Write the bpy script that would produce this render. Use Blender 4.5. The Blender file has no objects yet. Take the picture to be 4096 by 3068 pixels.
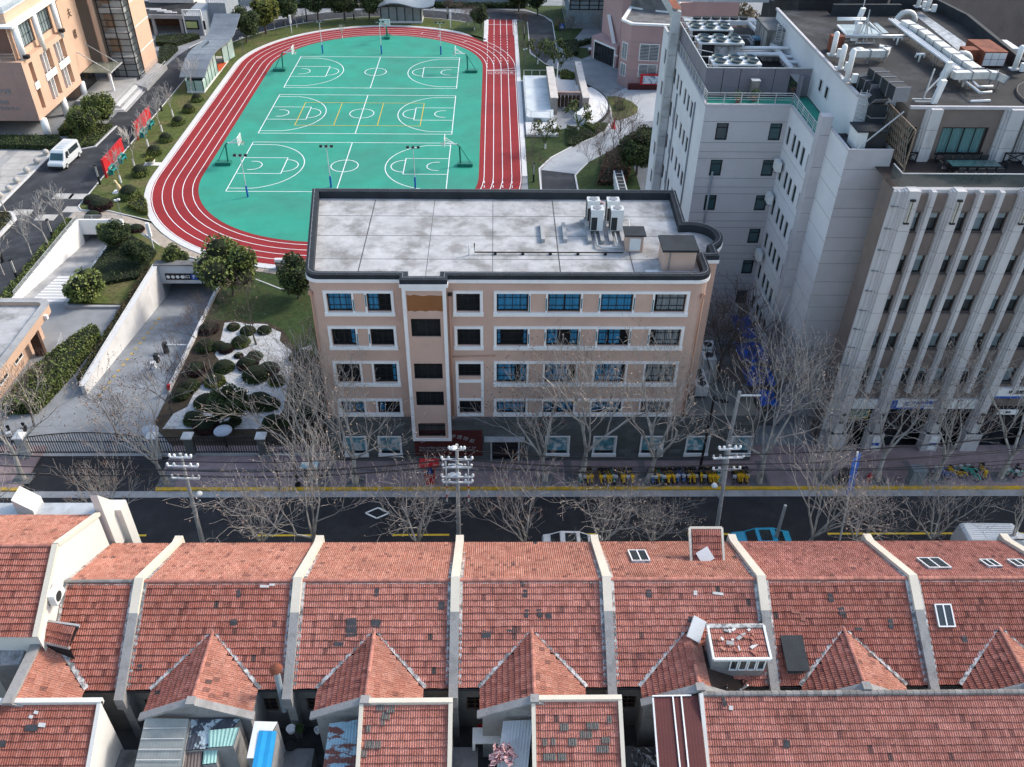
import bpy, math, random
from mathutils import Vector, Matrix
random.seed(7)
R = math.radians
sc = bpy.context.scene
col = sc.collection
# ---------------------------------------------------------------- camera
FPX, TH, PS, RO, CH = 3480.0, R(37.8), R(1.4), R(.89), 48.0     # focal length in pixels of the 4096 px photo, tilt, yaw, roll, height
_f = Vector((math.sin(PS)*math.cos(TH), math.cos(PS)*math.cos(TH), -math.sin(TH)))
_r0 = Vector((math.cos(PS), -math.sin(PS), 0)); _u0 = _r0.cross(_f)
_r = math.cos(RO)*_r0 + math.sin(RO)*_u0; _u = math.cos(RO)*_u0 - math.sin(RO)*_r0
cam = bpy.data.objects.new('camera', bpy.data.cameras.new('camera')); col.objects.link(cam)
m = Matrix((_r, _u, -_f)).transposed().to_4x4(); m.translation = Vector((0, 0, CH)); cam.matrix_world = m
cam.data.sensor_fit = 'HORIZONTAL'; cam.data.sensor_width = 36.0; cam.data.lens = 36.0*FPX/4096.0
cam.data.clip_start = 1.0; cam.data.clip_end = 3000.0
sc.camera = cam
# ---------------------------------------------------------------- light
SUN_AZ, SUN_EL = 26.0, 36.0       # degrees from +X towards +Y, elevation
sv = Vector((math.cos(R(SUN_EL))*math.cos(R(SUN_AZ)), math.cos(R(SUN_EL))*math.sin(R(SUN_AZ)), math.sin(R(SUN_EL))))
w = bpy.data.worlds.new('World'); sc.world = w; w.use_nodes = True
nt = w.node_tree; bg = nt.nodes['Background']; sk = nt.nodes.new('ShaderNodeTexSky'); sk.sky_type = 'NISHITA'
sk.sun_disc = False; sk.sun_elevation = R(SUN_EL); sk.sun_rotation = R(90-SUN_AZ); sk.air_density = 1.3; sk.dust_density = 2.5; sk.ozone_density = 1.0
nt.links.new(sk.outputs[0], bg.inputs[0]); bg.inputs[1].default_value = 0.15
sl = bpy.data.lights.new('sun', 'SUN'); sl.energy = 1.5; sl.angle = R(10.0); sl.color = (1.0, .93, .84)
so = bpy.data.objects.new('sun', sl); so.rotation_euler = (-sv).to_track_quat('-Z', 'Y').to_euler(); so.location = (60, 40, 80); col.objects.link(so)
sc.view_settings.view_transform = 'Standard'; sc.view_settings.look = 'None'; sc.view_settings.gamma = 1.0
sc.view_settings.use_curve_mapping = False; sc.view_settings.exposure = 0.95
sc.render.engine = 'CYCLES'; sc.cycles.max_bounces = 6; sc.cycles.transparent_max_bounces = 6
# ---------------------------------------------------------------- survey: photo pixel -> place on a known level or wall plane
def ray(u, v): return _f*FPX + _r*(u-2048) - _u*(v-1534)
def P(u, v, z=0.0):
    d = ray(u, v); t = (z-CH)/d.z; return (t*d.x, t*d.y, z)
def FY(u, v, Y):
    d = ray(u, v); t = Y/d.y; return (t*d.x, Y, CH+t*d.z)
def FXp(u, v, X):
    d = ray(u, v); t = X/d.x; return (X, t*d.y, CH+t*d.z)
def HZ(u, v, p):
    d = ray(u, v); t = (p[0]*d.x+p[1]*d.y)/(d.x**2+d.y**2); return CH+t*d.z
# ---------------------------------------------------------------- mesh builder
class M:
    def __init__(s): s.v = []; s.f = []; s.mi = []; s.cur = 0; s.sm = []; s.smooth = False
    def mat(s, i): s.cur = i; return s
    def face(s, idx): s.f.append(tuple(idx)); s.mi.append(s.cur); s.sm.append(s.smooth)
    def poly(s, pts):
        n = len(s.v); s.v += [tuple(p) for p in pts]; s.face(range(n, n+len(pts))); return s
    def box(s, x0, x1, y0, y1, z0, z1):
        n = len(s.v); s.v += [(x0,y0,z0),(x1,y0,z0),(x1,y1,z0),(x0,y1,z0),(x0,y0,z1),(x1,y0,z1),(x1,y1,z1),(x0,y1,z1)]
        for q in ((3,2,1,0),(4,5,6,7),(0,1,5,4),(1,2,6,5),(2,3,7,6),(3,0,4,7)): s.face([n+i for i in q])
        return s
    def obox(s, c, ax, ay, az):      # centre + three half-axis vectors
        c, ax, ay, az = Vector(c), Vector(ax), Vector(ay), Vector(az); n = len(s.v)
        for k in (-1, 1):
            for (i, j) in ((-1,-1),(1,-1),(1,1),(-1,1)): s.v.append(tuple(c+ax*i+ay*j+az*k))
        for q in ((3,2,1,0),(4,5,6,7),(0,1,5,4),(1,2,6,5),(2,3,7,6),(3,0,4,7)): s.face([n+i for i in q])
        return s
    def prism(s, pts, z0, z1, bottom=True):
        a = sum(pts[i][0]*pts[(i+1)%len(pts)][1]-pts[(i+1)%len(pts)][0]*pts[i][1] for i in range(len(pts)))
        if a < 0: pts = pts[::-1]
        n = len(s.v); k = len(pts)
        s.v += [(p[0],p[1],z0) for p in pts]+[(p[0],p[1],z1) for p in pts]
        s.face(range(n+k, n+2*k))
        if bottom: s.face(range(n+k-1, n-1, -1))
        for i in range(k): j = (i+1) % k; s.face((n+i, n+j, n+k+j, n+k+i))
        return s
    def sheet(s, pts, z):
        a = sum(pts[i][0]*pts[(i+1)%len(pts)][1]-pts[(i+1)%len(pts)][0]*pts[i][1] for i in range(len(pts)))
        if a < 0: pts = pts[::-1]
        return s.poly([(p[0],p[1],z) for p in pts])
    def ribbon(s, a, b, z, closed=False):   # strip between two point rows
        n = len(s.v); k = len(a); s.v += [(p[0],p[1],z) for p in a]+[(p[0],p[1],z) for p in b]
        for i in range(k if closed else k-1): j = (i+1) % k; s.face((n+i, n+j, n+k+j, n+k+i))
        return s
    def tube(s, pts, r, n=6, cap=True):
        pts = [Vector(p) for p in pts]; k = len(pts)
        if not hasattr(r, '__len__'): r = [r]*k
        b = len(s.v); pu = None
        for i, p in enumerate(pts):
            d = (pts[min(i+1,k-1)]-pts[max(i-1,0)]).normalized()
            if pu is None: pu = d.orthogonal().normalized()
            else:
                pu = pu-d*pu.dot(d); pu = pu.normalized() if pu.length > 1e-6 else d.orthogonal().normalized()
            w_ = d.cross(pu)
            for j in range(n): a = 2*math.pi*j/n; s.v.append(tuple(p+(pu*math.cos(a)+w_*math.sin(a))*r[i]))
        for i in range(k-1):
            for j in range(n): s.face((b+i*n+j, b+i*n+(j+1)%n, b+(i+1)*n+(j+1)%n, b+(i+1)*n+j))
        if cap:
            s.face([b+j for j in range(n-1,-1,-1)]); s.face([b+(k-1)*n+j for j in range(n)])
        return s
    def bar(s, a, b, w=.05, h=None, up=(0,0,1)):   # square bar from a to b
        a, b = Vector(a), Vector(b); d = (b-a); L = d.length; d.normalize(); u = Vector(up); u = u-d*u.dot(d)
        u = u.normalized() if u.length > 1e-5 else d.orthogonal().normalized(); x = d.cross(u); h = h or w
        return s.obox((a+b)/2, d*(L/2), x*(w/2), u*(h/2))
    def lathe(s, prof, c=(0,0,0), n=12):    # profile of (r, z)
        b = len(s.v); k = len(prof)
        for (r, z) in prof:
            for j in range(n): a = 2*math.pi*j/n; s.v.append((c[0]+r*math.cos(a), c[1]+r*math.sin(a), c[2]+z))
        for i in range(k-1):
            for j in range(n): s.face((b+i*n+j, b+i*n+(j+1)%n, b+(i+1)*n+(j+1)%n, b+(i+1)*n+j))
        s.face([b+j for j in range(n-1,-1,-1)]); s.face([b+(k-1)*n+j for j in range(n)])
        return s
    def mesh(s, name, mats, off=(0,0,0)):
        me = bpy.data.meshes.new(name)
        me.from_pydata([(x-off[0], y-off[1], z-off[2]) for x, y, z in s.v], [], s.f)
        for mm in (mats if isinstance(mats, (list, tuple)) else [mats]): me.materials.append(mm)
        me.polygons.foreach_set('material_index', s.mi)
        if any(s.sm): me.polygons.foreach_set('use_smooth', s.sm)
        me.update(); return me
    def build(s, name, mats, parent=None, org=None):
        off = tuple(parent.location) if parent is not None else (org or (0,0,0))
        if parent is not None and parent.parent is not None:
            off = tuple(Vector(off)+parent.parent.location)
        o = bpy.data.objects.new(name, s.mesh(name, mats, off)); col.objects.link(o)
        if parent is not None: o.parent = parent
        else: o.location = off
        return o
def tag(o, label=None, cat=None, group=None, kind=None):
    if label: o['label'] = label
    if cat: o['category'] = cat
    if group: o['group'] = group
    if kind: o['kind'] = kind
    return o
def T(name, label, cat, loc=(0,0,0), group=None):
    o = bpy.data.objects.new(name, None); col.objects.link(o); o.location = loc; o.empty_display_size = .2
    return tag(o, label, cat, group)
def inst(name, me, parent=None, loc=(0,0,0), rot=(0,0,0), scale=(1,1,1)):
    o = bpy.data.objects.new(name, me); col.objects.link(o); o.parent = parent; o.location = loc; o.rotation_euler = rot; o.scale = scale; return o
def clone(root, loc, rz=0, s=1, label=None, group=None, mats=None):
    def cp(o, par):
        c = o.copy(); col.objects.link(c); c.parent = par
        if mats and o.type == 'MESH':
            for i, sl_ in enumerate(o.material_slots):
                if sl_.material and sl_.material.name in mats:
                    c.material_slots[i].link = 'OBJECT'; c.material_slots[i].material = mats[sl_.material.name]
        for ch in o.children: cp(ch, c)
        return c
    kids = list(root.children); c = root.copy(); col.objects.link(c); c.parent = None
    c.location = loc; c.rotation_euler = (0, 0, rz); c.scale = (s, s, s) if not hasattr(s, '__len__') else s
    if label: c['label'] = label
    if group: c['group'] = group
    for k in kids: cp(k, c)
    return c
def text_mesh(s, size, depth=.02, align='CENTER'):
    cu = bpy.data.curves.new('t', 'FONT'); cu.body = s; cu.size = size; cu.extrude = depth; cu.align_x = align; cu.align_y = 'CENTER'; cu.resolution_u = 2
    o = bpy.data.objects.new('t', cu); col.objects.link(o)
    bpy.context.view_layer.update()
    me = bpy.data.meshes.new_from_object(o.evaluated_get(bpy.context.evaluated_depsgraph_get()))
    bpy.data.objects.remove(o); me.name = 'lettering'; me.materials.clear(); return me
def lettering(parent, s, size, loc, mat_, rot=(R(90),0,0), name='lettering', depth=.02, sx=1):
    me = text_mesh(s, size, depth); me.materials.append(mat_)
    o = inst(name, me, parent, rot=rot, scale=(sx,1,1))
    off = Vector(parent.location) if parent is not None else Vector((0,0,0))
    if parent is not None and parent.parent is not None: off += parent.parent.location
    o.location = Vector(loc)-off
    return o
# ---------------------------------------------------------------- materials
MATS = {}
def mk(name, c, r=.8, v=.18, s=1.0, b=0.0, bs=20.0, c2=None, s2=.6, a2=.5, lo=.5, hi=.62, m=0.0, rnd=0.0, spec=.3, alpha=None, stretch=None):
    ma = bpy.data.materials.new(name); ma.use_nodes = True; t = ma.node_tree; N = t.nodes; L = t.links; bs_ = N['Principled BSDF']
    bs_.inputs['Roughness'].default_value = r; bs_.inputs['Metallic'].default_value = m; bs_.inputs['Specular IOR Level'].default_value = spec
    ge = N.new('ShaderNodeNewGeometry'); src = ge.outputs['Position']
    if stretch:
        mp = N.new('ShaderNodeVectorMath'); mp.operation = 'MULTIPLY'; mp.inputs[1].default_value = stretch; L.new(src, mp.inputs[0]); src = mp.outputs[0]
    no = N.new('ShaderNodeTexNoise'); no.inputs['Scale'].default_value = s; no.inputs['Detail'].default_value = 6; no.inputs['Roughness'].default_value = .62; L.new(src, no.inputs['Vector'])
    mr = N.new('ShaderNodeMapRange'); mr.inputs[1].default_value = .3; mr.inputs[2].default_value = .7; mr.inputs[3].default_value = 1-v; mr.inputs[4].default_value = 1+v; L.new(no.outputs[0], mr.inputs[0])
    val = mr.outputs[0]
    if rnd:
        oi = N.new('ShaderNodeObjectInfo'); m2 = N.new('ShaderNodeMapRange'); m2.inputs[3].default_value = 1-rnd; m2.inputs[4].default_value = 1+rnd; L.new(oi.outputs['Random'], m2.inputs[0])
        mu = N.new('ShaderNodeMath'); mu.operation = 'MULTIPLY'; L.new(val, mu.inputs[0]); L.new(m2.outputs[0], mu.inputs[1]); val = mu.outputs[0]
    hs = N.new('ShaderNodeVectorMath'); hs.operation = 'SCALE'; L.new(val, hs.inputs['Scale']); out = hs.outputs[0]
    if c2 is not None:
        n2 = N.new('ShaderNodeTexNoise'); n2.inputs['Scale'].default_value = s2; n2.inputs['Detail'].default_value = 7; n2.inputs['Roughness'].default_value = .65; L.new(src, n2.inputs['Vector'])
        k = N.new('ShaderNodeMapRange'); k.inputs[1].default_value = lo; k.inputs[2].default_value = hi; k.inputs[4].default_value = a2; L.new(n2.outputs[0], k.inputs[0])
        mx = N.new('ShaderNodeMix'); mx.data_type = 'RGBA'; mx.inputs[6].default_value = (*c, 1); mx.inputs[7].default_value = (*c2, 1); L.new(k.outputs[0], mx.inputs[0]); L.new(mx.outputs[2], hs.inputs[0])
    else: hs.inputs[0].default_value = c
    L.new(out, bs_.inputs['Base Color'])
    if b:
        n3 = N.new('ShaderNodeTexNoise'); n3.inputs['Scale'].default_value = bs; n3.inputs['Detail'].default_value = 4; L.new(ge.outputs['Position'], n3.inputs['Vector'])
        bu = N.new('ShaderNodeBump'); bu.inputs['Strength'].default_value = b; bu.inputs['Distance'].default_value = .05; L.new(n3.outputs[0], bu.inputs['Height']); L.new(bu.outputs[0], bs_.inputs['Normal'])
    if alpha is not None: bs_.inputs['Alpha'].default_value = alpha
    MATS[name] = ma; return ma
def glass(name, c, r=.08, alpha=None):
    ma = mk(name, c, r=r, v=.25, s=.35, spec=.8)
    if alpha is not None: ma.node_tree.nodes['Principled BSDF'].inputs['Alpha'].default_value = alpha
    return ma
asphalt = mk('asphalt', (.040,.043,.050), .9, .25, .5, .3, 30, c2=(.065,.068,.075), s2=.25, a2=.7)
asphalt_new = mk('street_asphalt', (.026,.027,.031), .85, .2, .8, .3, 30, c2=(.042,.044,.048), s2=.2, a2=.5)
concrete = mk('concrete', (.36,.36,.36), .9, .15, .6, .2, 15, c2=(.25,.25,.25), s2=.35, a2=.6)
concrete_lt = mk('pale_concrete', (.62,.62,.62), .85, .1, .5, .1, 15, c2=(.45,.45,.46), s2=.5, a2=.4)
concrete_dk = mk('dark_concrete', (.16,.16,.16), .9, .25, .8, .3, 15, c2=(.07,.07,.07), s2=.5, a2=.7)
white = mk('white_paint', (.80,.80,.79), .6, .05, .8)
white_line = mk('line_paint', (.78,.80,.80), .7, .08, 3)
yellow_line = mk('yellow_paint', (.72,.48,.04), .7, .15, 3)
red_track = mk('red_rubber', (.27,.020,.024), .85, .12, .25, .25, 60, c2=(.20,.016,.02), s2=.12, a2=.5)
green_court = mk('green_acrylic', (.030,.29,.205), .8, .10, .35, 0, c2=(.045,.225,.165), s2=.09, a2=.8, lo=.42, hi=.68)
grass = mk('grass', (.075,.10,.024), .95, .45, 2.2, .6, 25, c2=(.13,.11,.05), s2=.22, a2=.75, lo=.48, hi=.62)
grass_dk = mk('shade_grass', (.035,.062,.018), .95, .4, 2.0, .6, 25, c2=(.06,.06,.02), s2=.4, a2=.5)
soil = mk('soil', (.055,.042,.03), .95, .35, 2.0, .6, 20)
gravel = mk('white_gravel', (.52,.53,.54), .95, .3, 9, .8, 40, c2=(.28,.27,.25), s2=1.8, a2=.7)
paver_grey = mk('grey_paver', (.27,.285,.30), .85, .16, .7, .2, 12, c2=(.17,.18,.20), s2=.25, a2=.6, rnd=.12)
paver_pink = mk('pink_paver', (.27,.205,.21), .9, .2, 1.2, .25, 14, c2=(.18,.14,.145), s2=.3, a2=.6)
paver_tan = mk('tan_paver', (.40,.34,.28), .9, .18, 1.4, .25, 14, c2=(.32,.26,.2), s2=.4, a2=.5)
plaza_stone = mk('plaza_stone', (.43,.415,.39), .85, .14, .8, .1, 12, c2=(.38,.36,.34), s2=.3, a2=.5, rnd=.08)
pink_wall = mk('pink_stucco', (.58,.405,.325), .9, .08, .35, .15, 30, c2=(.48,.325,.26), s2=.4, a2=.55, lo=.48, hi=.7)
rust_patch = mk('ochre_patch', (.27,.115,.045), .9, .1, .8)
trim_white = mk('trim_white', (.82,.82,.81), .7, .06, 1.0, c2=(.62,.61,.59), s2=1.2, a2=.35, lo=.55, hi=.7)
membrane = mk('black_membrane', (.022,.027,.033), .7, .3, 1.0, .1, 10)
roof_conc = mk('roof_concrete', (.42,.42,.42), .85, .22, .8, .25, 8, c2=(.20,.195,.185), s2=.42, a2=.8, lo=.47, hi=.62)
stone_base = mk('grey_green_stone', (.10,.108,.106), .6, .2, .9, .1, 12)
maroon = mk('maroon_panel', (.085,.020,.018), .6, .15, .8)
steel_letter = mk('steel_letter', (.42,.42,.42), .4, .05, 2, m=.4)
dark_frame = mk('dark_window_frame', (.018,.018,.02), .6, .1, 2)
pane = glass('window_glass', (.035,.045,.05))
pane_dark = glass('dark_window_glass', (.012,.014,.016))
pane_teal = glass('teal_window_glass', (.03,.075,.085), .12)
pane_light = glass('pale_window_glass', (.20,.26,.28), .15)
curtain_blue = mk('blue_curtain', (.06,.36,.62), .8, .3, 2.0, stretch=(6,1,.15))
teal_frame = mk('teal_frame_paint', (.01,.16,.22), .7, .1, 2)
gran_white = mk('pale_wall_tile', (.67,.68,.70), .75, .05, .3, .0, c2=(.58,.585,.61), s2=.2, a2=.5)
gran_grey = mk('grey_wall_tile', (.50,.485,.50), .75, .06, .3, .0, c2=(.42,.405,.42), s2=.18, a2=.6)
pil_stone = mk('pilaster_stone', (.58,.56,.555), .7, .10, .5, .05, 10, c2=(.38,.365,.36), s2=.6, a2=.6, stretch=(1,1,.25))
brown_panel = mk('brown_granite', (.20,.16,.14), .55, .12, 1.0, .05, 20)
joint_dk = mk('joint_line', (.24,.225,.225), .9, .1, 2)
roof_dark = mk('bitumen_roof', (.022,.023,.026), .85, .3, .5, .2, 8, c2=(.065,.068,.072), s2=.25, a2=.7, lo=.5, hi=.68)
galv = mk('galvanised_steel', (.52,.54,.55), .5, .12, 1.2, m=.25, c2=(.36,.37,.38), s2=1.0, a2=.5)
pipe_white = mk('pipe_cladding', (.66,.67,.68), .45, .08, 1.5, m=.15)
ac_white = mk('unit_white', (.72,.73,.72), .55, .06, 1.5, c2=(.55,.55,.53), s2=1.5, a2=.3)
ac_dark = mk('unit_grille', (.03,.033,.036), .6, .2, 4)
louvre_grey = mk('louvre_grey', (.21,.195,.225), .6, .08, .6)
rust = mk('rusted_sheet', (.22,.07,.04), .85, .3, 1.5, c2=(.10,.04,.03), s2=1.2, a2=.7)
green_deck = mk('green_deck_coat', (.02,.25,.18), .7, .15, .7, c2=(.05,.18,.15), s2=.8, a2=.5)
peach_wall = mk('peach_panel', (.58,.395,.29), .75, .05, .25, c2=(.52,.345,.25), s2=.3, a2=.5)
peach_shade = mk('shaded_peach_panel', (.33,.215,.185), .75, .06, .3)  # peach darkened so the camera-facing side carries its shade in the colour
purple_wall = mk('dusty_pink_stucco', (.43,.285,.275), .9, .06, .3, c2=(.38,.25,.24), s2=.35, a2=.5)
black_iron = mk('black_iron', (.015,.015,.017), .5, .1, 3)
grey_iron = mk('grey_painted_steel', (.25,.26,.28), .5, .1, 3, m=.3)
pole_conc = mk('concrete_pole', (.40,.40,.39), .85, .15, 2)
porcelain = mk('porcelain', (.82,.82,.80), .3, .04, 2)
red_paint = mk('red_paint', (.50,.022,.03), .45, .12, 1)
teal_paint = mk('teal_paint', (.03,.26,.25), .5, .1, 1)
green_steel = mk('green_steel', (.012,.17,.12), .45, .12, 1.5)
blue_paint = mk('blue_paint', (.02,.10,.42), .45, .12, 1.5)
blue_tarp = mk('blue_tarpaulin', (.015,.11,.52), .7, .25, 1.5, c2=(.02,.05,.22), s2=1.2, a2=.6)
sky_blue = mk('sky_blue_sheet', (.03,.32,.62), .5, .12, 1)
rubber = mk('rubber', (.012,.012,.012), .7, .1, 4)
brown_wood = mk('brown_wood', (.10,.055,.038), .7, .25, 2)
deck_wood = mk('dark_decking', (.035,.027,.026), .6, .25, 2, stretch=(1,5,1))
# ================================================================ setting: ground, road, pavement, track
def Q(ox, oy, s): return lambda x, y, z=0.0: P(ox+x*s, oy+y*s, z)
def struct(o): o['kind'] = 'structure'; return o
CX, CY0, CY1 = -19.9, 105.7, 149.0     # centre line of the running track and the centres of its two bends
HA = (-35.8, -28.9, 60.0, 81.0)        # open cut of the wide car ramp
HB = (-48.3, -43.3, 75.0, 92.0)        # open cut of the narrow car ramp
g = M()
def rect(mm, x0, x1, y0, y1, z): return mm.poly([(x0,y0,z),(x1,y0,z),(x1,y1,z),(x0,y1,z)])
rect(g,-600,600,-200,60,0); rect(g,-600,-48.3,60,92,0); rect(g,-48.3,-43.3,60,75,0); rect(g,-43.3,-35.8,60,92,0); rect(g,-35.8,-28.9,81,92,0); rect(g,-28.9,600,60,92,0); rect(g,-600,600,92,1500,0)
struct(g.build('ground', mk('campus_paving', (.25,.265,.28), .85, .14, .5, .2, 12, c2=(.17,.18,.19), s2=.2, a2=.6)))
# street
o = struct(rect(M(), -200, 200, 36.9, 47.6, .006).build('road', asphalt_new))
mm = M()
for x in range(-200, 200, 1): mm.box(x+.01, x+.99, 47.6, 48.28, -.05, .02)
struct(mm.build('gutter', concrete))
mm = M()
for a, b_ in ((-200,-36.5),(-26.2,200)):
    x = a
    while x < b_-.01:
        x2 = min(x+1.0, b_); mm.box(x+.008, x2-.008, 48.28, 48.58, -.05, .15); x = x2
struct(mm.build('kerb', mk('kerb_yellow_paint', (.62,.37,.025), .75, .2, 2.0, c2=(.30,.24,.12), s2=1.4, a2=.6)))
for a, b_ in ((-200,-36.5),(-26.2,200)):
    mm = M().box(a, b_, 48.58, 53.4, -.05, .13); struct(mm.build('pavement', paver_pink))
mm = M()
for x0, x1 in ((-26.0,-25.5),(-13.6,-12.9),(-4.0,-3.4),(5.5,6.1),(11.5,12.0),(21.0,21.6),(33.0,33.5)): mm.box(x0, x1, 48.62, 51.5, .10, .136)
mm.box(-26,120,50.35,50.6,.10,.137)
struct(mm.build('paving_band', mk('grey_paving_band', (.14,.135,.14), .9, .15, 1)))
struct(rect(M(), -36.5, -26.2, 48.28, 52.3, .012).build('driveway', asphalt_new))
mm = M()
for u0, u1, v in ((460,585,2142),(1024,1265,2142),(1570,1797,2140),(2330,2385,2137),(2750,2945,2137),(3310,3873,2135),(4060,4200,2134)):
    a = P(u0, v); b_ = P(u1, v); rect(mm, a[0], b_[0], a[1]-.09, a[1]+.09, .011)
struct(mm.build('lane_line', yellow_line))
a = P(1510, 2052)
mm = M()
for sx, sy, ex, ey in ((-.9,0,0,.55),(0,.55,.9,0),(.9,0,0,-.55),(0,-.55,-.9,0)):
    mm.bar((a[0]+sx,a[1]+sy,.011),(a[0]+ex,a[1]+ey,.011),.13,.004)
struct(mm.build('road_marking', white_line))
# running track
def arc(r, n=40, a0=0, a1=180, cy=CY1): return [(CX+r*math.cos(R(a0+(a1-a0)*i/n)), cy+r*math.sin(R(a0+(a1-a0)*i/n))) for i in range(n+1)]
def oval(r): return arc(r) + arc(r, 40, 180, 360, CY0)
mm = M().sheet(oval(23.4), .012); mm.sheet([(-1.45,149.5),(3.5,149.5),(3.5,177.7),(-1.45,177.7)], .016)
struct(mm.build('running_track', red_track))
struct(M().sheet(oval(17.75), .020).build('sports_court', green_court))
k = M(); A, B = oval(23.4), oval(24.15)
def ringk(mm, A, B, z, skip):
    n = len(A)
    for i in range(n):
        j = (i+1) % n; pm = ((A[i][0]+A[j][0])/2, (A[i][1]+A[j][1])/2)
        if skip(pm): continue
        mm.prism([A[i], B[i], B[j], A[j]], -.02, z)
ringk(k, A, B, .07, lambda p: p[0] > -1.6 and 95 < p[1] < 175)
k.box(-2.15,-1.45,163.4,177.6,-.02,.07); k.box(3.5,4.15,105.7,177.6,-.02,.07)
struct(k.build('track_border', concrete_lt))
def line_oval(mm, r, w=.05, z=.026):
    A, B = oval(r-w), oval(r+w); mm.ribbon(A, B, z, True)
lm = M()
for r in (18.45, 19.65, 20.85, 22.05, 23.25): line_oval(lm, r, .045)
for x in (-1.4, -.25, .95, 2.15, 3.35): rect(lm, x-.045, x+.045, 167.5, 177.6, .026)
for x in (-1.4,-.25,.95,2.15):
    for i in range(12): rect(lm, x-.045, x+.045, 149+i*1.55, 149.9+i*1.55, .027)
    for i in range(3): rect(lm, x-.045, x+.045, 101+i*1.3, 101.7+i*1.3, .027)
rect(lm, -1.4, 3.35, 174.2, 174.32, .028); rect(lm, -1.4, 3.35, 147.4, 147.55, .028)
pts = [(-1.4+4.75*i/10, 147.5+1.3*(i/10)**1.7) for i in range(11)]; lm.ribbon(pts, [(p[0],p[1]+.12) for p in pts], .03)
for a0 in (62, 72, 45): 
    c_, s_ = math.cos(R(a0)), math.sin(R(a0)); lm.bar((CX+19.65*c_, CY1+19.65*s_, .028), (CX+20.85*c_, CY1+20.85*s_, .028), .09, .004)
struct(lm.build('lane_marking', white_line))
for i, x in enumerate((-.85,.35,1.55,2.75)):
    me = text_mesh(str(i+1), 1.1, .002); me.materials.append(white_line)
    struct(inst('lane_number', me, None, (x,146.6,.03), (0,0,R(90))))
    lm2 = rect(M(), x-.42, x+.42, 145.75, 145.85, .03); struct(lm2.build('lane_tick', white_line))
# basketball courts
def court(cy):
    mm = M(); w = .055; z = .028; x0, x1, y0, y1 = -33.6, -6.2, cy-7.8, cy+7.8
    rect(mm,x0,x1,y0-w,y0+w,z); rect(mm,x0,x1,y1-w,y1+w,z); rect(mm,x0-w,x0+w,y0+w,y1-w,z); rect(mm,x1-w,x1+w,y0+w,y1-w,z); rect(mm,CX-w,CX+w,y0+w,y1-w,z)
    def ring(cx, cy_, r, a0, a1, n=36, sy=1.05):
        A_ = [(cx+(r-w)*math.cos(R(a0+(a1-a0)*i/n)), cy_+sy*(r-w)*math.sin(R(a0+(a1-a0)*i/n))) for i in range(n+1)]
        B_ = [(cx+(r+w)*math.cos(R(a0+(a1-a0)*i/n)), cy_+sy*(r+w)*math.sin(R(a0+(a1-a0)*i/n))) for i in range(n+1)]
        mm.ribbon(A_, B_, z+.004)
    ring(CX, cy, 1.78, 0, 360)
    for sgn, xe in ((1, x0), (-1, x1)):
        xf = xe+sgn*5.8
        for yy in (cy-2.5, cy+2.5): rect(mm, min(xe,xf), max(xe,xf), yy-w, yy+w, z)
        rect(mm, xf-w, xf+w, cy-2.5-w, cy+2.5+w, z+.002)
        ring(xf, cy, 1.78, -90 if sgn > 0 else 90, 90 if sgn > 0 else 270)
        ring(xe+sgn*1.6, cy, 1.25, -90 if sgn > 0 else 90, 90 if sgn > 0 else 270)
        for yy in (cy-1.31, cy+1.31): rect(mm, min(xe+sgn*1.2, xe+sgn*1.6), max(xe+sgn*1.2, xe+sgn*1.6), yy-w, yy+w, z+.002)
        a_ = math.degrees(math.asin(6.9/(6.75*1.05)))
        ring(xe+sgn*1.57, cy, 6.75, -a_ if sgn > 0 else 180-a_, a_ if sgn > 0 else 180+a_)
        xs = xe+sgn*(1.57+6.75*math.cos(R(a_)))
        for yy in (cy-6.9, cy+6.9): rect(mm, min(xe,xs), max(xe,xs), yy-w, yy+w, z+.002)
    return struct(mm.build('court_marking', white_line))
for cy in (146.3, 127.5, 108.7): court(cy)
mm = M(); w = .05
for x in (-29.0, -23.4, -17.1, -10.9): rect(mm, x-w, x+w, 122.7, 131.9, .036)
for y in (122.7, 131.9): rect(mm, -29.0, -10.9, y-w, y+w, .036)
struct(mm.build('volleyball_marking', yellow_line))
# campus roads, lawns and paths
mm = M().sheet([(-59.5,40+13),(-50.3,53),(-50.3,149),(-56,149),(-56,122),(-54.3,121.9),(-54.5,114.5),(-59.6,113.5)], .006)
A, B = arc(30.2, 30, 60, 180), arc(35.2, 30, 60, 180); mm.ribbon(B, A, .008)
mm.sheet([(-4.5,175),(4.3,178),(6.3,175.6),(6.2,157),(8.5,151),(10.8,158),(11,176),(9.6,180.2),(6,184),(-3,185.8)], .007)
mm.sheet([(5.75,95),(10.5,95),(10.71,106.5),(6.07,107.8)], .007)
struct(mm.build('campus_road', asphalt))
gl = M()
gl.prism([(-50.05,96.5),(-49.3,95.6),(-46,95.4),(-40.3,92.9)]+[p for p in arc(24.2, 20, 180, 222, CY0)][::-1]+[(-44.1,149)]+[(-50.05,149)], -.02, .06)
A, B = arc(24.25, 40, 50, 180), arc(30.0, 40, 62, 180)
for i in range(40): gl.prism([A[i],B[i],B[i+1],A[i+1]], -.02, .06)
struct(gl.build('lawn', grass))
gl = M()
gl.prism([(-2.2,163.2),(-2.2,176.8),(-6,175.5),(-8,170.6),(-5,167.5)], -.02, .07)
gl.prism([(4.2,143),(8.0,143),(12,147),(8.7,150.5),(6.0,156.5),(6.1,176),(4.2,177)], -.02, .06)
gl.prism([(4.2,100),(5.6,100),(5.7,108),(7.4,111.6),(10.9,116),(14,119),(16,122.2),(13,123.5),(9,121.5),(9,119.5),(4.2,119.5)], -.02, .06)
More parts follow.
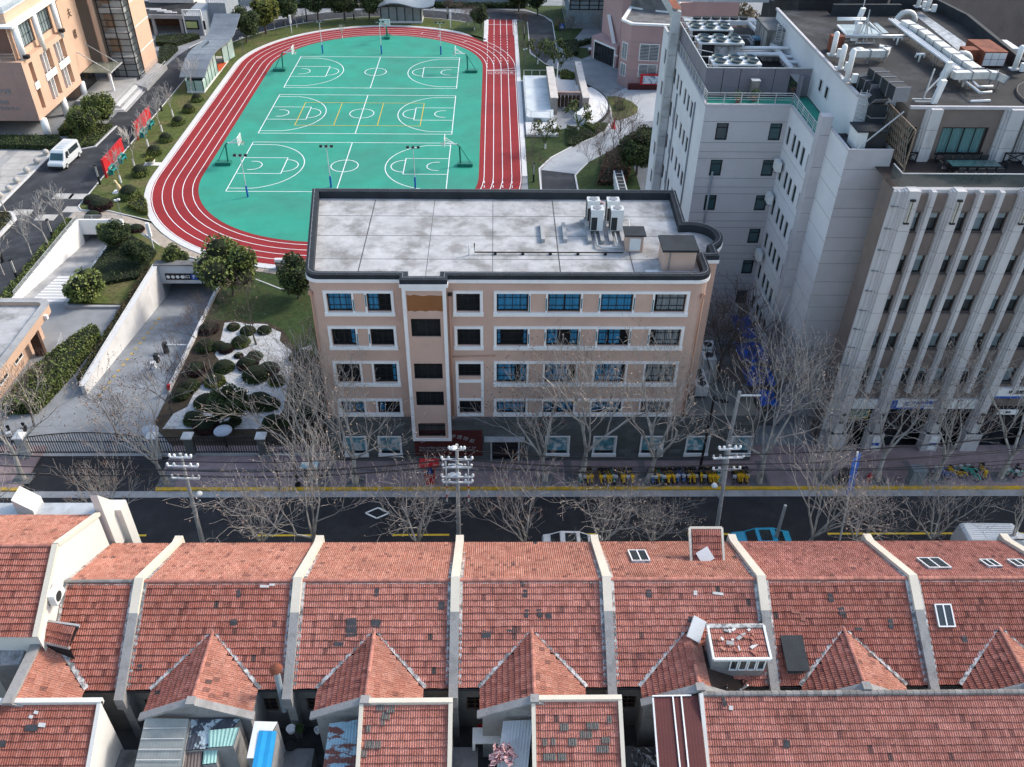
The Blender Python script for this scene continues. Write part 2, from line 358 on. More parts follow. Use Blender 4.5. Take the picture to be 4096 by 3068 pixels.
gl.prism([(10.6,100),(10.5,106),(11,107.3),(12.3,110),(18.2,116.8),(18.4,117.0),(18.4,100)], -.02, .06)
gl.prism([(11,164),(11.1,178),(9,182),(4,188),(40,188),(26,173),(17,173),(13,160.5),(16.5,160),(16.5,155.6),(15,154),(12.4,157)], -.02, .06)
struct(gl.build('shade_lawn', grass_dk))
ob = [P(2050+x*.5507, 380+y*.5507) for x, y in ((680,15),(740,12),(800,25),(870,55),(910,90),(905,130),(870,150),(800,178),(740,185),(715,140),(700,100))]
struct(M().prism(ob, -.02, .1).build('oval_bed', grass))
# tan path below the track
h_ = Q(560,780,.5507); e_ = Q(0,500,.5507)
pth = [(-50.1,92.4),(-48.3,92.6),(-42.5,92.3)]+[h_(45,290)[:2], h_(190,412)[:2], (-34.0,84.6),(-29.0,82.4), h_(820,600)[:2], h_(1030,690)[:2], (-15,80.0), (-14.8,84.0)]+[p for p in arc(24.2, 24, 218, 282, CY0)][::-1][2:]+[(-40.3,92.8),(-46,95.3),(-49.3,95.5),(-50.1,96.4)]
struct(M().sheet(pth, .010).build('tan_path', paver_tan))
def kerbline(name, pts, w=.12, h=.12, mat_=concrete_lt):
    mm = M()
    for i in range(len(pts)-1): mm.bar((*pts[i][:2], h/2), (*pts[i+1][:2], h/2), w, h)
    return struct(mm.build(name, mat_))
kerbline('lawn_kerb', [(-50.12,149),(-50.12,96.5),(-49.4,95.5),(-46,95.3),(-40.3,92.8)])
kerbline('ring_kerb', arc(30.1, 40, 62, 180)); kerbline('ring_kerb', arc(35.3, 40, 58, 165))
kerbline('path_kerb', [(6.2,176),(6.15,157),(8.5,151),(12,146.2)]); kerbline('path_kerb', [(6.5,183.5),(9.6,180.3),(11.05,176),(11,163),(12.4,156.8)])
kerbline('path_kerb', [(5.75,98),(5.8,108),(7.5,111.6),(11,115.9),(14.2,118.9),(16.3,122.5),(17.3,126),(17.5,130),(17.35,135)], .2)
kerbline('path_kerb', [(10.45,98),(10.4,106),(11,107.3),(12.3,109.9)], .2)
kerbline('path_kerb', [h_(45,290), h_(190,412), (-34.0,84.6), (-29.0,82.4)]); kerbline('path_kerb', [h_(800,600), h_(1030,690), (-15,80)])
# planted ground left of the pink school: soil, shade grass and the white gravel garden
q4 = Q(640,1200,.5507)
struct(M().prism([(-28.7,56),(-28.7,82.2),(-22.5,80.6),(-14.4,79.6),(-13.8,66),(-13.2,53.4),(-26.3,53.4)], -.02, .06).build('garden_soil', soil))
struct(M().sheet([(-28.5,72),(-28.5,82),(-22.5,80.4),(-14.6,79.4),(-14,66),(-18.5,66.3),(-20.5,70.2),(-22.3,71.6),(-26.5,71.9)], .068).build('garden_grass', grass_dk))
gp = [q4(x,y) for x,y in ((470,170),(560,160),(640,180),(700,175),(780,180),(800,205),(880,240),(870,300),(960,380),(1100,330),(1110,360),(985,450),(950,560),(920,640),(900,800),(820,900),(700,940),(500,944),(20,940),(100,830),(200,780),(270,640),(420,560),(470,500),(400,400),(440,300))]
struct(M().sheet([p[:2] for p in gp], .074).build('gravel_garden', gravel))
# planted bank between the ramps
q3 = Q(0,1150,.5507); z5 = Q(0,1024,.618)
struct(M().prism([(-43.2,75.0),(-36.0,74.6),(-36.0,82),(-34,84.2),(-37.5,86.8),(-40.5,89.5),(-42.6,92.0),(-43.2,92.0)], -.02, .16).build('planted_bank', grass))
mm = M(); bp = [(-43.25,74.8),(-42.8,74.2),(-36.1,74.2)]
for i in range(2): mm.bar((*bp[i],.12),(*bp[i+1],.12),.32,.26)
struct(mm.build('bank_kerb', concrete))
# plaza on the far left with stone slabs laid one by one, stepping strips on the road
mm = M(); sl_mesh = M().box(-.74,.74,-1.0,1.0,-.03,.02).mesh('plaza_slab', plaza_stone)
pl = struct(M().sheet([(-90,53),(-59.6,53),(-59.6,113.4),(-90,113.4)], .005).build('plaza', concrete))
for i in range(9):
    for j in range(12):
        x = -60.5-1.52*i; y = 112.0-2.05*j
        if (i % 5) == 3: continue
        inst('slab', sl_mesh, pl, (x,y,.03))
mm = M()
for x, y in ((460,518),(575,520),(538,614),(158,636),(335,673)):
    c_ = e_(x,y); mm.box(c_[0]-1.15,c_[0]+1.15,c_[1]-.75,c_[1]+.75,-.02,.03)
struct(mm.build('road_paving_strip', plaza_stone))
kerbline('plaza_kerb', [(-59.55,60),(-59.55,113.4)], .25, .14)
kerbline('bed_kerb', [(-59.6,113.5),(-56,113.7),(-54.6,114.5),(-54.25,121.9)], .15, .14)
# light paver joints on the lower garden path
mm = M().sheet([(6.07,107.8),(10.71,106.55),(11,107.2),(12.3,109.8),(19,117.5),(20,124.6),(26,126),(26,139),(21,139.6),(17.5,135),(17.6,128.5),(16.4,122.4),(14.2,118.8),(11.05,115.8),(7.6,111.5)], .008)
struct(mm.build('garden_path', mk('pale_paver', (.40,.42,.44), .85, .12, .6, .15, 12, c2=(.30,.32,.34), s2=.3, a2=.5)))
# ================================================================ building helpers
def offset(poly, d):     # inward offset of a counter-clockwise outline
    n = len(poly); out = []
    for i in range(n):
        p0, p1, p2 = Vector(poly[i-1]), Vector(poly[i]), Vector(poly[(i+1) % n])
        e1 = (p1-p0).normalized(); e2 = (p2-p1).normalized()
        n1 = Vector((-e1.y, e1.x)); n2 = Vector((-e2.y, e2.x)); b_ = n1+n2
        if b_.length < 1e-6: b_ = n1
        b_.normalize(); c_ = max(.35, b_.dot(n1)); out.append(tuple(p1+b_*(d/c_)))
    return out
def ring_wall(mm, A, B, z0, z1):     # closed band between two outlines
    n = len(A)
    for i in range(n):
        j = (i+1) % n; b_ = len(mm.v)
        mm.v += [(*A[i],z0),(*A[j],z0),(*B[j],z0),(*B[i],z0),(*A[i],z1),(*A[j],z1),(*B[j],z1),(*B[i],z1)]
        for q in ((4,5,6,7),(0,1,5,4),(2,3,7,6),(3,2,1,0)): mm.face([b_+k for k in q])
def holed(mm, o, U, w, z0, z1, holes, depth=.18, nrm=None):
    """vertical wall face from point o along U (unit, xy), with openings (u0,u1,za,zb) and their reveals; outward normal is U turned right"""
    U = Vector((U[0], U[1], 0)).normalized(); n_ = Vector((U.y, -U.x, 0)); o = Vector((o[0], o[1], 0))
    us = sorted({0, w}|{h[0] for h in holes}|{h[1] for h in holes}); zs = sorted({z0, z1}|{h[2] for h in holes}|{h[3] for h in holes})
    us = [u for u in us if 0 <= u <= w]; zs = [z for z in zs if z0 <= z <= z1]
    pt = lambda u, z, d=0: tuple(o+U*u-n_*d+Vector((0,0,z)))
    for zi in range(len(zs)-1):
        run = None
        for ui in range(len(us)):
            inside = ui < len(us)-1 and any(h[0] <= (us[ui]+us[ui+1])/2 <= h[1] and h[2] <= (zs[zi]+zs[zi+1])/2 <= h[3] for h in holes)
            solid = ui < len(us)-1 and not inside
            if solid and run is None: run = us[ui]
            if not solid and run is not None:
                mm.poly([pt(run,zs[zi]),pt(us[ui],zs[zi]),pt(us[ui],zs[zi+1]),pt(run,zs[zi+1])]); run = None
    for (a,b_,c_,d_) in holes:
        mm.poly([pt(a,c_),pt(a,c_,depth),pt(b_,c_,depth),pt(b_,c_)]); mm.poly([pt(a,d_),pt(b_,d_),pt(b_,d_,depth),pt(a,d_,depth)])
        mm.poly([pt(a,c_),pt(a,d_),pt(a,d_,depth),pt(a,c_,depth)]); mm.poly([pt(b_,c_),pt(b_,c_,depth),pt(b_,d_,depth),pt(b_,d_)])
def win(parent, o, U, u0, u1, z0, z1, cols=2, rows=2, depth=.16, gm=None, fm=None, fw=.06, curt=None, name='window', cm=None, transom=None):
    """glazed window set back in its opening: pane, frame bars, curtain and dark room behind"""
    U = Vector((U[0], U[1], 0)).normalized(); n_ = Vector((U.y, -U.x, 0)); o = Vector((o[0], o[1], 0)); Z = Vector((0,0,1))
    pt = lambda u, z, d: tuple(o+U*u-n_*d+Z*z)
    mm = M().poly([pt(u0,z0,depth),pt(u1,z0,depth),pt(u1,z1,depth),pt(u0,z1,depth)])
    wd = mm.build(name, gm or pane, parent)
    fr = M(); d = depth-.025
    def barr(ua,ub,za,zb,dd=.025):
        c_ = o+U*((ua+ub)/2)-n_*d+Z*((za+zb)/2); fr.obox(c_, U*(abs(ub-ua)/2), n_*dd, Z*(abs(zb-za)/2))
    barr(u0,u0+fw,z0,z1); barr(u1-fw,u1,z0,z1); barr(u0+fw,u1-fw,z0,z0+fw); barr(u0+fw,u1-fw,z1-fw,z1)
    for i in range(1, cols): x = u0+(u1-u0)*i/cols; t = fw*(.5 if (cols == 4 and i != 2) else .75); barr(x-t/2, x+t/2, z0+fw, z1-fw, .022)
    zz = [z0+(z1-z0)*i/rows for i in range(1, rows)] if transom is None else [z0+(z1-z0)*t for t in transom]
    for z in zz: barr(u0+fw, u1-fw, z-fw*.3, z+fw*.3, .018)
    off_ = fr.build('frame', fm or dark_frame, wd)
    rb = M().poly([pt(u0-.3,z0-.3,depth+.7),pt(u1+.3,z0-.3,depth+.7),pt(u1+.3,z1+.3,depth+.7),pt(u0-.3,z1+.3,depth+.7)])
    if curt:
        for (a, b_) in curt:
            cc = M(); n = max(6, int((b_-a)*(u1-u0)*14)); pv = None
            for i in range(n+1):
                u = u0+(u1-u0)*(a+(b_-a)*i/n); dd = depth+.10+.05*math.sin(i*1.9)+random.uniform(-.015,.015); q = (pt(u,z0+.05,dd), pt(u,z1-.02,dd))
                if pv: cc.poly([pv[0], q[0], q[1], pv[1]])
                pv = q
            cc.build('curtain', cm or curtain_blue, wd)
    return wd
clear = mk('clear_glass', (.05,.06,.065), .05, .1, .4, spec=.8); clear.node_tree.nodes['Principled BSDF'].inputs['Alpha'].default_value = .16
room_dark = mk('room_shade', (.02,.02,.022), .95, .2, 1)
curtain_grey = mk('grey_curtain', (.36,.40,.42), .85, .15, 2.0, stretch=(6,1,.15))
# ================================================================ pink school building
SC = T('school_building', 'long flat-roofed pink school building with white window surrounds and grey stone ground floor', 'building', (0,58,0))
YF = 51.7
def arcp(cx, cy, r, a0, a1, n): return [(cx+r*math.cos(R(a0+(a1-a0)*i/n)), cy+r*math.sin(R(a0+(a1-a0)*i/n))) for i in range(n+1)]
OUT = arcp(-12.1,52.6,.9,190,270,6) + arcp(14.0,52.6,.9,-90,0,6) + [(14.9,54.5),(15.9,54.5),(15.9,55.75)] + arcp(14.7,57.5,2.05,-55,100,12) + [(14.35,59.6)] + [(14.5,65.0),(-14.6,65.0)]
body = M(); n = len(OUT)
fr_i = 6   # edge index of the front face
for i in range(n):
    j = (i+1) % n
    if i == fr_i: continue
    body.poly([(*OUT[i],0),(*OUT[j],0),(*OUT[j],16.75),(*OUT[i],16.75)])
rows = [(13.98,16.04),(11.05,13.08),(7.67,9.98),(4.75,6.43)]
FO = (-12.1, YF); U = (1,0); fx = lambda X: X+12.1
wins = []      # (x0,x1,z0,z1,row,slot)
gL = [(-11.72,-10.02),(-8.95,-7.28)]; gS = [(-2.72,-1.08)]; gR = [(.10,2.32),(3.70,5.98),(7.42,9.66),(11.20,13.38)]
for ri, (za, zb) in enumerate(rows):
    t_, b_ = zb-.24, za+(.34 if ri < 3 else .26)
    for k, (a,c) in enumerate(gL): wins.append((a,c,b_,t_,ri,'L%d'%k))
    wins.append((gS[0][0],gS[0][1],b_+(.55 if ri==2 else 0),t_,ri,'S'))
    for k, (a,c) in enumerate(gR): wins.append((a,c,b_,t_,ri,'R%d'%k))
holes = [(fx(a),fx(c),z0,z1) for a,c,z0,z1,_,_ in wins]
holed(body, FO, U, 26.1, 4.55, 16.75, holes, .2)
body.build('wall', pink_wall, SC)
# floor slabs and a dark interior so that the rooms read as rooms
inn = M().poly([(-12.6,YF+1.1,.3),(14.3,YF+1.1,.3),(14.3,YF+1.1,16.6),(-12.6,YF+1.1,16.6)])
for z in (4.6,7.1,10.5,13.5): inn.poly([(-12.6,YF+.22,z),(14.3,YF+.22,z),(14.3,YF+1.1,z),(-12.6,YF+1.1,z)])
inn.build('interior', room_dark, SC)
CUR = {'L0':([(0,1)],[(.8,1)],[],[(0,.5),(.6,1)]), 'L1':([(0,.45)],[],[(.8,1)],[(.0,.3)]), 'S':([],[],[],[]),
       'R0':([(0,1)],[(0,.12),(.88,1)],[(0,.6),(.8,1)],[(0,1)]), 'R1':([(0,.5),(.55,1)],[(0,.35),(.75,1)],[(0,.8)],[(0,.3),(.5,1)]),
       'R2':([(0,1)],[(0,.3),(.38,.72)],[(0,.3),(.35,.9)],[(0,1)]), 'R3':([(.1,1)],[(.2,1)],[(.05,1)],[(.3,1)])}
for a,c,z0,z1,ri,s_ in wins:
    win(SC, FO, U, fx(a), fx(c), z0, z1, 4, 3, .17, clear, curt=CUR[s_][ri], cm=curtain_grey if s_ == 'R3' else None, transom=(.30,.72), fw=.07)
def surround(parent, X0, X1, Z0, Z1, Y, opens, wdt=.2, pr=.09, mat_=None):
    mm = M()
    mm.box(X0,X1,Y-pr,Y+.02,Z1-wdt,Z1); mm.box(X0-.04,X1+.04,Y-pr-.06,Y+.02,Z0,Z0+.3)
    mm.box(X0,X0+wdt,Y-pr,Y+.02,Z0+.3,Z1-wdt); mm.box(X1-wdt,X1,Y-pr,Y+.02,Z0+.3,Z1-wdt)
    for a, c in opens[:-1]: mm.box(c+.02,c+.16,Y-pr,Y+.02,Z0+.3,Z1-wdt)
    for a, c in opens[1:]: mm.box(a-.16,a-.02,Y-pr,Y+.02,Z0+.3,Z1-wdt)
    return mm.build('window_surround', mat_ or trim_white, parent)
for ri, (za, zb) in enumerate(rows):
    surround(SC, -11.96, -7.08, za, zb, YF, gL)
    surround(SC, -.10, 13.62, za, zb, YF, gR)
    if ri < 2: surround(SC, -2.94, -.86, za, zb, YF, gS)
mm = M(); mm.box(-2.94,-.86,YF-.09,YF+.02,9.78,9.98); mm.box(-2.94,-2.74,YF-.09,YF+.02,4.75,9.78); mm.box(-1.06,-.86,YF-.09,YF+.02,4.75,9.78); mm.box(-2.74,-1.06,YF-.10,YF+.02,8.02,8.26); mm.box(-2.74,-1.06,YF-.1,YF+.02,6.30,6.46); mm.box(-2.74,-1.06,YF-.10,YF+.02,4.75,5.0)
mm.build('window_surround', trim_white, SC)
mm = M()                         # peeling teal paint on the reveals
for ri in (0,1):
    for x in (2.36,3.55,6.02,7.27,9.72,11.05,-9.95,-9.08): mm.box(x,x+.08,YF-.095,YF-.085,rows[ri][0]+.32+random.uniform(0,.5),rows[ri][1]-.3-random.uniform(0,.4))
mm.build('peeling_paint', teal_frame, SC)['kind'] = 'stuff'
# stair bay
bay = T_ = M(); YB = 51.08; bx0, bx1 = -6.36, -3.43
bz = [(12.55,14.1),(8.75,10.2),(6.2,7.6),(3.1,4.5)]
holed(bay, (bx0,YB), U, bx1-bx0, 2.85, 16.75, [(.42,2.5,a,c) for a,c in bz], .2)
bay.poly([(bx0,YF,2.85),(bx0,YB,2.85),(bx0,YB,16.75),(bx0,YF,16.75)]); bay.poly([(bx1,YB,2.85),(bx1,YF,2.85),(bx1,YF,16.75),(bx1,YB,16.75)]); bay.poly([(bx0,YF,2.85),(bx1,YF,2.85),(bx1,YB,2.85),(bx0,YB,2.85)])
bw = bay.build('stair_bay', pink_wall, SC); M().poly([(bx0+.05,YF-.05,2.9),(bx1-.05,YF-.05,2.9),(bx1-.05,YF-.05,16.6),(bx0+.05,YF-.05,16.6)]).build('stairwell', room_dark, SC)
for k, (a,c) in enumerate(bz): win(SC, (bx0,YB), U, .42, 2.5, a, c, 4, 2, .17, clear, transom=(.74,), fw=.06)
mm = M(); mm.box(bx0-.05,bx0+.2,YB-.1,YB+.02,2.75,16.7); mm.box(bx1-.2,bx1+.05,YB-.1,YB+.02,2.75,16.7); mm.box(bx0+.2,bx1-.2,YB-.1,YB+.02,2.75,2.98); mm.box(bx0+.2,bx1-.2,YB-.1,YB+.02,16.45,16.7)
mm.build('bay_trim', trim_white, SC)
mm = M(); pts_t = [(-6.1+i*.25, 16.05+random.uniform(-.06,.06)) for i in range(11)]; pts_b = [(-6.1+i*.25, 14.75+random.uniform(-.05,.05)) for i in range(11)]
mm.poly([(x,YB-.006,z) for x,z in pts_b]+[(x,YB-.006,z) for x,z in pts_t[::-1]]); mm.build('repaint_patch', rust_patch, SC)
# cornice, parapet, roof deck with the bay notch
OB = OUT[:7]; i_ = [k for k in range(len(OUT))]
TOP = OUT[:7]+[(bx0-.06,YF),(bx0-.06,YB),(bx1+.06,YB),(bx1+.06,YF)]+OUT[7:]
cor = M(); ring_wall(cor, offset(TOP,-.14), offset(TOP,.3), 16.72, 16.98); cor.build('cornice', trim_white, SC)
par = M(); ring_wall(par, offset(TOP,-.10), offset(TOP,.42), 16.98, 17.32); ring_wall(par, offset(TOP,.30), offset(TOP,.42), 16.5, 16.98)
pp = par.build('parapet', membrane, SC)
cl = M()
ofs = offset(TOP,.1); 
for i in range(len(ofs)):
    a, b_ = Vector(ofs[i]), Vector(ofs[(i+1)%len(ofs)]); L_ = (b_-a).length; k = int(L_/.8)
    for t in range(k): p = a.lerp(b_, (t+.5)/k); cl.box(p.x-.03,p.x+.03,p.y-.03,p.y+.03,17.31,17.40)
    cl.bar((*a,17.42),(*b_,17.42),.03)
cl.build('lightning_wire', grey_iron, pp)
dk = M().sheet(offset(TOP,.38), 16.7); deck = dk.build('roof', roof_conc, SC)
jm = M()
for x in (-9.6,-4.9,-.2,4.6,9.8): jm.box(x-.03+random.uniform(-.1,.1),x+.03,51.8,64.4,16.69,16.706)
for y in (54.9,58.4,61.6): jm.box(-13.8,14.2,y-.025,y+.025,16.69,16.708)
jm.build('roof_joint', mk('roof_joint', (.10,.10,.10), .9, .3, 3), deck)
# ground floor: block-coursed stone, sign panel, poster windows, doorway; runs on as a low wing to the right
gf = M(); GX0, GX1 = -13.1, 20.6; YG = 51.62
pw = [(FY(u0,1800,YG)[0], FY(u1,1800,YG)[0]) for u0,u1 in ((1384,1466),(1520,1604),(2184,2272),(2374,2458),(2562,2646),(2743,2827),(2921,2998))]
dr = (FY(1968,1800,YG)[0], FY(2072,1800,YG)[0])
pz0, pz1 = FY(1424,1820,YG)[2], FY(1424,1748,YG)[2]
gh = [(a-GX0,b_-GX0,pz0,pz1) for a,b_ in pw]+[(dr[0]-GX0,dr[1]-GX0,.12,2.3)]
holed(gf, (GX0,YG), U, GX1-GX0, 0, 4.6, gh, .2)
gf.poly([(GX1,YG,0),(GX1,56,0),(GX1,56,4.6),(GX1,YG,4.6)]); gf.poly([(GX0,YF+.6,0),(GX0,YG,0),(GX0,YG,4.6),(GX0,YF+.6,4.6)])
gf.poly([(GX0,YG,4.6),(GX1,YG,4.6),(GX1,YF+.02,4.6),(GX0,YF+.02,4.6)]); gf.poly([(14.9,YF,4.6),(GX1,YF,4.6),(GX1,56,4.6),(14.9,56,4.6)])
gfo = gf.build('ground_floor', stone_base, SC)
bm_ = M().box(-.49,.49,-.012,.02,-.19,.19).mesh('stone_block', mk('stone_block', (.115,.122,.12), .6, .15, 1.0, .1, 12, rnd=.18))
cnt = 0
for r_ in range(10):
    z = .25+r_*.42; x = GX0+.5+(.5 if r_ % 2 else 0)
    while x < GX1-.5:
        if not any(h[0]+GX0-.62 < x < h[1]+GX0+.62 and h[2]-.25 < z < h[3]+.25 for h in gh) and not (-6.9 < x < -.2 and .35 < z < 3.0) and z < 4.3 and cnt < 290:
            inst('stone_block', bm_, SC, (x, YG-58, z)); cnt += 1
        x += 1.0
mm = M().box(GX0-.06,GX1+.06,YG-.1,YG+.01,4.34,4.66); mm.box(GX0-.04,GX1+.04,YG-.06,YG+.01,.0,.22); mm.box(14.9,GX1+.06,YG-.1,YG+.2,4.66,4.9); mm.build('string_course', mk('stone_course', (.11,.115,.115), .7, .15, 1), SC)
poster = mk('window_poster', (.16,.42,.50), .5, .5, 1.4, c2=(.75,.78,.78), s2=1.6, a2=.9, lo=.5, hi=.53)
for a,b_ in pw:
    wd = win(SC, (GX0,YG), U, a-GX0, b_-GX0, pz0, pz1, 1, 1, .12, clear, white, .09)
    M().poly([(a+.08,YG+.16,pz0+.35),(b_-.08,YG+.16,pz0+.35),(b_-.08,YG+.16,pz1-.08),(a+.08,YG+.16,pz1-.08)]).build('poster', poster, wd)
    surround(SC, a-.1, b_+.1, pz0-.12, pz1+.1, YG, [(0,0)], .1, .07, white)
wd = win(SC, (GX0,YG), U, dr[0]-GX0, dr[1]-GX0, .12, 2.3, 2, 2, .18, pane_dark, name='door', transom=(.75,))
mm = M(); mm.box(dr[0]-.12,dr[0],YG-.08,YG+.05,.12,2.35); mm.box(dr[1],dr[1]+.12,YG-.08,YG+.05,.12,2.35); mm.box(dr[0]-.6,dr[1]+.5,YG-.5,YG,2.5,2.66); mm.build('door_frame', galv, SC)
s0_, s1_ = FY(1655,1724,YG-.1), FY(1930,1823,YG-.1)
mm = M().box(s0_[0],s1_[0],YG-.12,YG-.01,s1_[2],s0_[2]); sg = mm.build('sign_panel', maroon, SC)
cxs = (s0_[0]+s1_[0])/2-.1
for ln, zz in (('THE INTERNATIONAL DEPARTMENT OF',FY(1790,1787,YG)[2]),('SHANGHAI XIANGMING HIGH SCHOOL',FY(1790,1797,YG)[2])):
    lettering(sg, ln, .27, (cxs, YG-.14, zz), steel_letter, sx=.92)
chars = '上海向明中学国际部'
for i, ch in enumerate(chars):
    t = (i-4)/4.0; x = cxs+t*1.95; z = FY(1790,1745,YG)[2]+.12-.5*t*t
    lettering(sg, ch, .42, (x, YG-.14, z), steel_letter, rot=(R(90), 0, 0) if abs(t) < .01 else (R(90), R(22*t), 0))
# drain pipes
def pipe(mm, pts, r=.06): mm.smooth = True; mm.tube(pts, r, 8); mm.smooth = False
pk = mk('pink_pipe', (.50,.29,.21), .7, .1, 1); dp = M(); pipe(dp, [(-12.95,52.2,15.9),(-12.85,51.9,15.6),(-12.85,51.85,4.6)]); dp.box(-13.0,-12.75,51.75,52.0,15.6,15.85); dp.build('drain_pipe', pk, SC); dp = M()
pipe(dp, [(14.55,51.7,15.9),(14.6,51.78,15.6),(14.6,51.78,4.6)]); dp.box(14.45,14.75,51.65,51.9,15.5,15.8); dp.build('drain_pipe', pk, SC); dp = M()
pipe(dp, [(-3.2,51.55,15.7),(-3.2,51.55,4.6)]); pipe(dp, [(-3.2,51.56,10.45),(.0,51.56,10.55)], .05)
dp.build('drain_pipe', pk, SC); dp = M(); pipe(dp, [(14.98,53.5,16.2),(14.98,53.5,4.8)])
dp.build('drain_pipe', pk, SC)
mm = M().box(-3.3,-3.0,51.35,51.6,15.8,15.95); mm.build('spotlight', black_iron, SC)
# ---- things on the roof
def TB(name, label, cat, x, y, z): return T(name, label, cat, (x,y,z))
h1 = TB('stair_hatch', 'pink rooftop stair hut with a black membrane lid near the rounded roof corner', 'roof hut', 12.9,54.2,16.7)
M().box(11.8,14.05,53.35,55.3,16.7,18.25).build('wall', pink_wall, h1); M().box(11.65,14.2,53.2,55.45,18.25,18.42).build('lid', membrane, h1)
M().box(12.2,12.26,53.28,53.35,16.8,18.2).build('pipe', grey_iron, h1)
h2 = TB('roof_hatch', 'small pink roof hatch with a white door and black lid beside the air conditioners', 'roof hut', 10.1,56.5,16.7)
M().box(9.5,10.75,56.0,57.2,16.7,18.0).build('wall', pink_wall, h2); M().box(9.35,10.9,55.9,57.35,18.0,18.12).build('lid', membrane, h2); M().box(9.75,10.55,55.94,56.0,16.85,17.85).build('door', ac_white, h2)
def vrf(x, y, lab):
    t = TB('air_conditioner', lab, 'air conditioner', x, y, 16.7)
    b_ = M().box(x-.47,x+.47,y-.38,y+.38,17.0,18.7); b_.build('casing', ac_white, t)
    g_ = M().box(x-.42,x+.02,y-.40,y-.38,17.05,18.1); g_.box(x-.50,x-.47,y-.36,y+.36,17.05,18.5); g_.build('grille', ac_dark, t)
    f_ = M(); f_.lathe([(.30,0),(.33,.04),(.30,.05)], (x,y,18.7), 14); f_.build('fan_guard', grey_iron, t)
    for i in range(3): M().box(x-.45,x+.45,y-.3+.25*i,y-.28+.25*i,18.72,18.74).build('bar', ac_white, t)
    return t
for nm, x, y in (('front left',7.6,59.1),('back left',7.45,60.6),('front right',9.1,59.1),('back right',8.95,60.6)): vrf(x,y,'tall white rooftop air conditioner, %s of the four' % nm)
sk_ = M()
for i, (x, y0, y1) in enumerate(((3.55,57.4,60.1),(5.2,57.4,60.1),(7.0,57.2,61.2),(7.95,57.2,59.5),(8.6,57.2,61.2),(9.5,57.2,60.0))):
    o = M().box(x-.14,x+.14,y0,y1,16.7,17.0).build('plinth', concrete, None, (x,(y0+y1)/2,16.7))
    tag(o, 'concrete equipment plinth on the pink school roof, number %s from the left' % ('one','two','three','four','five','six')[i], 'plinth')
mm = M(); pipe(mm, [(-1.5,55.62,17.6),(-1.5,55.62,16.88),(9.3,55.62,16.88)], .05)
for x in range(0,10,2): mm.box(x-.1,x+.1,55.5,55.75,16.7,16.85)
tag(mm.build('roof_pipe', black_iron, None, (4,55.6,16.7)), 'thin black pipe running along the pink school roof on small blocks', 'pipe')
mm = M(); pipe(mm, [(7.5,58.9,16.9),(7.5,56.6,16.9),(7.9,56.3,16.9),(9.4,56.3,16.9)], .07); pipe(mm, [(9.0,58.9,16.9),(9.0,56.7,16.9),(9.2,56.5,16.9)], .07); pipe(mm, [(9.6,59.5,17.5),(10.1,59.5,17.5),(10.1,57.4,17.0)], .05)
tag(mm.build('refrigerant_pipe', galv, None, (8.5,57.5,16.7)), 'grey bent refrigerant pipes below the rooftop air conditioners', 'pipe')
o = M().box(10.6,11.5,52.55,53.4,16.7,16.75).build('roof_slab', concrete_lt, None, (11,53,16.7)); tag(o, 'loose pale concrete slab lying before the stair hut on the school roof', 'slab')
mm = M(); mm.smooth = True; mm.lathe([(.02,0),(.2,.05),(.22,.14),(.12,.24),(.01,.26)], (8.3,64.0,16.7), 10); mm.lathe([(.02,0),(.13,.05),(.12,.14),(.01,.18)], (8.6,63.9,16.7), 8)
tag(mm.build('cloth_bundle', mk('pink_cloth', (.62,.45,.44), .9, .1, 3), None, (8.4,64,16.7)), 'small pale pink bundle lying by the back parapet of the school roof', 'bundle')
mm = M(); pipe(mm, [(-1.9,55.5,16.7),(-1.9,55.5,17.7)], .05)
tag(mm.build('vent_pipe', ac_white, None, (-1.9,55.5,16.7)), 'short white vent pipe standing at the left end of the black roof pipe', 'pipe')
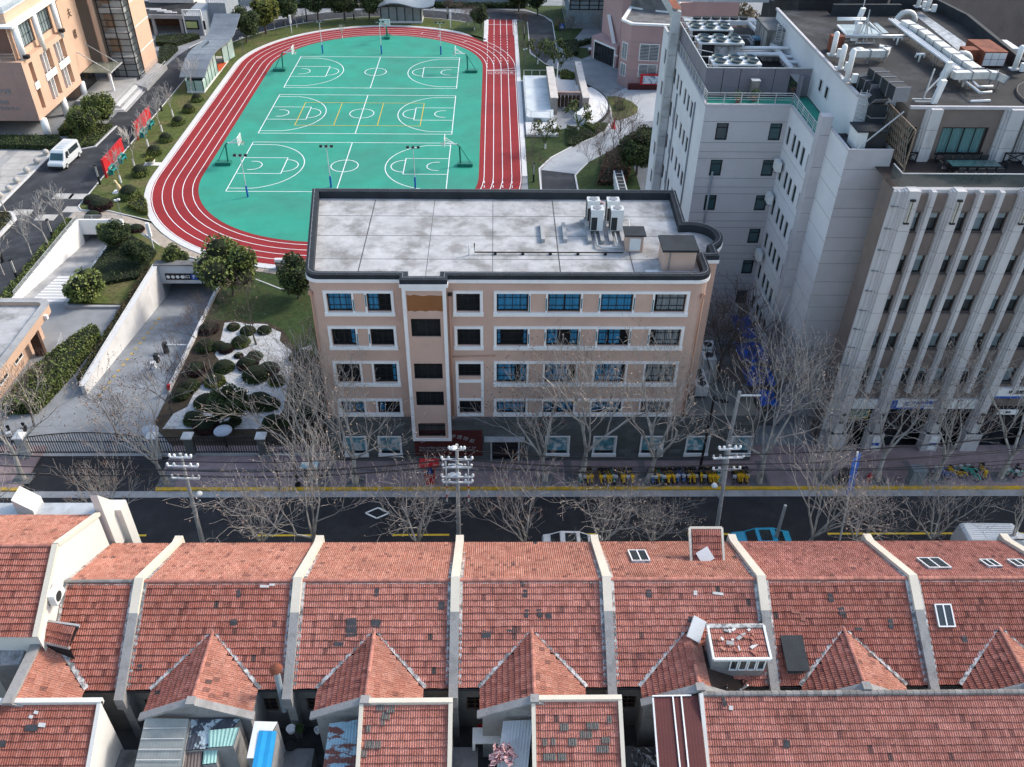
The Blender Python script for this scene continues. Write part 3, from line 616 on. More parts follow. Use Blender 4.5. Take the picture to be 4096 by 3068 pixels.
# ================================================================ terraced houses with tiled roofs
def tile_mat(name, c0, c1, dark=.006):
    ma = bpy.data.materials.new(name); ma.use_nodes = True; t = ma.node_tree; N = t.nodes; L = t.links; b_ = N['Principled BSDF']; b_.inputs['Roughness'].default_value = .85; b_.inputs['Specular IOR Level'].default_value = .2
    oi = N.new('ShaderNodeObjectInfo'); at = N.new('ShaderNodeAttribute'); at.attribute_name = 'tint'
    ad = N.new('ShaderNodeMath'); ad.operation = 'ADD'; L.new(oi.outputs['Random'], ad.inputs[0]); L.new(at.outputs['Fac'], ad.inputs[1])
    fr = N.new('ShaderNodeMath'); fr.operation = 'FRACT'; L.new(ad.outputs[0], fr.inputs[0])
    cr = N.new('ShaderNodeValToRGB'); e = cr.color_ramp.elements
    e[0].position = 0; e[0].color = (.06,.06,.058,1); e[1].position = dark; e[1].color = (c0[0]*.55,c0[1]*.62,c0[2]*.7,1)
    for p_, c_ in ((dark+.08,c0),(.6,[(a+b)/2 for a,b in zip(c0,c1)]),(1.0,c1)):
        x = e.new(p_); x.color = (*c_,1)
    L.new(fr.outputs[0], cr.inputs[0])
    ge = N.new('ShaderNodeNewGeometry'); n1 = N.new('ShaderNodeTexNoise'); n1.inputs['Scale'].default_value = .55; n1.inputs['Detail'].default_value = 7; n1.inputs['Roughness'].default_value = .7; L.new(ge.outputs['Position'], n1.inputs['Vector'])
    mr = N.new('ShaderNodeMapRange'); mr.inputs[1].default_value = .33; mr.inputs[2].default_value = .68; mr.inputs[3].default_value = .78; mr.inputs[4].default_value = 1.14; L.new(n1.outputs[0], mr.inputs[0])
    n2 = N.new('ShaderNodeTexNoise'); n2.inputs['Scale'].default_value = 14; n2.inputs['Detail'].default_value = 3; L.new(ge.outputs['Position'], n2.inputs['Vector'])
    m2 = N.new('ShaderNodeMapRange'); m2.inputs[1].default_value = .35; m2.inputs[2].default_value = .65; m2.inputs[3].default_value = .75; m2.inputs[4].default_value = 1.2; L.new(n2.outputs[0], m2.inputs[0])
    mu = N.new('ShaderNodeMath'); mu.operation = 'MULTIPLY'; L.new(mr.outputs[0], mu.inputs[0]); L.new(m2.outputs[0], mu.inputs[1])
    sc_ = N.new('ShaderNodeVectorMath'); sc_.operation = 'SCALE'; L.new(cr.outputs[0], sc_.inputs[0]); L.new(mu.outputs[0], sc_.inputs['Scale'])
    n3 = N.new('ShaderNodeTexNoise'); n3.inputs['Scale'].default_value = 1.3; n3.inputs['Detail'].default_value = 8; n3.inputs['Roughness'].default_value = .7; L.new(ge.outputs['Position'], n3.inputs['Vector'])
    k = N.new('ShaderNodeMapRange'); k.inputs[1].default_value = .56; k.inputs[2].default_value = .74; k.inputs[4].default_value = .5; L.new(n3.outputs[0], k.inputs[0])
    mx = N.new('ShaderNodeMix'); mx.data_type = 'RGBA'; mx.inputs[7].default_value = (.05,.038,.034,1); L.new(k.outputs[0], mx.inputs[0]); L.new(sc_.outputs[0], mx.inputs[6]); L.new(mx.outputs[2], b_.inputs['Base Color'])
    return ma
tileA = tile_mat('red_clay_tile', (.31,.108,.08), (.41,.17,.132))
tileB = tile_mat('sunlit_orange_tile', (.40,.168,.120), (.48,.235,.175), .003)  # lighter orange paints sunlight into the clay of the sun-facing slopes
tileC = tile_mat('pale_red_clay_tile', (.37,.145,.112), (.48,.215,.172), .006)
mortar = mk('lime_mortar', (.50,.50,.49), .9, .3, 3, .5, 10, c2=(.10,.11,.12), s2=2.2, a2=.9, lo=.45, hi=.58)
cream = mk('cream_render', (.66,.60,.50), .9, .06, .8, .1, 10)
grey_cement = mk('grey_cement', (.30,.295,.29), .9, .2, 1.0, .3, 12, c2=(.16,.155,.15), s2=1.0, a2=.7)
white_wall = mk('white_render', (.66,.645,.61), .9, .06, .7, .1, 10, c2=(.55,.52,.47), s2=.7, a2=.4)
ridge_t = mk('ridge_tile_clay', (.40,.17,.13), .85, .15, 2, rnd=.2)
ridge_g = mk('grey_ridge_tile', (.22,.21,.20), .9, .2, 2, rnd=.25)
yard = mk('dark_yard', (.075,.074,.072), .95, .3, 1, .3, 10)
TW, TG = .236, .352
def tile_geo(mm, O, X, Yv, N_, w=TW, l=TG+.05):
    """one interlocking tile: two rolls across, thick butt edge; O = lower left, X across, Yv up the slope, N_ normal"""
    b_ = len(mm.v); prof = [(0,.020),(.11,.045),(.24,.050),(.38,.018),(.50,.020),(.62,.045),(.76,.050),(.90,.015),(1.0,.014)]
    for (t, z) in prof: mm.v.append(tuple(O+X*(t*w)+N_*(z+.06)))
    for (t, z) in prof: mm.v.append(tuple(O+X*(t*w)+Yv*l+N_*(z*.8)))
    for (t, z) in prof: mm.v.append(tuple(O+X*(t*w)+N_*(z-.015)))
    k = len(prof)
    for i in range(k-1):
        mm.face((b_+i,b_+i+1,b_+k+i+1,b_+k+i)); mm.face((b_+2*k+i,b_+2*k+i+1,b_+i+1,b_+i))
VX, VY, VZ = Vector((1,0,0)), Vector((0,1,0)), Vector((0,0,1))
_tm = {}
def tile_mesh(ma):
    if ma.name not in _tm:
        mm = M(); tile_geo(mm, Vector((0,0,0)), VX, VY, VZ); _tm[ma.name] = mm.mesh('tile', ma)
    return _tm[ma.name]
def tile_slope(roof, A, X, D, w, l, ma, keep=lambda p: True, nobj=0, stuff_name='tile_field', sub=None):
    """tiles from eave corner A along X (width w) and up D (length l); the lowest nobj are separate pieces, the rest one field"""
    A = Vector(A); X = Vector(X).normalized(); D = Vector(D).normalized(); N_ = X.cross(D); nr = int(round(l/TG)); gz = l/nr; nc = int(round(w/TW)); gw = w/nc
    st = M(); tint = []; used = 0; rootp = Vector(roof.location)+(roof.parent.location if roof.parent else Vector((0,0,0)))
    rot = Matrix((X, D, N_)).transposed().to_euler(); me = tile_mesh(ma)
    for r_ in range(nr):
        sag = random.uniform(-.006,.006)
        for c_ in range(nc):
            O = A+X*(c_*gw)+D*(r_*gz); mid = O+X*(gw/2)+D*(gz/2)
            if not keep(mid): continue
            O = O+D*random.uniform(-.012,.012)+D*(.014*math.sin(c_*.35+r_*1.7))+N_*(random.uniform(0,.008)+sag)
            if used < nobj:
                inst('tile', me, roof, O-rootp, rot, (gw/TW*1.0,gz/TG,1)); used += 1
            else:
                n0 = len(st.f); tile_geo(st, O, X, D, N_, gw, gz+.05); tint += [random.random()]*(len(st.f)-n0)
    if st.f:
        o = st.build(stuff_name, ma, roof); o['kind'] = 'stuff'
        at = o.data.attributes.new('tint', 'FLOAT', 'FACE'); at.data.foreach_set('value', tint)
def ridge_row(parent, a, b_, ma, r=.13, step=.33):
    a, b_ = Vector(a), Vector(b_); L_ = (b_-a).length; n = max(1, int(L_/step)); d = (b_-a)/n
    for i in range(n):
        mm = M(); s0 = a+d*i; s1 = a+d*(i+1.12); ax = d.normalized(); sd = ax.cross(VZ).normalized(); up = sd.cross(ax); bb = len(mm.v)
        for q, rr in ((s0, r), (s1, r*.88)):
            for k in range(5): an = R(180*k/4); mm.v.append(tuple(q+sd*(rr*math.cos(an))+up*(rr*.8*math.sin(an))))
        for k in range(4): mm.face((bb+k,bb+5+k,bb+6+k,bb+k+1))
        mm.face((bb,bb+1,bb+2,bb+3,bb+4)); mm.face((bb+9,bb+8,bb+7,bb+6,bb+5)); mm.build('ridge_tile', ma, parent)
RZ, RY, SL, YS, YN = 9.6, 31.58, .5317, 26.6, 36.7
zr = lambda Y: RZ-SL*abs(Y-RY)
Ws = [-23.75,-19.6,-10.9,-2.2,6.2,14.85,23.4,32.1]
labs = ['narrow tiled terraced house between the tall left house and the first party wall','terraced house with the clean red roof above the grey sheet lean-to','terraced house whose roof valley has a black torn patch near the peak','terraced house in the middle with mortar lumps on its cross gable','terraced house with the white roof dormer and loose timber','terraced house with the small black box dormer at its eave','terraced house at the right with a two-pane skylight in the near slope']
HOUSES = []
def strip(mm, a, b_, w=.12, h=.06): mm.bar(a, b_, w, h)
for i in range(7):
    x0, x1 = Ws[i]+.25, Ws[i+1]-.25
    if i == 0: x0 = -23.7
    cx = (Ws[i]+Ws[i+1])/2; hs = T('terraced_house', labs[i], 'house', (cx,31.5,0), 'terraced houses along the street'); HOUSES.append(hs)
    wl = M()
    wb = M().poly([(x0-.2,YN-.35,0),(x1+.2,YN-.35,0),(x1+.2,YN-.35,zr(YN)-.1),(x0-.2,YN-.35,zr(YN)-.1)][::-1])
    holes_ = [(.6,1.5,4.3,5.5),(x1-x0-1.4,x1-x0-.5,4.3,5.5)] if i > 0 else [(1.6,2.6,4.3,5.6)]
    holed(wl, (x0-.2,YS+.35), (1,0), x1-x0+.4, 0, zr(YS)+.05, holes_, .15)
    wl.build('wall', mk('wall_render_%d'%i, (.17,.165,.155), .95, .25, 1.0, .2, 10), hs) if i < 2 else wl.build('wall', MATS['wall_render_1'], hs); wb.build('street_wall', MATS['wall_render_0'], hs)
    for hh in holes_: win(hs, (x0-.2,YS+.35), (1,0), *hh, 2, 3, .12, pane_dark, brown_wood, .06)
    rf = M(); rf.poly([(x0,YS,zr(YS)),(x1,YS,zr(YS)),(x1,RY,RZ),(x0,RY,RZ)]); rf.poly([(x0,RY,RZ),(x1,RY,RZ),(x1,YN,zr(YN)),(x0,YN,zr(YN))]); rf.poly([(x0,YS,zr(YS)-.12),(x0,YS,zr(YS)),(x1,YS,zr(YS)),(x1,YS,zr(YS)-.12)][::-1])
    roof = rf.build('roof', mk('roof_board', (.05,.035,.03), .95) if 'roof_board' not in MATS else MATS['roof_board'], hs)
    wing = i > 0; hw = 2.75; wz = 8.32; we = zr(YS); wY = RY-(RZ-wz)/SL
    def keepS(p, cx=cx, wing=wing):
        if not wing: return True
        t = (wY-p.y)/(wY-YS)
        return not (p.y < wY-.1 and abs(p.x-cx) < hw*t-.05)
    l = math.hypot(RY-YS, RZ-zr(YS))
    tile_slope(roof, (x0,YS-.03,zr(YS)+.01), (1,0,0), (0,RY-YS,RZ-zr(YS)), x1-x0, l, [tileA,tileA,tileC,tileC,tileC,tileA,tileA][i], keepS, 300)
    l2 = math.hypot(YN-RY, RZ-zr(YN))
    tile_slope(roof, (x1,YN+.03,zr(YN)+.01), (-1,0,0), (0,RY-YN,RZ-zr(YN)), x1-x0, l2, [tileB,tileB,tileB,tileB,tileB,tileC,tileC][i], lambda p: True, 0, 'far_tile_field')
    ridge_row(hs, (x0,RY,RZ+.06), (x1,RY,RZ+.06), ridge_g if i == 0 else ridge_t)
    mt = M()
    strip(mt,(x0,RY-.17,RZ-.03),(x1,RY-.17,RZ-.03),.06,.06)
    for xs in ((x0+.08, x1-.08)): strip(mt,(xs,YS+.05,zr(YS)+.07),(xs,RY-.1,RZ+.04),.16,.10); strip(mt,(xs,YN-.1,zr(YN)+.07),(xs,RY+.1,RZ+.04),.16,.10)
    mt.build('mortar_fillet', mortar, roof)
    gt = M().tube([(x0,YS-.08,we-.06),(x1,YS-.08,we-.06)], .07, 6); gt.build('gutter', black_iron, hs)
    if wing:
        yF = 24.95 if i < 4 else 25.55; wgR = M().poly([(cx,wY,wz),(cx,yF,wz),(cx+hw,yF,we),(cx+hw,YS,we)]); wgR.poly([(cx,wY,wz),(cx-hw,YS,we),(cx-hw,yF,we),(cx,yF,wz)])
        wr = wgR.build('cross_gable_roof', MATS['roof_board'], hs); lw = math.hypot(hw, wz-we)
        def kw(p, cx=cx):
            if i == 4 and p.x > cx+.6 and p.y > 25.6: return False
            t = abs(p.x-cx)/hw; return p.y < wY-(wY-YS)*t-.06 and p.y > yF
        tile_slope(wr, (cx+hw,yF,we+.01), (0,1,0), (-hw,0,wz-we), wY-yF, lw, tileB, kw)  # right flank takes the painted sunlit tone, left flank the darker red
        tile_slope(wr, (cx-hw,wY,we+.01), (0,-1,0), (hw,0,wz-we), wY-yF, lw, tileA, kw)
        if i != 4: ridge_row(hs, (cx,yF,wz+.05), (cx,wY+.1,wz+.05), ridge_t, .11)
        else: ridge_row(hs, (cx,yF,wz+.05), (cx,26.9,wz+.05), ridge_t, .11)
        va = M()
        for sg in (-1,1):
            if i == 4 and sg > 0: continue
            strip(va,(cx,wY+.12,wz+.10),(cx+sg*(hw+.12),YS-.05,we+.10),.20,.07)
        va.build('valley_mortar', mortar, wr)
        gw = M(); gw.poly([(cx-hw+.1,yF+.06,2.8),(cx+hw-.1,yF+.06,2.8),(cx+hw-.1,yF+.06,we),(cx,yF+.06,wz),(cx-hw+.1,yF+.06,we)])
        for sg in (-1,1): gw.poly([(cx+sg*(hw-.1),yF+.06,2.8),(cx+sg*(hw-.1),YS+.5,2.8),(cx+sg*(hw-.1),YS+.5,we),(cx+sg*(hw-.1),yF+.06,we)][::sg])
        gw.build('gable_wall', grey_cement, hs)
        cp = M()
        for sg in (-1,1): cp.bar((cx,yF,wz+.12),(cx+sg*(hw+.15),yF,we+.10),.42,.14,up=(0,0,1))
        cp.box(cx-.22,cx+.22,yF-.22,yF+.22,wz+.0,wz+.24)
        cp.build('gable_coping', grey_cement, hs)
    # party wall on the right-hand side
    xw = Ws[i+1]; wdt = .24; q = [(25.95,zr(26.6)+.05),(26.6,zr(26.6)+.34),(29.9,zr(29.9)+.34),(RY,RZ+.36),(36.6,zr(36.6)+.36),(37.15,zr(37.0)+.5)]
    for nm, seg, ma in (('party_wall', q[:3], grey_cement), ('party_wall', q[2:], cream)):
        mm = M()
        for k in range(len(seg)-1):
            (ya,za),(yb,zb) = seg[k], seg[k+1]; bb = len(mm.v)
            mm.v += [(xw-wdt,ya,za-.9),(xw+wdt,ya,za-.9),(xw+wdt,yb,zb-.9),(xw-wdt,yb,zb-.9),(xw-wdt,ya,za),(xw+wdt,ya,za),(xw+wdt,yb,zb),(xw-wdt,yb,zb)]
            for f_ in ((3,2,1,0),(4,5,6,7),(0,1,5,4),(1,2,6,5),(2,3,7,6),(3,0,4,7)): mm.face([bb+a for a in f_])
        mm.build(nm, ma, hs)
    mm = M().box(xw-.22,xw+.22,YS-.3,YS+.4,0,we-.3); mm.build('pier', grey_cement, hs)
# loose mortar, broken tiles and patches lying on the slopes
def on_slope(u, v):      # photo position on the camera-facing main slope
    d = ray(u, v); a = RZ-SL*RY; t = (a-CH)/(d.z-SL*d.y); return Vector((t*d.x, t*d.y, CH+t*d.z))
patch_m = mk('dark_patch', (.05,.052,.058), .8, .3, 4); lump_m = mk('mortar_lump', (.58,.57,.55), .9, .2, 6)
NS = Vector((0,-SL,1)).normalized(); DS = Vector((0,1,SL)).normalized()
hi = lambda x: max(i for i in range(7) if Ws[i] < x)
for (u,v,w_,h_,dk_) in ((957,2375,.2,.38,1),(937,2490,.36,.3,1),(562,2670,.25,.3,1),(1508,2370,.22,.4,1),(1766,2423,.3,.4,1),(1407,2510,.55,.95,1),(1356,2578,.5,.22,1),(1505,2493,.5,.4,1),(2101,2375,.25,.4,1),(2107,2455,.2,.45,1),(2158,2453,.26,.42,1),(2195,2465,.3,.3,1),(1946,2540,.5,.4,1),(2595,2375,.28,.42,1),(2040,2525,.3,.15,1),(3320,2392,.25,.45,1),(3365,2445,.35,.4,1),(3560,2497,.25,.5,1),(3432,2517,.4,.15,1),(3855,2557,.28,.4,1),(2765,2480,.4,.3,1),(2780,2373,.2,.25,0),(2870,2375,.6,.14,0),(1090,2340,.3,.12,0),(1060,2347,.5,.14,0),(3180,2447,.45,.2,2),(3210,2475,.25,.25,2),(2810,2480,.25,.3,2)):
    p = on_slope(u,v); mm = M(); a = random.uniform(-.25,.25); X_ = VX*math.cos(a)+DS*math.sin(a); Y_ = DS*math.cos(a)-VX*math.sin(a)
    mm.obox(p+NS*.10, X_*(w_/2), Y_*(h_/2), NS*.025); mm.build('roof_patch' if dk_ else 'mortar_lump', (lump_m, patch_m, tileA)[dk_], HOUSES[hi(p.x)])
# ---- tall house at the far left
TZ, TY, TYS, TYN = 11.85, 32.2, 28.0, 36.6; zt = lambda Y: TZ-SL*abs(Y-TY)
th = T('tall_house', 'taller tiled house at the far left with a bright white gable wall', 'house', (-28,32,0), 'terraced houses along the street')
XT = -23.75
mm = M(); mm.poly([(XT,TYS,0),(XT,TYN,0),(XT,TYN,zt(TYN)+.1),(XT,TY,TZ+.1),(XT,TYS,zt(TYS)+.1)]); mm.poly([(-40,TYS+.2,0),(XT,TYS+.2,0),(XT,TYS+.2,zt(TYS)),(-40,TYS+.2,zt(TYS))]); mm.build('wall', white_wall, th)
mm = M(); mm.poly([(-40,TYS,zt(TYS)),(XT-.2,TYS,zt(TYS)),(XT-.2,TY,TZ),(-40,TY,TZ)]); mm.poly([(-40,TY,TZ),(XT-.2,TY,TZ),(XT-.2,TYN,zt(TYN)),(-40,TYN,zt(TYN))]); rf = mm.build('roof', MATS['roof_board'], th)
l = math.hypot(TY-TYS, TZ-zt(TYS)); tile_slope(rf, (-32,TYS-.03,zt(TYS)+.01), (1,0,0), (0,TY-TYS,TZ-zt(TYS)), 8.05, l, tileA, lambda p: True, 0)
for (a_,b_) in (((-23.95,TYS-.03),(0,0)),): pass
tile_slope(rf, (XT-.2,TYN+.03,zt(TYN)+.01), (-1,0,0), (0,TY-TYN,TZ-zt(TYN)), 8.05, l*1.05, tileB, lambda p: True, 0, 'far_tile_field')
ridge_row(th, (-32,TY,TZ+.06), (XT-.2,TY,TZ+.06), ridge_t)
mm = M(); mm.bar((XT-.02,TYS-.1,zt(TYS)+.1),(XT-.02,TY,TZ+.12),.3,.22); mm.bar((XT-.02,TY,TZ+.12),(XT-.02,TYN+.1,zt(TYN)+.1),.3,.22); mm.build('gable_coping', cream, th)
mm = M().box(-23.95,-23.5,36.9,38.3,6,11.0); mm.v = [(x,y,z-(1.9 if (z > 10 and y > 38) else 0)) for x,y,z in mm.v]; mm.build('gable_wall', white_wall, th)
mm = M().box(-24.2,-23.1,38.0,38.9,0,8.6); mm.build('street_wall', white_wall, th)
mm = M().box(-28.9,-27.9,37.2,38.4,8,10.3); mm.v = [(x,y,z-(.9 if (z > 10 and x > -28.5) else 0)) for x,y,z in mm.v]; mm.build('chimney', white_wall, th)
mm = M().box(-32,-24.4,36.7,38.2,8.9,9.05); mm.build('flat_eave', galv, th)
# white outdoor unit on the gable
def ac_unit(name, label, p, rz, parent_axis=None, s=1.0, mat_=None):
    t = T(name, label, 'air conditioner', p)
    M().box(-.4*s,.4*s,-.15*s,.15*s,0,.6*s).build('casing', ac_white) .parent = t
    g_ = M(); g_.lathe([(.02,0),(.22*s,0),(.24*s,.015),(.22*s,.02)], (0,0,0), 12); o = g_.build('fan_guard', ac_dark); o.parent = t; o.rotation_euler = (R(90),0,0); o.location = (-.1*s,-.15*s,.3*s)
    k_ = M().box(-.35*s,-.3*s,-.15*s,.25*s,-.06,0); k_.box(.3*s,.35*s,-.15*s,.25*s,-.06,0); o = k_.build('bracket', black_iron); o.parent = t
    t.rotation_euler = (0,0,rz); return t
pA = FXp(235,2375,-23.3); ac_unit('outdoor_unit', 'white outdoor air conditioner on the white gable of the tall house', (-23.45,pA[1],pA[2]-.4), R(90), s=1.25)
# ---- front row: lower roofs at the bottom edge
FZ = 8.3
def front_roof(label, xa, xb, Yr, zrid, n_obj, ma, coping='both', rid=None, l=4.9, pitch=SL):
    t = T('back_house', label, 'house', ((xa+xb)/2,Yr-2,0), 'lower tiled roofs along the bottom edge')
    ye = Yr-l; ze = zrid-pitch*l
    mm = M(); mm.poly([(xa,ye,ze),(xb,ye,ze),(xb,Yr,zrid),(xa,Yr,zrid)]); rf = mm.build('roof', MATS['roof_board'], t)
    w = M(); w.poly([(xa,ye,0),(xa,Yr,0),(xa,Yr,zrid-.05),(xa,ye,ze-.05)][::-1]); w.poly([(xb,ye,0),(xb,Yr,0),(xb,Yr,zrid-.05),(xb,ye,ze-.05)]); w.poly([(xa,Yr,0),(xb,Yr,0),(xb,Yr,zrid-.05),(xa,Yr,zrid-.05)][::-1]); w.poly([(xa,ye,0),(xb,ye,0),(xb,ye,ze-.05),(xa,ye,ze-.05)]); w.build('wall', white_wall, t)
    L_ = math.hypot(l, l*pitch); y0 = max(ye, 20.6); zz = zrid-pitch*(Yr-y0)
    tile_slope(rf, (xa+.1,y0,zz+.01), (1,0,0), (0,Yr-y0,zrid-zz), xb-xa-.2, math.hypot(Yr-y0, zrid-zz), ma, lambda p: True, n_obj)
    c_ = M()
    if coping in ('both','left'): c_.bar((xa,ye,ze+.1),(xa,Yr,zrid+.1),.2,.24)
    if coping in ('both','right'): c_.bar((xb,ye,ze+.1),(xb,Yr,zrid+.1),.2,.24)
    if rid is None: c_.box(xa-.1,xb+.1,Yr-.12,Yr+.14,zrid-.1,zrid+.22)
    if c_.f: c_.build('coping', cream if coping == 'both' else white_wall, t)
    if rid is not None: ridge_row(t, (xa,Yr,zrid+.06), (xb,Yr,zrid+.06), rid, .16, .36)
    return t, rf
q_ = lambda u, v: P(u, v, FZ)
a, b_ = q_(1448,2812), q_(1803,2812); f2, f2r = front_roof('low tiled roof with grey replacement tiles beside the rusty blue sheet', a[0], b_[0], a[1], FZ, 300, tileC)
a, b_ = q_(2133,2800), q_(2478,2798); f3, f3r = front_roof('low tiled roof with many blackened tiles left of the dark red roof', a[0], b_[0], a[1], FZ, 300, tileC)
a, b_ = q_(0,2812), q_(405,2805); f1, f1r = front_roof('low tiled roof in the bottom left corner with a cream gable', -30, b_[0], a[1], FZ, 300, tileA, 'right')
a = q_(2802,2778); f4, f4r = front_roof('long tiled roof in the bottom right corner with a grey ridge', a[0], 40, a[1], FZ, 300, tileC, 'left', ridge_g)
a_, NF = .0, Vector((0,-SL,1)).normalized()
def on_front(u, v, Yr):
    d = ray(u, v); k = FZ-SL*Yr; t = (k-CH)/(d.z-SL*d.y); return Vector((t*d.x,t*d.y,CH+t*d.z))
for hs_, lst in ((f2,((1530,2830,2),(1570,2838,2),(1552,2865,2),(1545,2888,1.5),(1482,2915,1),(1500,2980,4),(1460,3015,2))),(f3,((2268,2910,2.5),(2378,2905,3),(2352,2940,3),(2190,2970,1.5),(2225,2968,1.5),(2297,2970,2),(2430,2960,2),(2420,2998,3.5),(2205,3030,3),(2255,3030,2),(2448,2880,1.5)))):
    for (u,v,n_) in lst:
        for k in range(int(n_)):
            p = on_front(u+k*16-n_*8, v, hs_.location.y+2); mm = M(); tile_geo(mm, p+NF*.05-DS*.15-VX*.11, VX, DS, NF, TW*.98, TG*.98); mm.build('grey_tile', mk('grey_tile', (.13,.125,.115), .9, .3, 8) if 'grey_tile' not in MATS else MATS['grey_tile'], hs_)
for (hs_,u,v,w_,h_,ma) in ((f1,130,2912,.6,.3,patch_m),(f1,172,2900,.35,.2,lump_m),(f1,148,2850,.2,.15,lump_m),(f1,128,2867,.2,.15,lump_m),(f1,10,2975,.4,.3,patch_m),(f4,2896,2808,.15,.4,patch_m),(f4,2922,2832,.2,.2,lump_m),(f4,3144,2975,.3,.35,patch_m)):
    p = on_front(u,v,hs_.location.y+2); mm = M(); a = random.uniform(-.3,.3); mm.obox(p+NF*.1, (VX*math.cos(a)+DS*math.sin(a))*(w_/2), (DS*math.cos(a)-VX*math.sin(a))*(h_/2), NF*.03); mm.build('roof_patch', ma, hs_)
# courtyard floor between the rows
struct(M().poly([(-45,16,2.6),(45,16,2.6),(45,26.95,2.6),(-45,26.95,2.6)]).build('courtyard', yard))
# ================================================================ pale office block behind and the bank building at the right
DZ = 23.0
OF = T('office_block', 'pale grey six-storey office block with narrow windows and a screened roof plant', 'building', (22,78,0))
XW, YSo, YNo, XWi, YWe = 16.9, 68.7, 90.6, 23.8, 61.4
fl = [(20.1,21.55),(16.95,18.4),(13.75,15.2),(10.55,12.0),(7.4,8.85),(4.2,5.65)]
def joints(mm, o, U, w, zs, proud=.004, t=.035):
    U = Vector((U[0],U[1],0)).normalized(); n_ = Vector((U.y,-U.x,0)); o = Vector((o[0],o[1],0))
    for z in zs: mm.obox(o+U*(w/2)+n_*proud+VZ*z, U*(w/2), n_*.006, VZ*(t/2))
# west face
wo, wU, wW = (XW,YNo), (0,-1), YNo-YSo
wy = [76.8,75.2,73.6,82.3,80.6,79.0,88.2,86.5,84.8]
wh = [(YNo-y-.42,YNo-y+.42,a,b_) for y in wy for a,b_ in fl]
mm = M(); holed(mm, wo, wU, wW, 0, DZ, wh, .2)
so_, sW = (XW,YSo), XWi-XW
sh = [(u,u+1.0,a,b_) for u in (1.15,5.55) for k,(a,b_) in enumerate(fl) if not (u < 2 and k > 2)]
mm2 = M(); holed(mm2, so_, (1,0), sW, 0, DZ, sh, .2)
wl_ = YSo-YWe; wy2 = [67.9,66.3,65.1,63.8,62.5]
wih = [(YSo-y-(.36 if y > 62.5 else .12),YSo-y+(.36 if y > 62.5 else .12),a,b_) for y in wy2 for a,b_ in fl]
mm3 = M(); holed(mm3, (XWi,YSo), (0,-1), wl_, 0, DZ, wih, .2)
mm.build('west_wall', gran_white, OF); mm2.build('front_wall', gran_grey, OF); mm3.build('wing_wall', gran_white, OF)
for h in wh: win(OF, wo, wU, *h, 1, 2, .14, pane_dark, dark_frame, .07, transom=(.7,))
for h in sh: win(OF, so_, (1,0), *h, 1, 2, .12, pane_teal, dark_frame, .10, transom=(.72,))
for h in wih: win(OF, (XWi,YSo), (0,-1), *h, 1, 2, .14, pane_teal, dark_frame, .06, transom=(.7,))
jj = M(); jz = [z for a,b_ in fl for z in (a-.15,b_+.12,(a+b_)/2)]
joints(jj, so_, (1,0), sW, [b_+.12 for a,b_ in fl]+[a-.2 for a,b_ in fl]+[a-1.0 for a,b_ in fl]); joints(jj, (XWi,YSo), (0,-1), wl_, [a-.6 for a,b_ in fl], t=.02)
jj.build('panel_joint', joint_dk, OF)
# back walls, deck, copings, pillar and the tower
mm = M(); mm.poly([(XW,YNo,0),(XW,YNo,DZ),(25.8,YNo,DZ),(25.8,YNo,0)]); mm.build('back_wall', gran_grey, OF)
mm = M().sheet([(XW,YSo),(XWi,YSo),(XWi,YWe),(25.9,YWe),(25.9,YNo),(XW,YNo)], DZ-.02); dk_ = mm.build('roof', roof_dark, OF)
mm = M().sheet([(XW+.3,YSo+.2),(XWi+.15,YSo+.2),(XWi+.25,YWe+.2),(25.7,YWe+.2),(25.7,YSo+2.0),(XW+.3,YSo+2.0)], DZ+.0); mm.build('deck_coating', green_deck, dk_)
mm = M(); mm.box(XW-.04,XW+.2,YSo-.04,YNo,DZ-.06,DZ+.1); mm.box(XW+.2,XWi+.04,YSo-.04,YSo+.18,DZ-.06,DZ+.1); mm.box(XWi-.04,XWi+.18,YWe,YSo-.04,DZ-.06,DZ+.1); mm.build('roof_coping', gran_grey, OF)
mm = M().box(XWi-.06,24.55,YWe-.05,YWe+.75,0,24.9); mm.build('corner_pier', gran_grey, OF)
TWx0, TWx1, TWy0, TWz = 24.55, 27.75, 57.4, 24.0
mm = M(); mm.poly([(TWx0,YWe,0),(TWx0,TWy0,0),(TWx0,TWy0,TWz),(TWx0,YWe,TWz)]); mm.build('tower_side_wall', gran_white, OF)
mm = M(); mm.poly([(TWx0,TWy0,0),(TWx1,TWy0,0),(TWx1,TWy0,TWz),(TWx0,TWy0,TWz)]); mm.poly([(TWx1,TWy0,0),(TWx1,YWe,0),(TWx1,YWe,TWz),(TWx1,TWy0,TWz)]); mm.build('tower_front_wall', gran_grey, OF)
jj = M(); joints(jj, (TWx0,TWy0), (1,0), TWx1-TWx0, [22.6,21.1,19.6,18.9,17.2,16.1,15.0,13.4,12.2,11.1,9.8,8.5,6.9,5.6,4.2]); joints(jj, (XWi,YWe-.05), (1,0), .75, [23.5,21,18.5,17.2,15.6,13.8,12.2,10.5]); joints(jj, (TWx0,YWe), (0,-1), YWe-TWy0, [22,20.4,18.6,16.8,15,13.2,11.4,9.6,7.8], t=.02); jj.build('panel_joint', joint_dk, OF)
mm = M().sheet([(TWx0,TWy0),(TWx1,TWy0),(TWx1,YWe),(TWx0,YWe)], TWz-.35); mm.build('tower_roof', roof_dark, OF)
mm = M(); mm.box(TWx0-.03,TWx1,TWy0-.03,TWy0+.15,TWz-.03,TWz+.08); mm.box(TWx0-.03,TWx0+.15,TWy0+.15,YWe-.05,TWz-.03,TWz+.08); mm.build('tower_coping', gran_grey, OF)
mm = M()
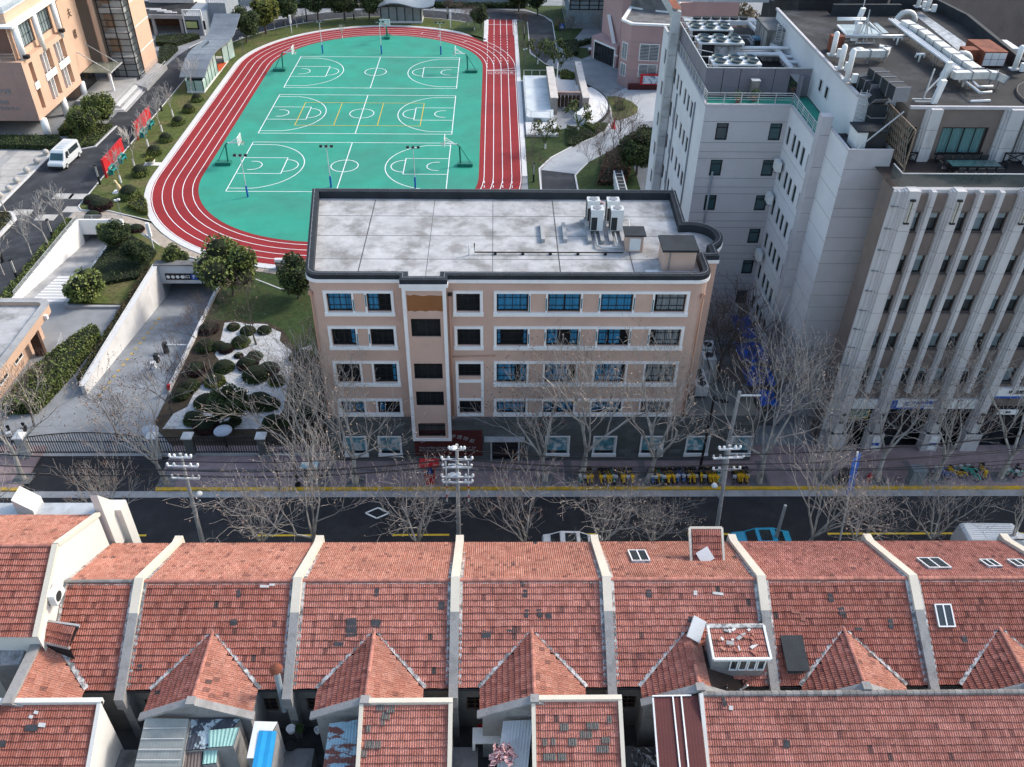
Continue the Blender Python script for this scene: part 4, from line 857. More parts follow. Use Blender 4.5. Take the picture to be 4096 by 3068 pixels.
for x_,y_,z0,z1 in ((XW-.08,79.9,0,20),(XW-.08,85.6,0,22),(XW-.08,72.2,0,22)): pipe(mm, [(x_,y_,z0),(x_,y_,z1)], .07)
pipe(mm, [(18.3,YSo-.1,5),(18.3,YSo-.1,17.4)], .09); mm.build('downpipe', grey_iron, OF)
def railing(name, label, pts, z, h=.9, mat_=galv, posts=1.2, rails=4, parent=None, r=.022):
    mm = M()
    for i in range(len(pts)-1):
        a, b_ = Vector((*pts[i],z)), Vector((*pts[i+1],z)); L_ = (b_-a).length; n = max(1,int(L_/posts))
        for k in range(n+1): p = a.lerp(b_, k/n); mm.bar(p, p+VZ*h, r*2.2)
        for k in range(rails): zz = h*(1-k*.8/rails); mm.bar(a+VZ*zz, b_+VZ*zz, r*2 if k == 0 else r*1.3)
    if parent is not None: return mm.build(name, mat_, parent)
    return tag(mm.build(name, mat_, None, (*pts[0],z)), label, 'railing')
railing('roof_railing', 'bright metal railing round the green roof deck of the office block', [(XW+.05,YNo-8),(XW+.05,YSo+.05),(XWi+.05,YSo+.05),(XWi+.05,YWe+.3)], DZ+.1)
# rusted duct climbing the west wall
px_, py_ = XW-.45, 82.9
dc = T('exhaust_duct', 'rust-topped galvanised duct climbing the west wall and crossing the office roof', 'duct', (px_,py_,8))
for k in range(9):
    z = 9.0+k*1.95; M().box(px_-.38,px_+.38,py_-.4,py_+.4,z,z+1.92).build('duct_section', galv, dc)
t_ = P(2660+15,60,27.4)
yb = 88.9
for k in range(3): M().box(px_-.4,px_+.4,py_+.4+2*k,py_+2.38+2*k,25.9,26.75).build('duct_section', galv, dc)
for k in range(5): M().box(px_+.45+1.9*k,px_+2.33+1.9*k,yb-.45,yb+.45,25.9,26.75).build('duct_section', galv, dc)
for k in range(5): M().box(px_+.5+1.9*k,px_+2.2+1.9*k,yb-.42,yb+.42,26.75,26.77).build('rust_stain', rust, dc)
M().box(px_-.37,px_+.37,py_-.3,py_+5,26.75,26.77).build('rust_stain', rust, dc)
mm = M(); mm.bar((px_+10,yb,26.3),(px_+12,yb+1.5,27.8),.9,.8); mm.bar((px_+12,yb+1.5,27.8),(px_+13.6,yb+1.5,28.0),.9,.8); mm.build('duct_section', galv, dc)
# louvre screen panels, one by one
ls = T('louvre_screen', 'grey-mauve louvred screen with slatted panels round the roof plant', 'screen', (17.1,70.9,DZ))
yl, ztop = 70.9, FY(2819,272,70.9)[2]
xs_ = [17.1,18.5,19.9,21.3,22.7,24.0]
for i in range(5):
    a, b_ = xs_[i]+.03, xs_[i+1]-.03; mm = M().box(a,b_,yl,yl+.05,DZ+.1,ztop)
    po = mm.build('panel', louvre_grey, ls); sl2 = M(); z = DZ+.18
    while z < ztop-.05: sl2.box(a+.02,b_-.02,yl-.035,yl,z,z+.05); z += .11
    o = sl2.build('slat_rows', louvre_grey, po); o['kind'] = 'stuff'
mm = M().box(24.0,24.9,yl,yl+.06,ztop-.45,ztop); mm.box(24.9,25.7,yl,yl+.06,DZ,ztop); mm.build('panel', louvre_grey, ls)
M().box(24.72,24.9,yl-.7,yl,DZ+.02,ztop-.45).build('door', louvre_grey, ls)
for i in range(8):
    y0 = yl+i*2.2; M().box(17.08,17.14,y0+.03,y0+2.17,DZ+.1,ztop).build('panel', louvre_grey, ls)
mm = M(); mm.bar((17.1,yl,ztop+.03),(25.7,yl,ztop+.03),.07); mm.bar((17.1,yl,ztop+.03),(17.1,yl+17.6,ztop+.03),.07); mm.build('top_rail', galv, ls)
mm = M()
for k in range(8): y = yl+1+k*2.0; mm.bar((17.1,y,ztop),(18.6,y+(.8 if k % 2 else 0),ztop-.3),.06)
mm.build('stay', galv, ls)
# chillers with six fans each
def chiller(label, c, nx=3, ny=2, w=4.0, d=2.1, h=2.1):
    t = T('chiller', label, 'chiller', (c[0],c[1],DZ)); x, y = c
    M().box(x-w/2,x+w/2,y-d/2,y+d/2,DZ+h,DZ+h+.14).build('top_plate', ac_white, t)
    M().box(x-w/2+.35,x+w/2-.35,y-d/2+.3,y+d/2-.3,DZ+.3,DZ+h).build('coil', ac_dark, t)
    for sx in (-1,1):
        for sy in (-1,1): mm = M(); mm.bar((x+sx*(w/2-.15),y+sy*(d/2-.12),DZ+h),(x+sx*(w/2-.35),y+sy*(d/2-.5),DZ+.0),.3,.14); mm.build('leg', ac_white, t)
    for i in range(nx):
        for j in range(ny):
            fx_, fy_ = x-w/2+w*(i+.5)/nx, y-d/2+d*(j+.5)/ny
            f_ = M(); f_.lathe([(.40,0),(.44,.10),(.52,.20),(.50,.2),(.40,.06)], (fx_,fy_,DZ+h+.14), 16); fo = f_.build('fan_ring', pane_teal, t)
            b2 = M(); b2.lathe([(.39,0),(.39,.02)], (fx_,fy_,DZ+h+.2), 14); b2.build('fan', ac_dark, fo)
    return t
hz_ = DZ+2.2
for lab, (u,v) in (('white six-fan chiller at the back of the office roof plant',(2838,106)),('white six-fan chiller in the middle behind the stained hut',(2878,159)),('white six-fan chiller nearest the louvred screen',(2940,243))):
    c_ = P(u,v,hz_); chiller(lab, c_[:2])
c_ = P(2778,58,25); mm = M(); x, y = c_[0], c_[1]
ch4 = T('condenser_bank', 'low white condenser bank with a fan row at the back of the office roof', 'chiller', (x,y,DZ)); M().box(x-1,x+6,y-.6,y+.6,DZ+1.2,DZ+1.6).build('casing', ac_white, ch4)
for k in range(6): f_ = M(); f_.lathe([(.36,0),(.42,.2),(.38,.2)], (x+.3+k*.9,y,DZ+1.6), 12); f_.build('fan_ring', ac_dark, ch4)
# stained plaster hut and pump equipment
c_ = P(2906,175,25.0); hut = T('plant_hut', 'small stained plaster hut standing between the chillers on the office roof', 'roof hut', (c_[0],c_[1],DZ)); x, y = c_[0], c_[1]
M().box(x-1.1,x+1.1,y-.7,y+1,DZ,DZ+2.0).build('wall', mk('stained_plaster', (.42,.41,.40), .9, .3, 1.5, c2=(.10,.10,.10), s2=1.0, a2=.8), hut); M().box(x-1.2,x+1.2,y-.8,y+1.1,DZ+2.0,DZ+2.12).build('lid', concrete_dk, hut)
stain = mk('streaked_concrete', (.33,.32,.31), .9, .25, 1, c2=(.06,.055,.05), s2=1.2, a2=.85, lo=.45, hi=.6, stretch=(2.5,2.5,.25))
tk = T('water_tank', 'large dark-streaked concrete water tank with a cage ladder on the office roof', 'water tank', (25.2,84,DZ))
c0, c1 = P(3072,125,25.6), P(3220,130,25.6); M().box(c0[0],c1[0],c0[1],c0[1]+4,DZ,25.6).build('wall', stain, tk); M().box(c0[0]-.1,c1[0]+.1,c0[1]-.1,c0[1]+4,25.6,25.75).build('lid', concrete_dk, tk)
M().box(c0[0]+2,c0[0]+3.2,c0[1]+.6,c0[1]+1.6,25.75,25.85).build('hatch', galv, tk)
def cage_ladder(label, x, y, z0, z1, nrm=(0,-1)):
    t = T('cage_ladder', label, 'ladder', (x,y,z0)); mm = M()
    for s_ in (-.22,.22): mm.bar((x+s_,y,z0),(x+s_,y,z1),.04)
    z = z0+.2
    while z < z1: mm.bar((x-.22,y,z),(x+.22,y,z),.03); z += .3
    mm.build('rungs', galv, t); cg = M(); z = max(z0+.8, z1-2.8)
    while z <= z1+.01:
        pts = [(x+.38*math.sin(R(a))*1.0, y+nrm[1]*.36*(1-math.cos(R(a))), z) for a in range(-180,181,30)]
        cg.tube(pts, .018, 4, False); z += .6
    cg.build('cage', galv, t); return t
cage_ladder('grey cage ladder on the front of the streaked water tank', c0[0]+1.0, c0[1]-.12, DZ, 26.3)
pump = T('pump_set', 'blue pump unit among pipes in the middle of the office roof', 'pump', (*P(3030,170,24)[:2],DZ)); x, y = pump.location.x, pump.location.y
M().box(x-.55,x+.55,y-.4,y+.4,DZ,DZ+1.5).build('casing', mk('pale_blue_enamel', (.12,.24,.34), .5, .15, 1), pump); M().box(x-.35,x+.35,y-.43,y-.4,DZ+.5,DZ+1.3).build('grille', ac_dark, pump)
def rp(label, pts, r, name='roof_pipe', mat_=pipe_white, legs=None):
    mm = M(); pipe(mm, pts, r)
    t = T(name, label, 'pipe', pts[0]); mm.build('pipe_run', mat_, t)
    if legs:
        for k in range(1, len(pts)):
            a, b_ = Vector(pts[k-1]), Vector(pts[k]); n = int((b_-a).length/2.5)
            for q in range(n):
                p = a.lerp(b_, (q+.5)/n); lm_ = M().bar((p.x-.12,p.y,legs),(p.x-.12,p.y,p.z-r*.8),.05); lm_.bar((p.x+.12,p.y,legs),(p.x+.12,p.y,p.z-r*.8),.05); lm_.build('support', grey_iron, t)
    return t
DP = lambda x, y, z: P(2650+x*.3165, y*.3165, z)
zp = 24.4
rp('thick clad pipe running from the hut to the right across the office roof', [DP(940,690,zp),DP(1470,690,zp),DP(1560,790,zp),DP(1900,790,zp)], .2, legs=DZ)
rp('thick clad pipe slanting down the office roof from the duct elbow', [DP(1060,270,zp),DP(1300,490,zp),DP(1450,640,zp),DP(1640,870,zp)], .22, legs=DZ)
rp('second clad pipe slanting beside the thick one', [DP(1120,260,zp),DP(1370,480,zp),DP(1500,680,zp),DP(1560,720,zp),DP(1830,715,zp),DP(1840,780,zp-.6)], .15, legs=DZ)
rp('long straight clad pipe bridging from the hut to the bank wall', [DP(980,605,zp+.4),DP(2060,610,zp+.4)], .15)
rp('clad pipe branch with a bend near the streaked tank', [DP(1340,470,zp),DP(1420,480,zp),DP(1460,530,zp),DP(1670,530,zp),DP(1672,590,zp-.8)], .14)
rp('paired grey pipes behind the middle chiller', [DP(840,455,zp),DP(1100,455,zp),DP(1150,520,zp)], .12, mat_=grey_iron)
rp('lower grey pipe behind the middle chiller', [DP(880,485,zp-.2),DP(1080,485,zp-.2),DP(1140,560,zp-.2)], .12, mat_=grey_iron)
rp('clad pipe stub along the middle chiller hut', [DP(920,650,zp-.3),DP(1420,650,zp-.3)], .12)
# pots and boxes on the green deck
for i, (u,v) in enumerate(((3170,372),(3240,375),(3262,395),(3015,405),(2950,412))):
    c_ = P(u,v,DZ); t = T('potted_plant', 'potted plant on the green office deck, number %s from the left' % ('four','two of the right pair','five','three','one')[i] if False else ['dark potted shrub by the screen door on the green deck','potted shrub at the foot of the bank wall on the green deck','front pot before the bank wall on the green deck','pot beside the metal flue on the green deck','small pot near the front railing of the green deck'][i], 'plant', c_)
    mm = M(); mm.lathe([(.16,0),(.24,.4),(.26,.42)], c_, 10); mm.build('pot', mk('pot_clay', (.20,.12,.09), .9) if 'pot_clay' not in MATS else MATS['pot_clay'], t)
    lf = M()
    for k in range(60):
        a = random.uniform(0,6.28); r_ = random.uniform(.05,.4); z = c_[2]+.4+random.uniform(0,.55); p = Vector((c_[0]+r_*math.cos(a),c_[1]+r_*math.sin(a),z)); d = Vector((random.uniform(-1,1),random.uniform(-1,1),random.uniform(-.2,1))).normalized()*.12; e = d.orthogonal().normalized()*.05
        lf.poly([p-d,p+e,p+d,p-e])
    lf.build('foliage', mk('pot_leaf', (.05,.09,.03), .8, .4, 6) if 'pot_leaf' not in MATS else MATS['pot_leaf'], t)
c_ = P(3010,395,DZ); t = T('metal_flue', 'dull metal flue box leaning by the louvred screen', 'flue', c_); M().box(c_[0]-.3,c_[0]+.3,c_[1]-.2,c_[1]+.3,DZ,DZ+1.5).build('casing', mk('weathered_metal', (.26,.24,.22), .6, .25, 1.5, m=.3), t); M().box(c_[0]-.36,c_[0]+.36,c_[1]-.26,c_[1]+.36,DZ+1.5,DZ+1.56).build('cap', galv, t)
ac_unit('outdoor_unit', 'upper white air conditioner in the inner corner of the office block', (23.35,67.6,18.0), R(90), s=1.3); ac_unit('outdoor_unit', 'middle white air conditioner in the inner corner of the office block', (23.35,68.0,14.9), R(90), s=1.3); ac_unit('outdoor_unit', 'lowest white air conditioner in the inner corner of the office block', (23.35,67.6,9.6), R(90), s=1.3)
# ================================================================ bank
BK = T('bank_building', 'bank building with tall pale stone pilasters, brown panels and a dark flat roof', 'building', (35,56,0))
YB_ = 53.2; BZ = 22.9; XB = 26.6; XE = 46.0
RZB = 26.5
mm = M(); mm.poly([(XB,YB_+.5,0),(XE,YB_+.5,0),(XE,YB_+.5,BZ),(XB,YB_+.5,BZ)]); 
# piers: (x centre, half width, kind)
piers = [(27.75,.62,2),(29.25,.24,0),(30.9,.55,1),(32.45,.24,0),(33.85,.24,0),(35.6,.55,1),(37.2,.24,0),(38.9,.55,1),(40.8,.24,0),(42.5,.24,0),(44.2,.55,1)]
bf = [(21.2,19.8),(17.9,16.5),(14.6,13.2),(11.3,9.9),(8.0,6.6)]   # window tops/bottoms
mm = M(); bh = []
for i in range(len(piers)-1):
    a = piers[i][0]+piers[i][1]; b_ = piers[i+1][0]-piers[i+1][1]
    for zt_, zb_ in bf: bh.append((a-XB+.02,b_-XB-.02,zb_,zt_))
holed(mm, (XB,YB_+.35), (1,0), XE-XB, 4.2, BZ, bh, .25)
mm.poly([(XB,YB_+2.2,0),(XB,YB_+.35,0),(XB,YB_+.35,BZ),(XB,YB_+2.2,BZ)])
mm.build('wall', brown_panel, BK)
for k, h in enumerate(bh): 
    wd = win(BK, (XB,YB_+.35), (1,0), *h, 1, 2, .2, pane if k % 3 else pane_light, dark_frame, .08, transom=(.72,)); 
    M().box(XB+h[0]+.02,XB+h[1]-.02,YB_+.5,YB_+.54,h[3]-.42,h[3]-.06).build('blind', mk('pale_blind', (.35,.42,.44), .8) if 'pale_blind' not in MATS else MATS['pale_blind'], wd)
for i in range(len(piers)-1):     # spandrel panels between the piers
    a = piers[i][0]+piers[i][1]; b_ = piers[i+1][0]-piers[i+1][1]
    for k, (zt_,zb_) in enumerate(bf):
        M().box(a+.02,b_-.02,YB_+.16,YB_+.33,zb_-1.75,zb_-.14).build('spandrel', brown_panel, BK)
        M().box(a+.01,b_-.01,YB_+.12,YB_+.36,zb_-.14,zb_-.02).build('sill', mk('brown_sill', (.16,.13,.115), .6) if 'brown_sill' not in MATS else MATS['brown_sill'], BK)
    M().box(a+.02,b_-.02,YB_+.14,YB_+.33,21.42,BZ-.25).build('spandrel', brown_panel, BK)
for (x, hw, kd) in piers:
    z0 = 0 if kd else 5.9; t_ = M()
    def fl_(x0,x1,y0,z1): t_.box(x0,x1,y0,YB_+.34,z0,z1)
    if kd == 0:
        fl_(x-hw*.62,x+hw*.62,YB_-.16,BZ+.05); fl_(x-hw,x-hw*.62,YB_-.02,BZ-.02); fl_(x+hw*.62,x+hw,YB_-.02,BZ-.02)
    else:
        fl_(x-hw*.55,x+hw*.55,YB_-.42,BZ+.22); fl_(x-hw*.78,x-hw*.55,YB_-.26,BZ+.14); fl_(x+hw*.55,x+hw*.78,YB_-.26,BZ+.14); fl_(x-hw,x-hw*.78,YB_-.1,BZ+.06); fl_(x+hw*.78,x+hw,YB_-.1,BZ+.06)
        if kd == 2: fl_(x-hw-.25,x-hw,YB_+.0,BZ); fl_(x-hw-.5,x-hw-.25,YB_+.14,BZ-.05)
    po = t_.build('pilaster', pil_stone, BK); jn = M(); z = 1.9
    while z < BZ:
        if z > z0: 
            jn.box(x-hw*(.55 if kd else .62)-.004,x+hw*(.55 if kd else .62)+.004,YB_-(.424 if kd else .164),YB_,z,z+.03)
            if kd: jn.box(x-hw*.78-.004,x+hw*.78+.004,YB_-.264,YB_,z,z+.028); jn.box(x-hw-(.5 if kd == 2 else 0),x+hw+.004,YB_-.104,YB_+.1,z,z+.026)
        z += 1.66
    jn.build('joint', joint_dk, po)['kind'] = 'stuff'
    if kd:
        for zz, hh in ((20.9,1.55),(3.2,.75)):
            lp = M().box(x-.13,x+.13,YB_-.56,YB_-.43,zz,zz+hh); lo_ = lp.build('wall_lamp', mk('lamp_shade', (.50,.47,.40), .5, .15, 4) if 'lamp_shade' not in MATS else MATS['lamp_shade'], BK)
            cp = M().box(x-.17,x+.17,YB_-.6,YB_-.44,zz-.12,zz); cp.box(x-.17,x+.17,YB_-.6,YB_-.44,zz+hh,zz+hh+.12); cp.box(x-.02,x+.02,YB_-.58,YB_-.56,zz,zz+hh); cp.build('lamp_cap', dark_frame, lo_)
        M().box(x-hw-.12,x+hw+.12,YB_-.55,YB_+.3,0,1.9).build('pedestal', pil_stone, BK)
        M().box(x-hw-.02,x+hw+.02,YB_-.5,YB_+.1,1.9,1.96).build('pedestal_band', dark_frame, BK)
# ground floor: dark shopfront, white fascia, signs
mm = M().box(XB,XE,YB_+.9,YB_+1.0,0,4.2); mm.box(XB,XE,YB_+.3,YB_+1.2,0,.18); mm.build('shopfront', pane_dark, BK)
mm = M()
for x in (28.9,29.6,32.2,33.2,34.3,37.0,37.8,40.2,41.4): mm.box(x-.03,x+.03,YB_+.84,YB_+.92,.18,4.2)
for z in (1.1,2.6): mm.box(28.4,44,YB_+.85,YB_+.92,z-.03,z+.03)
mm.build('shopfront_frame', dark_frame, BK)
M().box(XB,XE,YB_+.2,YB_+.9,5.1,6.2).build('fascia_board', brown_panel, BK)
fs = M(); fz0, fz1 = 4.2, 5.1
for a, b_ in ((28.45,30.35),(31.45,35.05),(36.15,38.35)): fs.box(a,b_,YB_-.02,YB_+.2,fz0,fz1)
fo = fs.build('sign_board', white, BK)
M().box(31.47,31.95,YB_-.03,YB_-.021,fz0+.02,fz1-.02).build('sign_band', blue_paint, BK); M().box(31.95,34.2,YB_-.032,YB_-.022,fz0,fz0+.14).build('sign_band', blue_paint, BK)
lg = M(); cx_, cz_ = 32.75, 4.72
for k in range(20):
    a0, a1 = R(50+k*14), R(50+(k+1)*14); q = [(cx_+r_*math.cos(a), YB_-.04, cz_+r_*math.sin(a)) for r_,a in ((.22,a0),(.22,a1),(.12,a1),(.12,a0))]; lg.poly(q)
lg.poly([(cx_-.06,YB_-.041,cz_-.06),(cx_+.06,YB_-.041,cz_-.06),(cx_+.06,YB_-.041,cz_+.06),(cx_-.06,YB_-.041,cz_+.06)])
lg.build('emblem', blue_paint, BK)
lettering(BK, '中国建设银行', .34, (34.1,YB_-.045,4.82), blue_paint, sx=.95); lettering(BK, 'China Construction Bank', .13, (34.0,YB_-.045,4.5), blue_paint)
# corner sign panel and counter stickers
for x in (31.0,35.7):
    M().box(x-.3,x+.3,YB_-.62,YB_-.56,.35,1.75).build('notice_board', white, BK); M().box(x-.3,x+.3,YB_-.63,YB_-.621,.8,1.1).build('notice_band', blue_paint, BK)
mm = M().box(28.5,29.9,YB_+.0,YB_+.06,3.3,4.1); mm.build('poster', mk('green_poster', (.05,.16,.10), .6, .7, 2.5), BK); M().box(28.45,29.95,YB_-.02,YB_+.0,3.22,3.3).build('poster_frame', yellow_line, BK); M().box(29.9,29.97,YB_-.02,YB_+.0,3.3,4.1).build('poster_frame', yellow_line, BK)
# rounded corner with the second fascia
rc = M(); pts = [(39.5+4.5*math.sin(R(a)), 52.9-4.3*(1-math.cos(R(a)))*0, 0) for a in range(0,91,15)]
mm = M().box(39.5,43.9,YB_-.1,YB_+.2,5.35,6.3); mm.build('sign_board', white, BK); M().box(39.5,42.7,YB_-.12,YB_-.1,5.36,5.55).build('sign_band', blue_paint, BK); lettering(BK, '中国建设银行', .40, (41.6,YB_-.13,5.95), dark_frame)
M().box(40.0,41.6,YB_-.5,YB_-.4,4.0,4.45).build('hanging_sign', white, BK); lettering(BK, '银行', .22, (40.8,YB_-.52,4.24), dark_frame)
# terrace: deck, glass balustrade, furniture
M().box(XB+.1,XE,YB_+.34,YB_+.75,BZ-.35,BZ).build('cornice', pil_stone, BK)
M().sheet([(XB+.1,YB_+.6),(XE,YB_+.6),(XE,58.8),(XB+.1,58.8)], BZ-.06).build('terrace_deck', deck_wood, BK)
gb = M(); zg = BZ+.98
gb.poly([(27.1,YB_+.7,BZ),(XE,YB_+.7,BZ),(XE,YB_+.7,zg),(27.1,YB_+.7,zg)]); gb.poly([(27.1,YB_+2.3,BZ),(27.1,YB_+.7,BZ),(27.1,YB_+.7,zg),(27.1,YB_+2.3,zg)])
bg_ = gb.build('glass_balustrade', glass('balustrade_glass', (.10,.16,.15), .06, .35), BK)
mm = M(); mm.bar((27.1,YB_+.7,zg),(XE,YB_+.7,zg),.06); mm.bar((27.1,YB_+.7,zg),(27.1,YB_+2.3,zg),.06); mm.build('handrail', galv, bg_)
# penthouse wall
YP, ZP0, ZP1 = 58.7, BZ-.05, RZB
mm = M(); ph = [(2.75,6.05,ZP0+.25,ZP0+2.35),(.1,.95,ZP0+.25,ZP0+2.35),(8.9,12.5,ZP0+.25,ZP0+2.35)]
holed(mm, (28.6,YP), (1,0), 17.4, ZP0, ZP1-.05, ph, .25); mm.poly([(28.6,YP+2.4,ZP0),(28.6,YP,ZP0),(28.6,YP,ZP1-.05),(28.6,YP+2.4,ZP1-.05)]); mm.build('penthouse_wall', brown_panel, BK)
cur_teal = mk('teal_curtain', (.20,.38,.38), .8, .3, 2.0, stretch=(5,1,.1))
for h in ph: win(BK, (28.6,YP), (1,0), *h, 4, 1, .2, clear, dark_frame, .12, curt=[(.02,.98)], cm=cur_teal)
for x, hw in ((30.35,.62),(36.0,.75),(37.35,.45),(43.5,.6)):
    t_ = M().box(x-hw*.6,x+hw*.6,YP-.5,YP+.02,ZP0,ZP1+.12); t_.box(x-hw*.8,x-hw*.6,YP-.34,YP+.02,ZP0,ZP1+.06); t_.box(x+hw*.6,x+hw*.8,YP-.34,YP+.02,ZP0,ZP1+.06); t_.box(x-hw,x-hw*.8,YP-.18,YP+.02,ZP0,ZP1); t_.box(x+hw*.8,x+hw,YP-.18,YP+.02,ZP0,ZP1); po = t_.build('pilaster', pil_stone, BK)
    jn = M()
    for z in (ZP0+1.0,ZP0+2.3): jn.box(x-hw*.6-.004,x+hw*.6+.004,YP-.504,YP-.35,z,z+.03); jn.box(x-hw-.004,x+hw+.004,YP-.184,YP,z,z+.03)
    jn.build('joint', joint_dk, po)
# drum at the far right with its column
dr_ = M(); DC = (41.6,60.4); 
dr_.smooth = True
pts = arcp(DC[0],DC[1],4.3,100,300,20)
for i in range(20): dr_.poly([(*pts[i],BZ),(*pts[i+1],BZ),(*pts[i+1],ZP1+.2),(*pts[i],ZP1+.2)])
dr_.smooth = False; dr_.sheet(arcp(DC[0],DC[1],4.3,0,360,40)[:-1], ZP1+.2); dr_.build('drum', brown_panel, BK)
M().sheet(arcp(DC[0],DC[1],4.25,0,360,40)[:-1], ZP1+.21).build('drum_roof', roof_dark, BK)
for a in (215,255):
    x, y = DC[0]+4.35*math.cos(R(a)), DC[1]+4.35*math.sin(R(a)); t_ = M().box(x-.42,x+.42,y-.35,y+.35,BZ-.05,ZP1+.5); t_.box(x-.55,x+.55,y-.2,y+.3,BZ-.05,ZP1+.4); t_.build('pilaster', pil_stone, BK)
    lp = M().box(x-.14,x+.14,y-.46,y-.35,ZP1-1.6,ZP1+.0); lp.build('wall_lamp', MATS['lamp_shade'], BK)
# main roof
ER = lambda x, y, z=RZB: P(3350+x*.3373, y*.3373, z)
rp_ = [(25.8,60.9),(28.6,60.9),(28.6,YP-.02),(XE,YP-.02),(XE,64),(40.1,66.4),(41.2,79),(40.5,84.5),(36.5,84.5),(36.5,82.2),(30.3,82.0),(30.3,83.5),(25.8,83.5)]
M().sheet(rp_, RZB).build('roof', roof_dark, BK)
mm = M(); mm.poly([(25.8,83.5,0),(25.8,60.9,0),(25.8,60.9,RZB+.1),(25.8,83.5,RZB+.1)]); mm.poly([(25.8,60.9,20),(28.6,60.9,20),(28.6,60.9,RZB+.1),(25.8,60.9,RZB+.1)]); mm.build('west_wall', gran_white, BK)
ww = T_w = None
for y in (68.6,67.0): win(BK, (25.78,84), (0,-1), 84-y-.35, 84-y+.35, 24.2,25.2, 1, 1, .0, pane_dark, gran_white, .05)
mm = M()
for a, b_ in (((25.75,83.5),(25.75,60.9)),((28.6,YP-.05),(XE,YP-.05)),((25.8,60.9),(28.6,60.9))): mm.bar((*a,RZB+.12),(*b_,RZB+.12),.22,.2)
mm.build('roof_coping', gran_grey, BK)
mm = M()
for a, b_ in (((40.1,66.4),(41.2,79)),((41.2,79),(40.5,84.5)),((36.5,82.2),(30.3,82.0)),((40.5,84.5),(36.5,84.5))): mm.bar((*a,RZB+.45),(*b_,RZB+.45),.35,.95)
mm.build('parapet', membrane, BK)
mm = M().box(41.4,44.2,74.5,77.0,20,25.9); mm.build('stair_tower', gran_white, BK)
# rear upper roof and far blocks
mm = M().box(28,36.2,84.5,96,20,28.2); o = mm.build('rear_block', roof_dark, BK)
mm = M().box(28,36.2,84.3,84.5,28.0,28.35); mm.bar((28,84.35,28.6),(36.2,84.35,28.6),.06); mm.build('rear_coping', gran_white, BK)

M().box(XE,90,YB_+.35,75,0,BZ+2).build('east_shadow_mass', brown_panel, BK)  # unseen mass added beyond the bank so its shadow covers the street
# ================================================================ plant on the bank roof and terrace
def duct(label, pts, w, h, name='air_duct', mat_=galv, zleg=None, seg=1.5):
    t = T(name, label, 'duct', pts[0])
    for k in range(len(pts)-1):
        a, b_ = Vector(pts[k]), Vector(pts[k+1]); L_ = (b_-a).length; n = max(1, round(L_/seg))
        for q in range(n):
            p0, p1 = a.lerp(b_, q/n), a.lerp(b_, (q+1)/n); d = (p1-p0).normalized()*.02
            M().bar(p0+d, p1-d, w, h).build('duct_section', mat_, t)
            fl2 = M().bar(p1-d*1.5, p1+d*1.5, w+.1, h+.1); fl2.build('flange', grey_iron, t)
        if zleg is not None:
            for q in range(max(1, int(L_/2.6))):
                p = a.lerp(b_, (q+.5)/max(1, int(L_/2.6))); M().bar((p.x,p.y,zleg),(p.x,p.y,p.z-h/2),.08).build('support', grey_iron, t)
    return t
clad = mk('foil_cladding', (.62,.62,.60), .5, .15, 1.2, .2, 6, m=.15, c2=(.45,.45,.44), s2=1, a2=.6)
zd = RZB+1.0
duct('long pale duct slanting across the dark bank roof', [ER(790,270,zd),ER(1000,385,zd),ER(1290,600,zd),ER(1660,850,zd)], .75, .5, mat_=clad, zleg=RZB)
duct('pale duct running right to the drum roof on the bank', [ER(1370,890,zd),ER(1780,880,zd),ER(1890,895,zd),ER(1980,940,zd-.3)], .55, .5, mat_=clad, zleg=RZB)
duct('hooked pale duct on the left of the bank roof', [ER(200,630,zd-.2),ER(560,630,zd-.2),ER(590,590,zd-.2),ER(490,575,zd-.2)], .5, .5, mat_=clad, zleg=RZB)
duct('black boxed duct on the lower left of the bank roof', [ER(430,870,zd),ER(760,1120,zd)], 1.0, .9, mat_=membrane, zleg=RZB, seg=1.0)
for q, (a, b_) in enumerate((((610,220),(870,430)),)): pass
for k in range(3):
    dx = k*.22
    pts = [ER(610,225,RZB+.9),ER(865,430,RZB+.9),ER(1470,870,RZB+.9)]; pts = [(x+dx,y-dx*.3,z) for x,y,z in pts]
    rp('clad pipe of the slanting triple run on the bank roof, %s' % ('left one','middle one','right one')[k], pts, .09, legs=RZB if k == 1 else None)
rp('clad pipe pair crossing the bank roof below the skylight, upper one', [ER(90,425,RZB+.7),ER(865,425,RZB+.7)], .11); rp('clad pipe pair crossing the bank roof below the skylight, lower one', [ER(90,445,RZB+.5),ER(660,445,RZB+.5)], .06)
rp('outer bent pipe ending at the drum on the bank roof', [ER(1470,930,RZB+.6),ER(1690,1100,RZB+.6),ER(1825,1088,RZB+.6)], .09); rp('inner bent pipe ending at the drum on the bank roof', [ER(1560,925,RZB+.6),ER(1670,1030,RZB+.6),ER(1840,1022,RZB+.6)], .09)
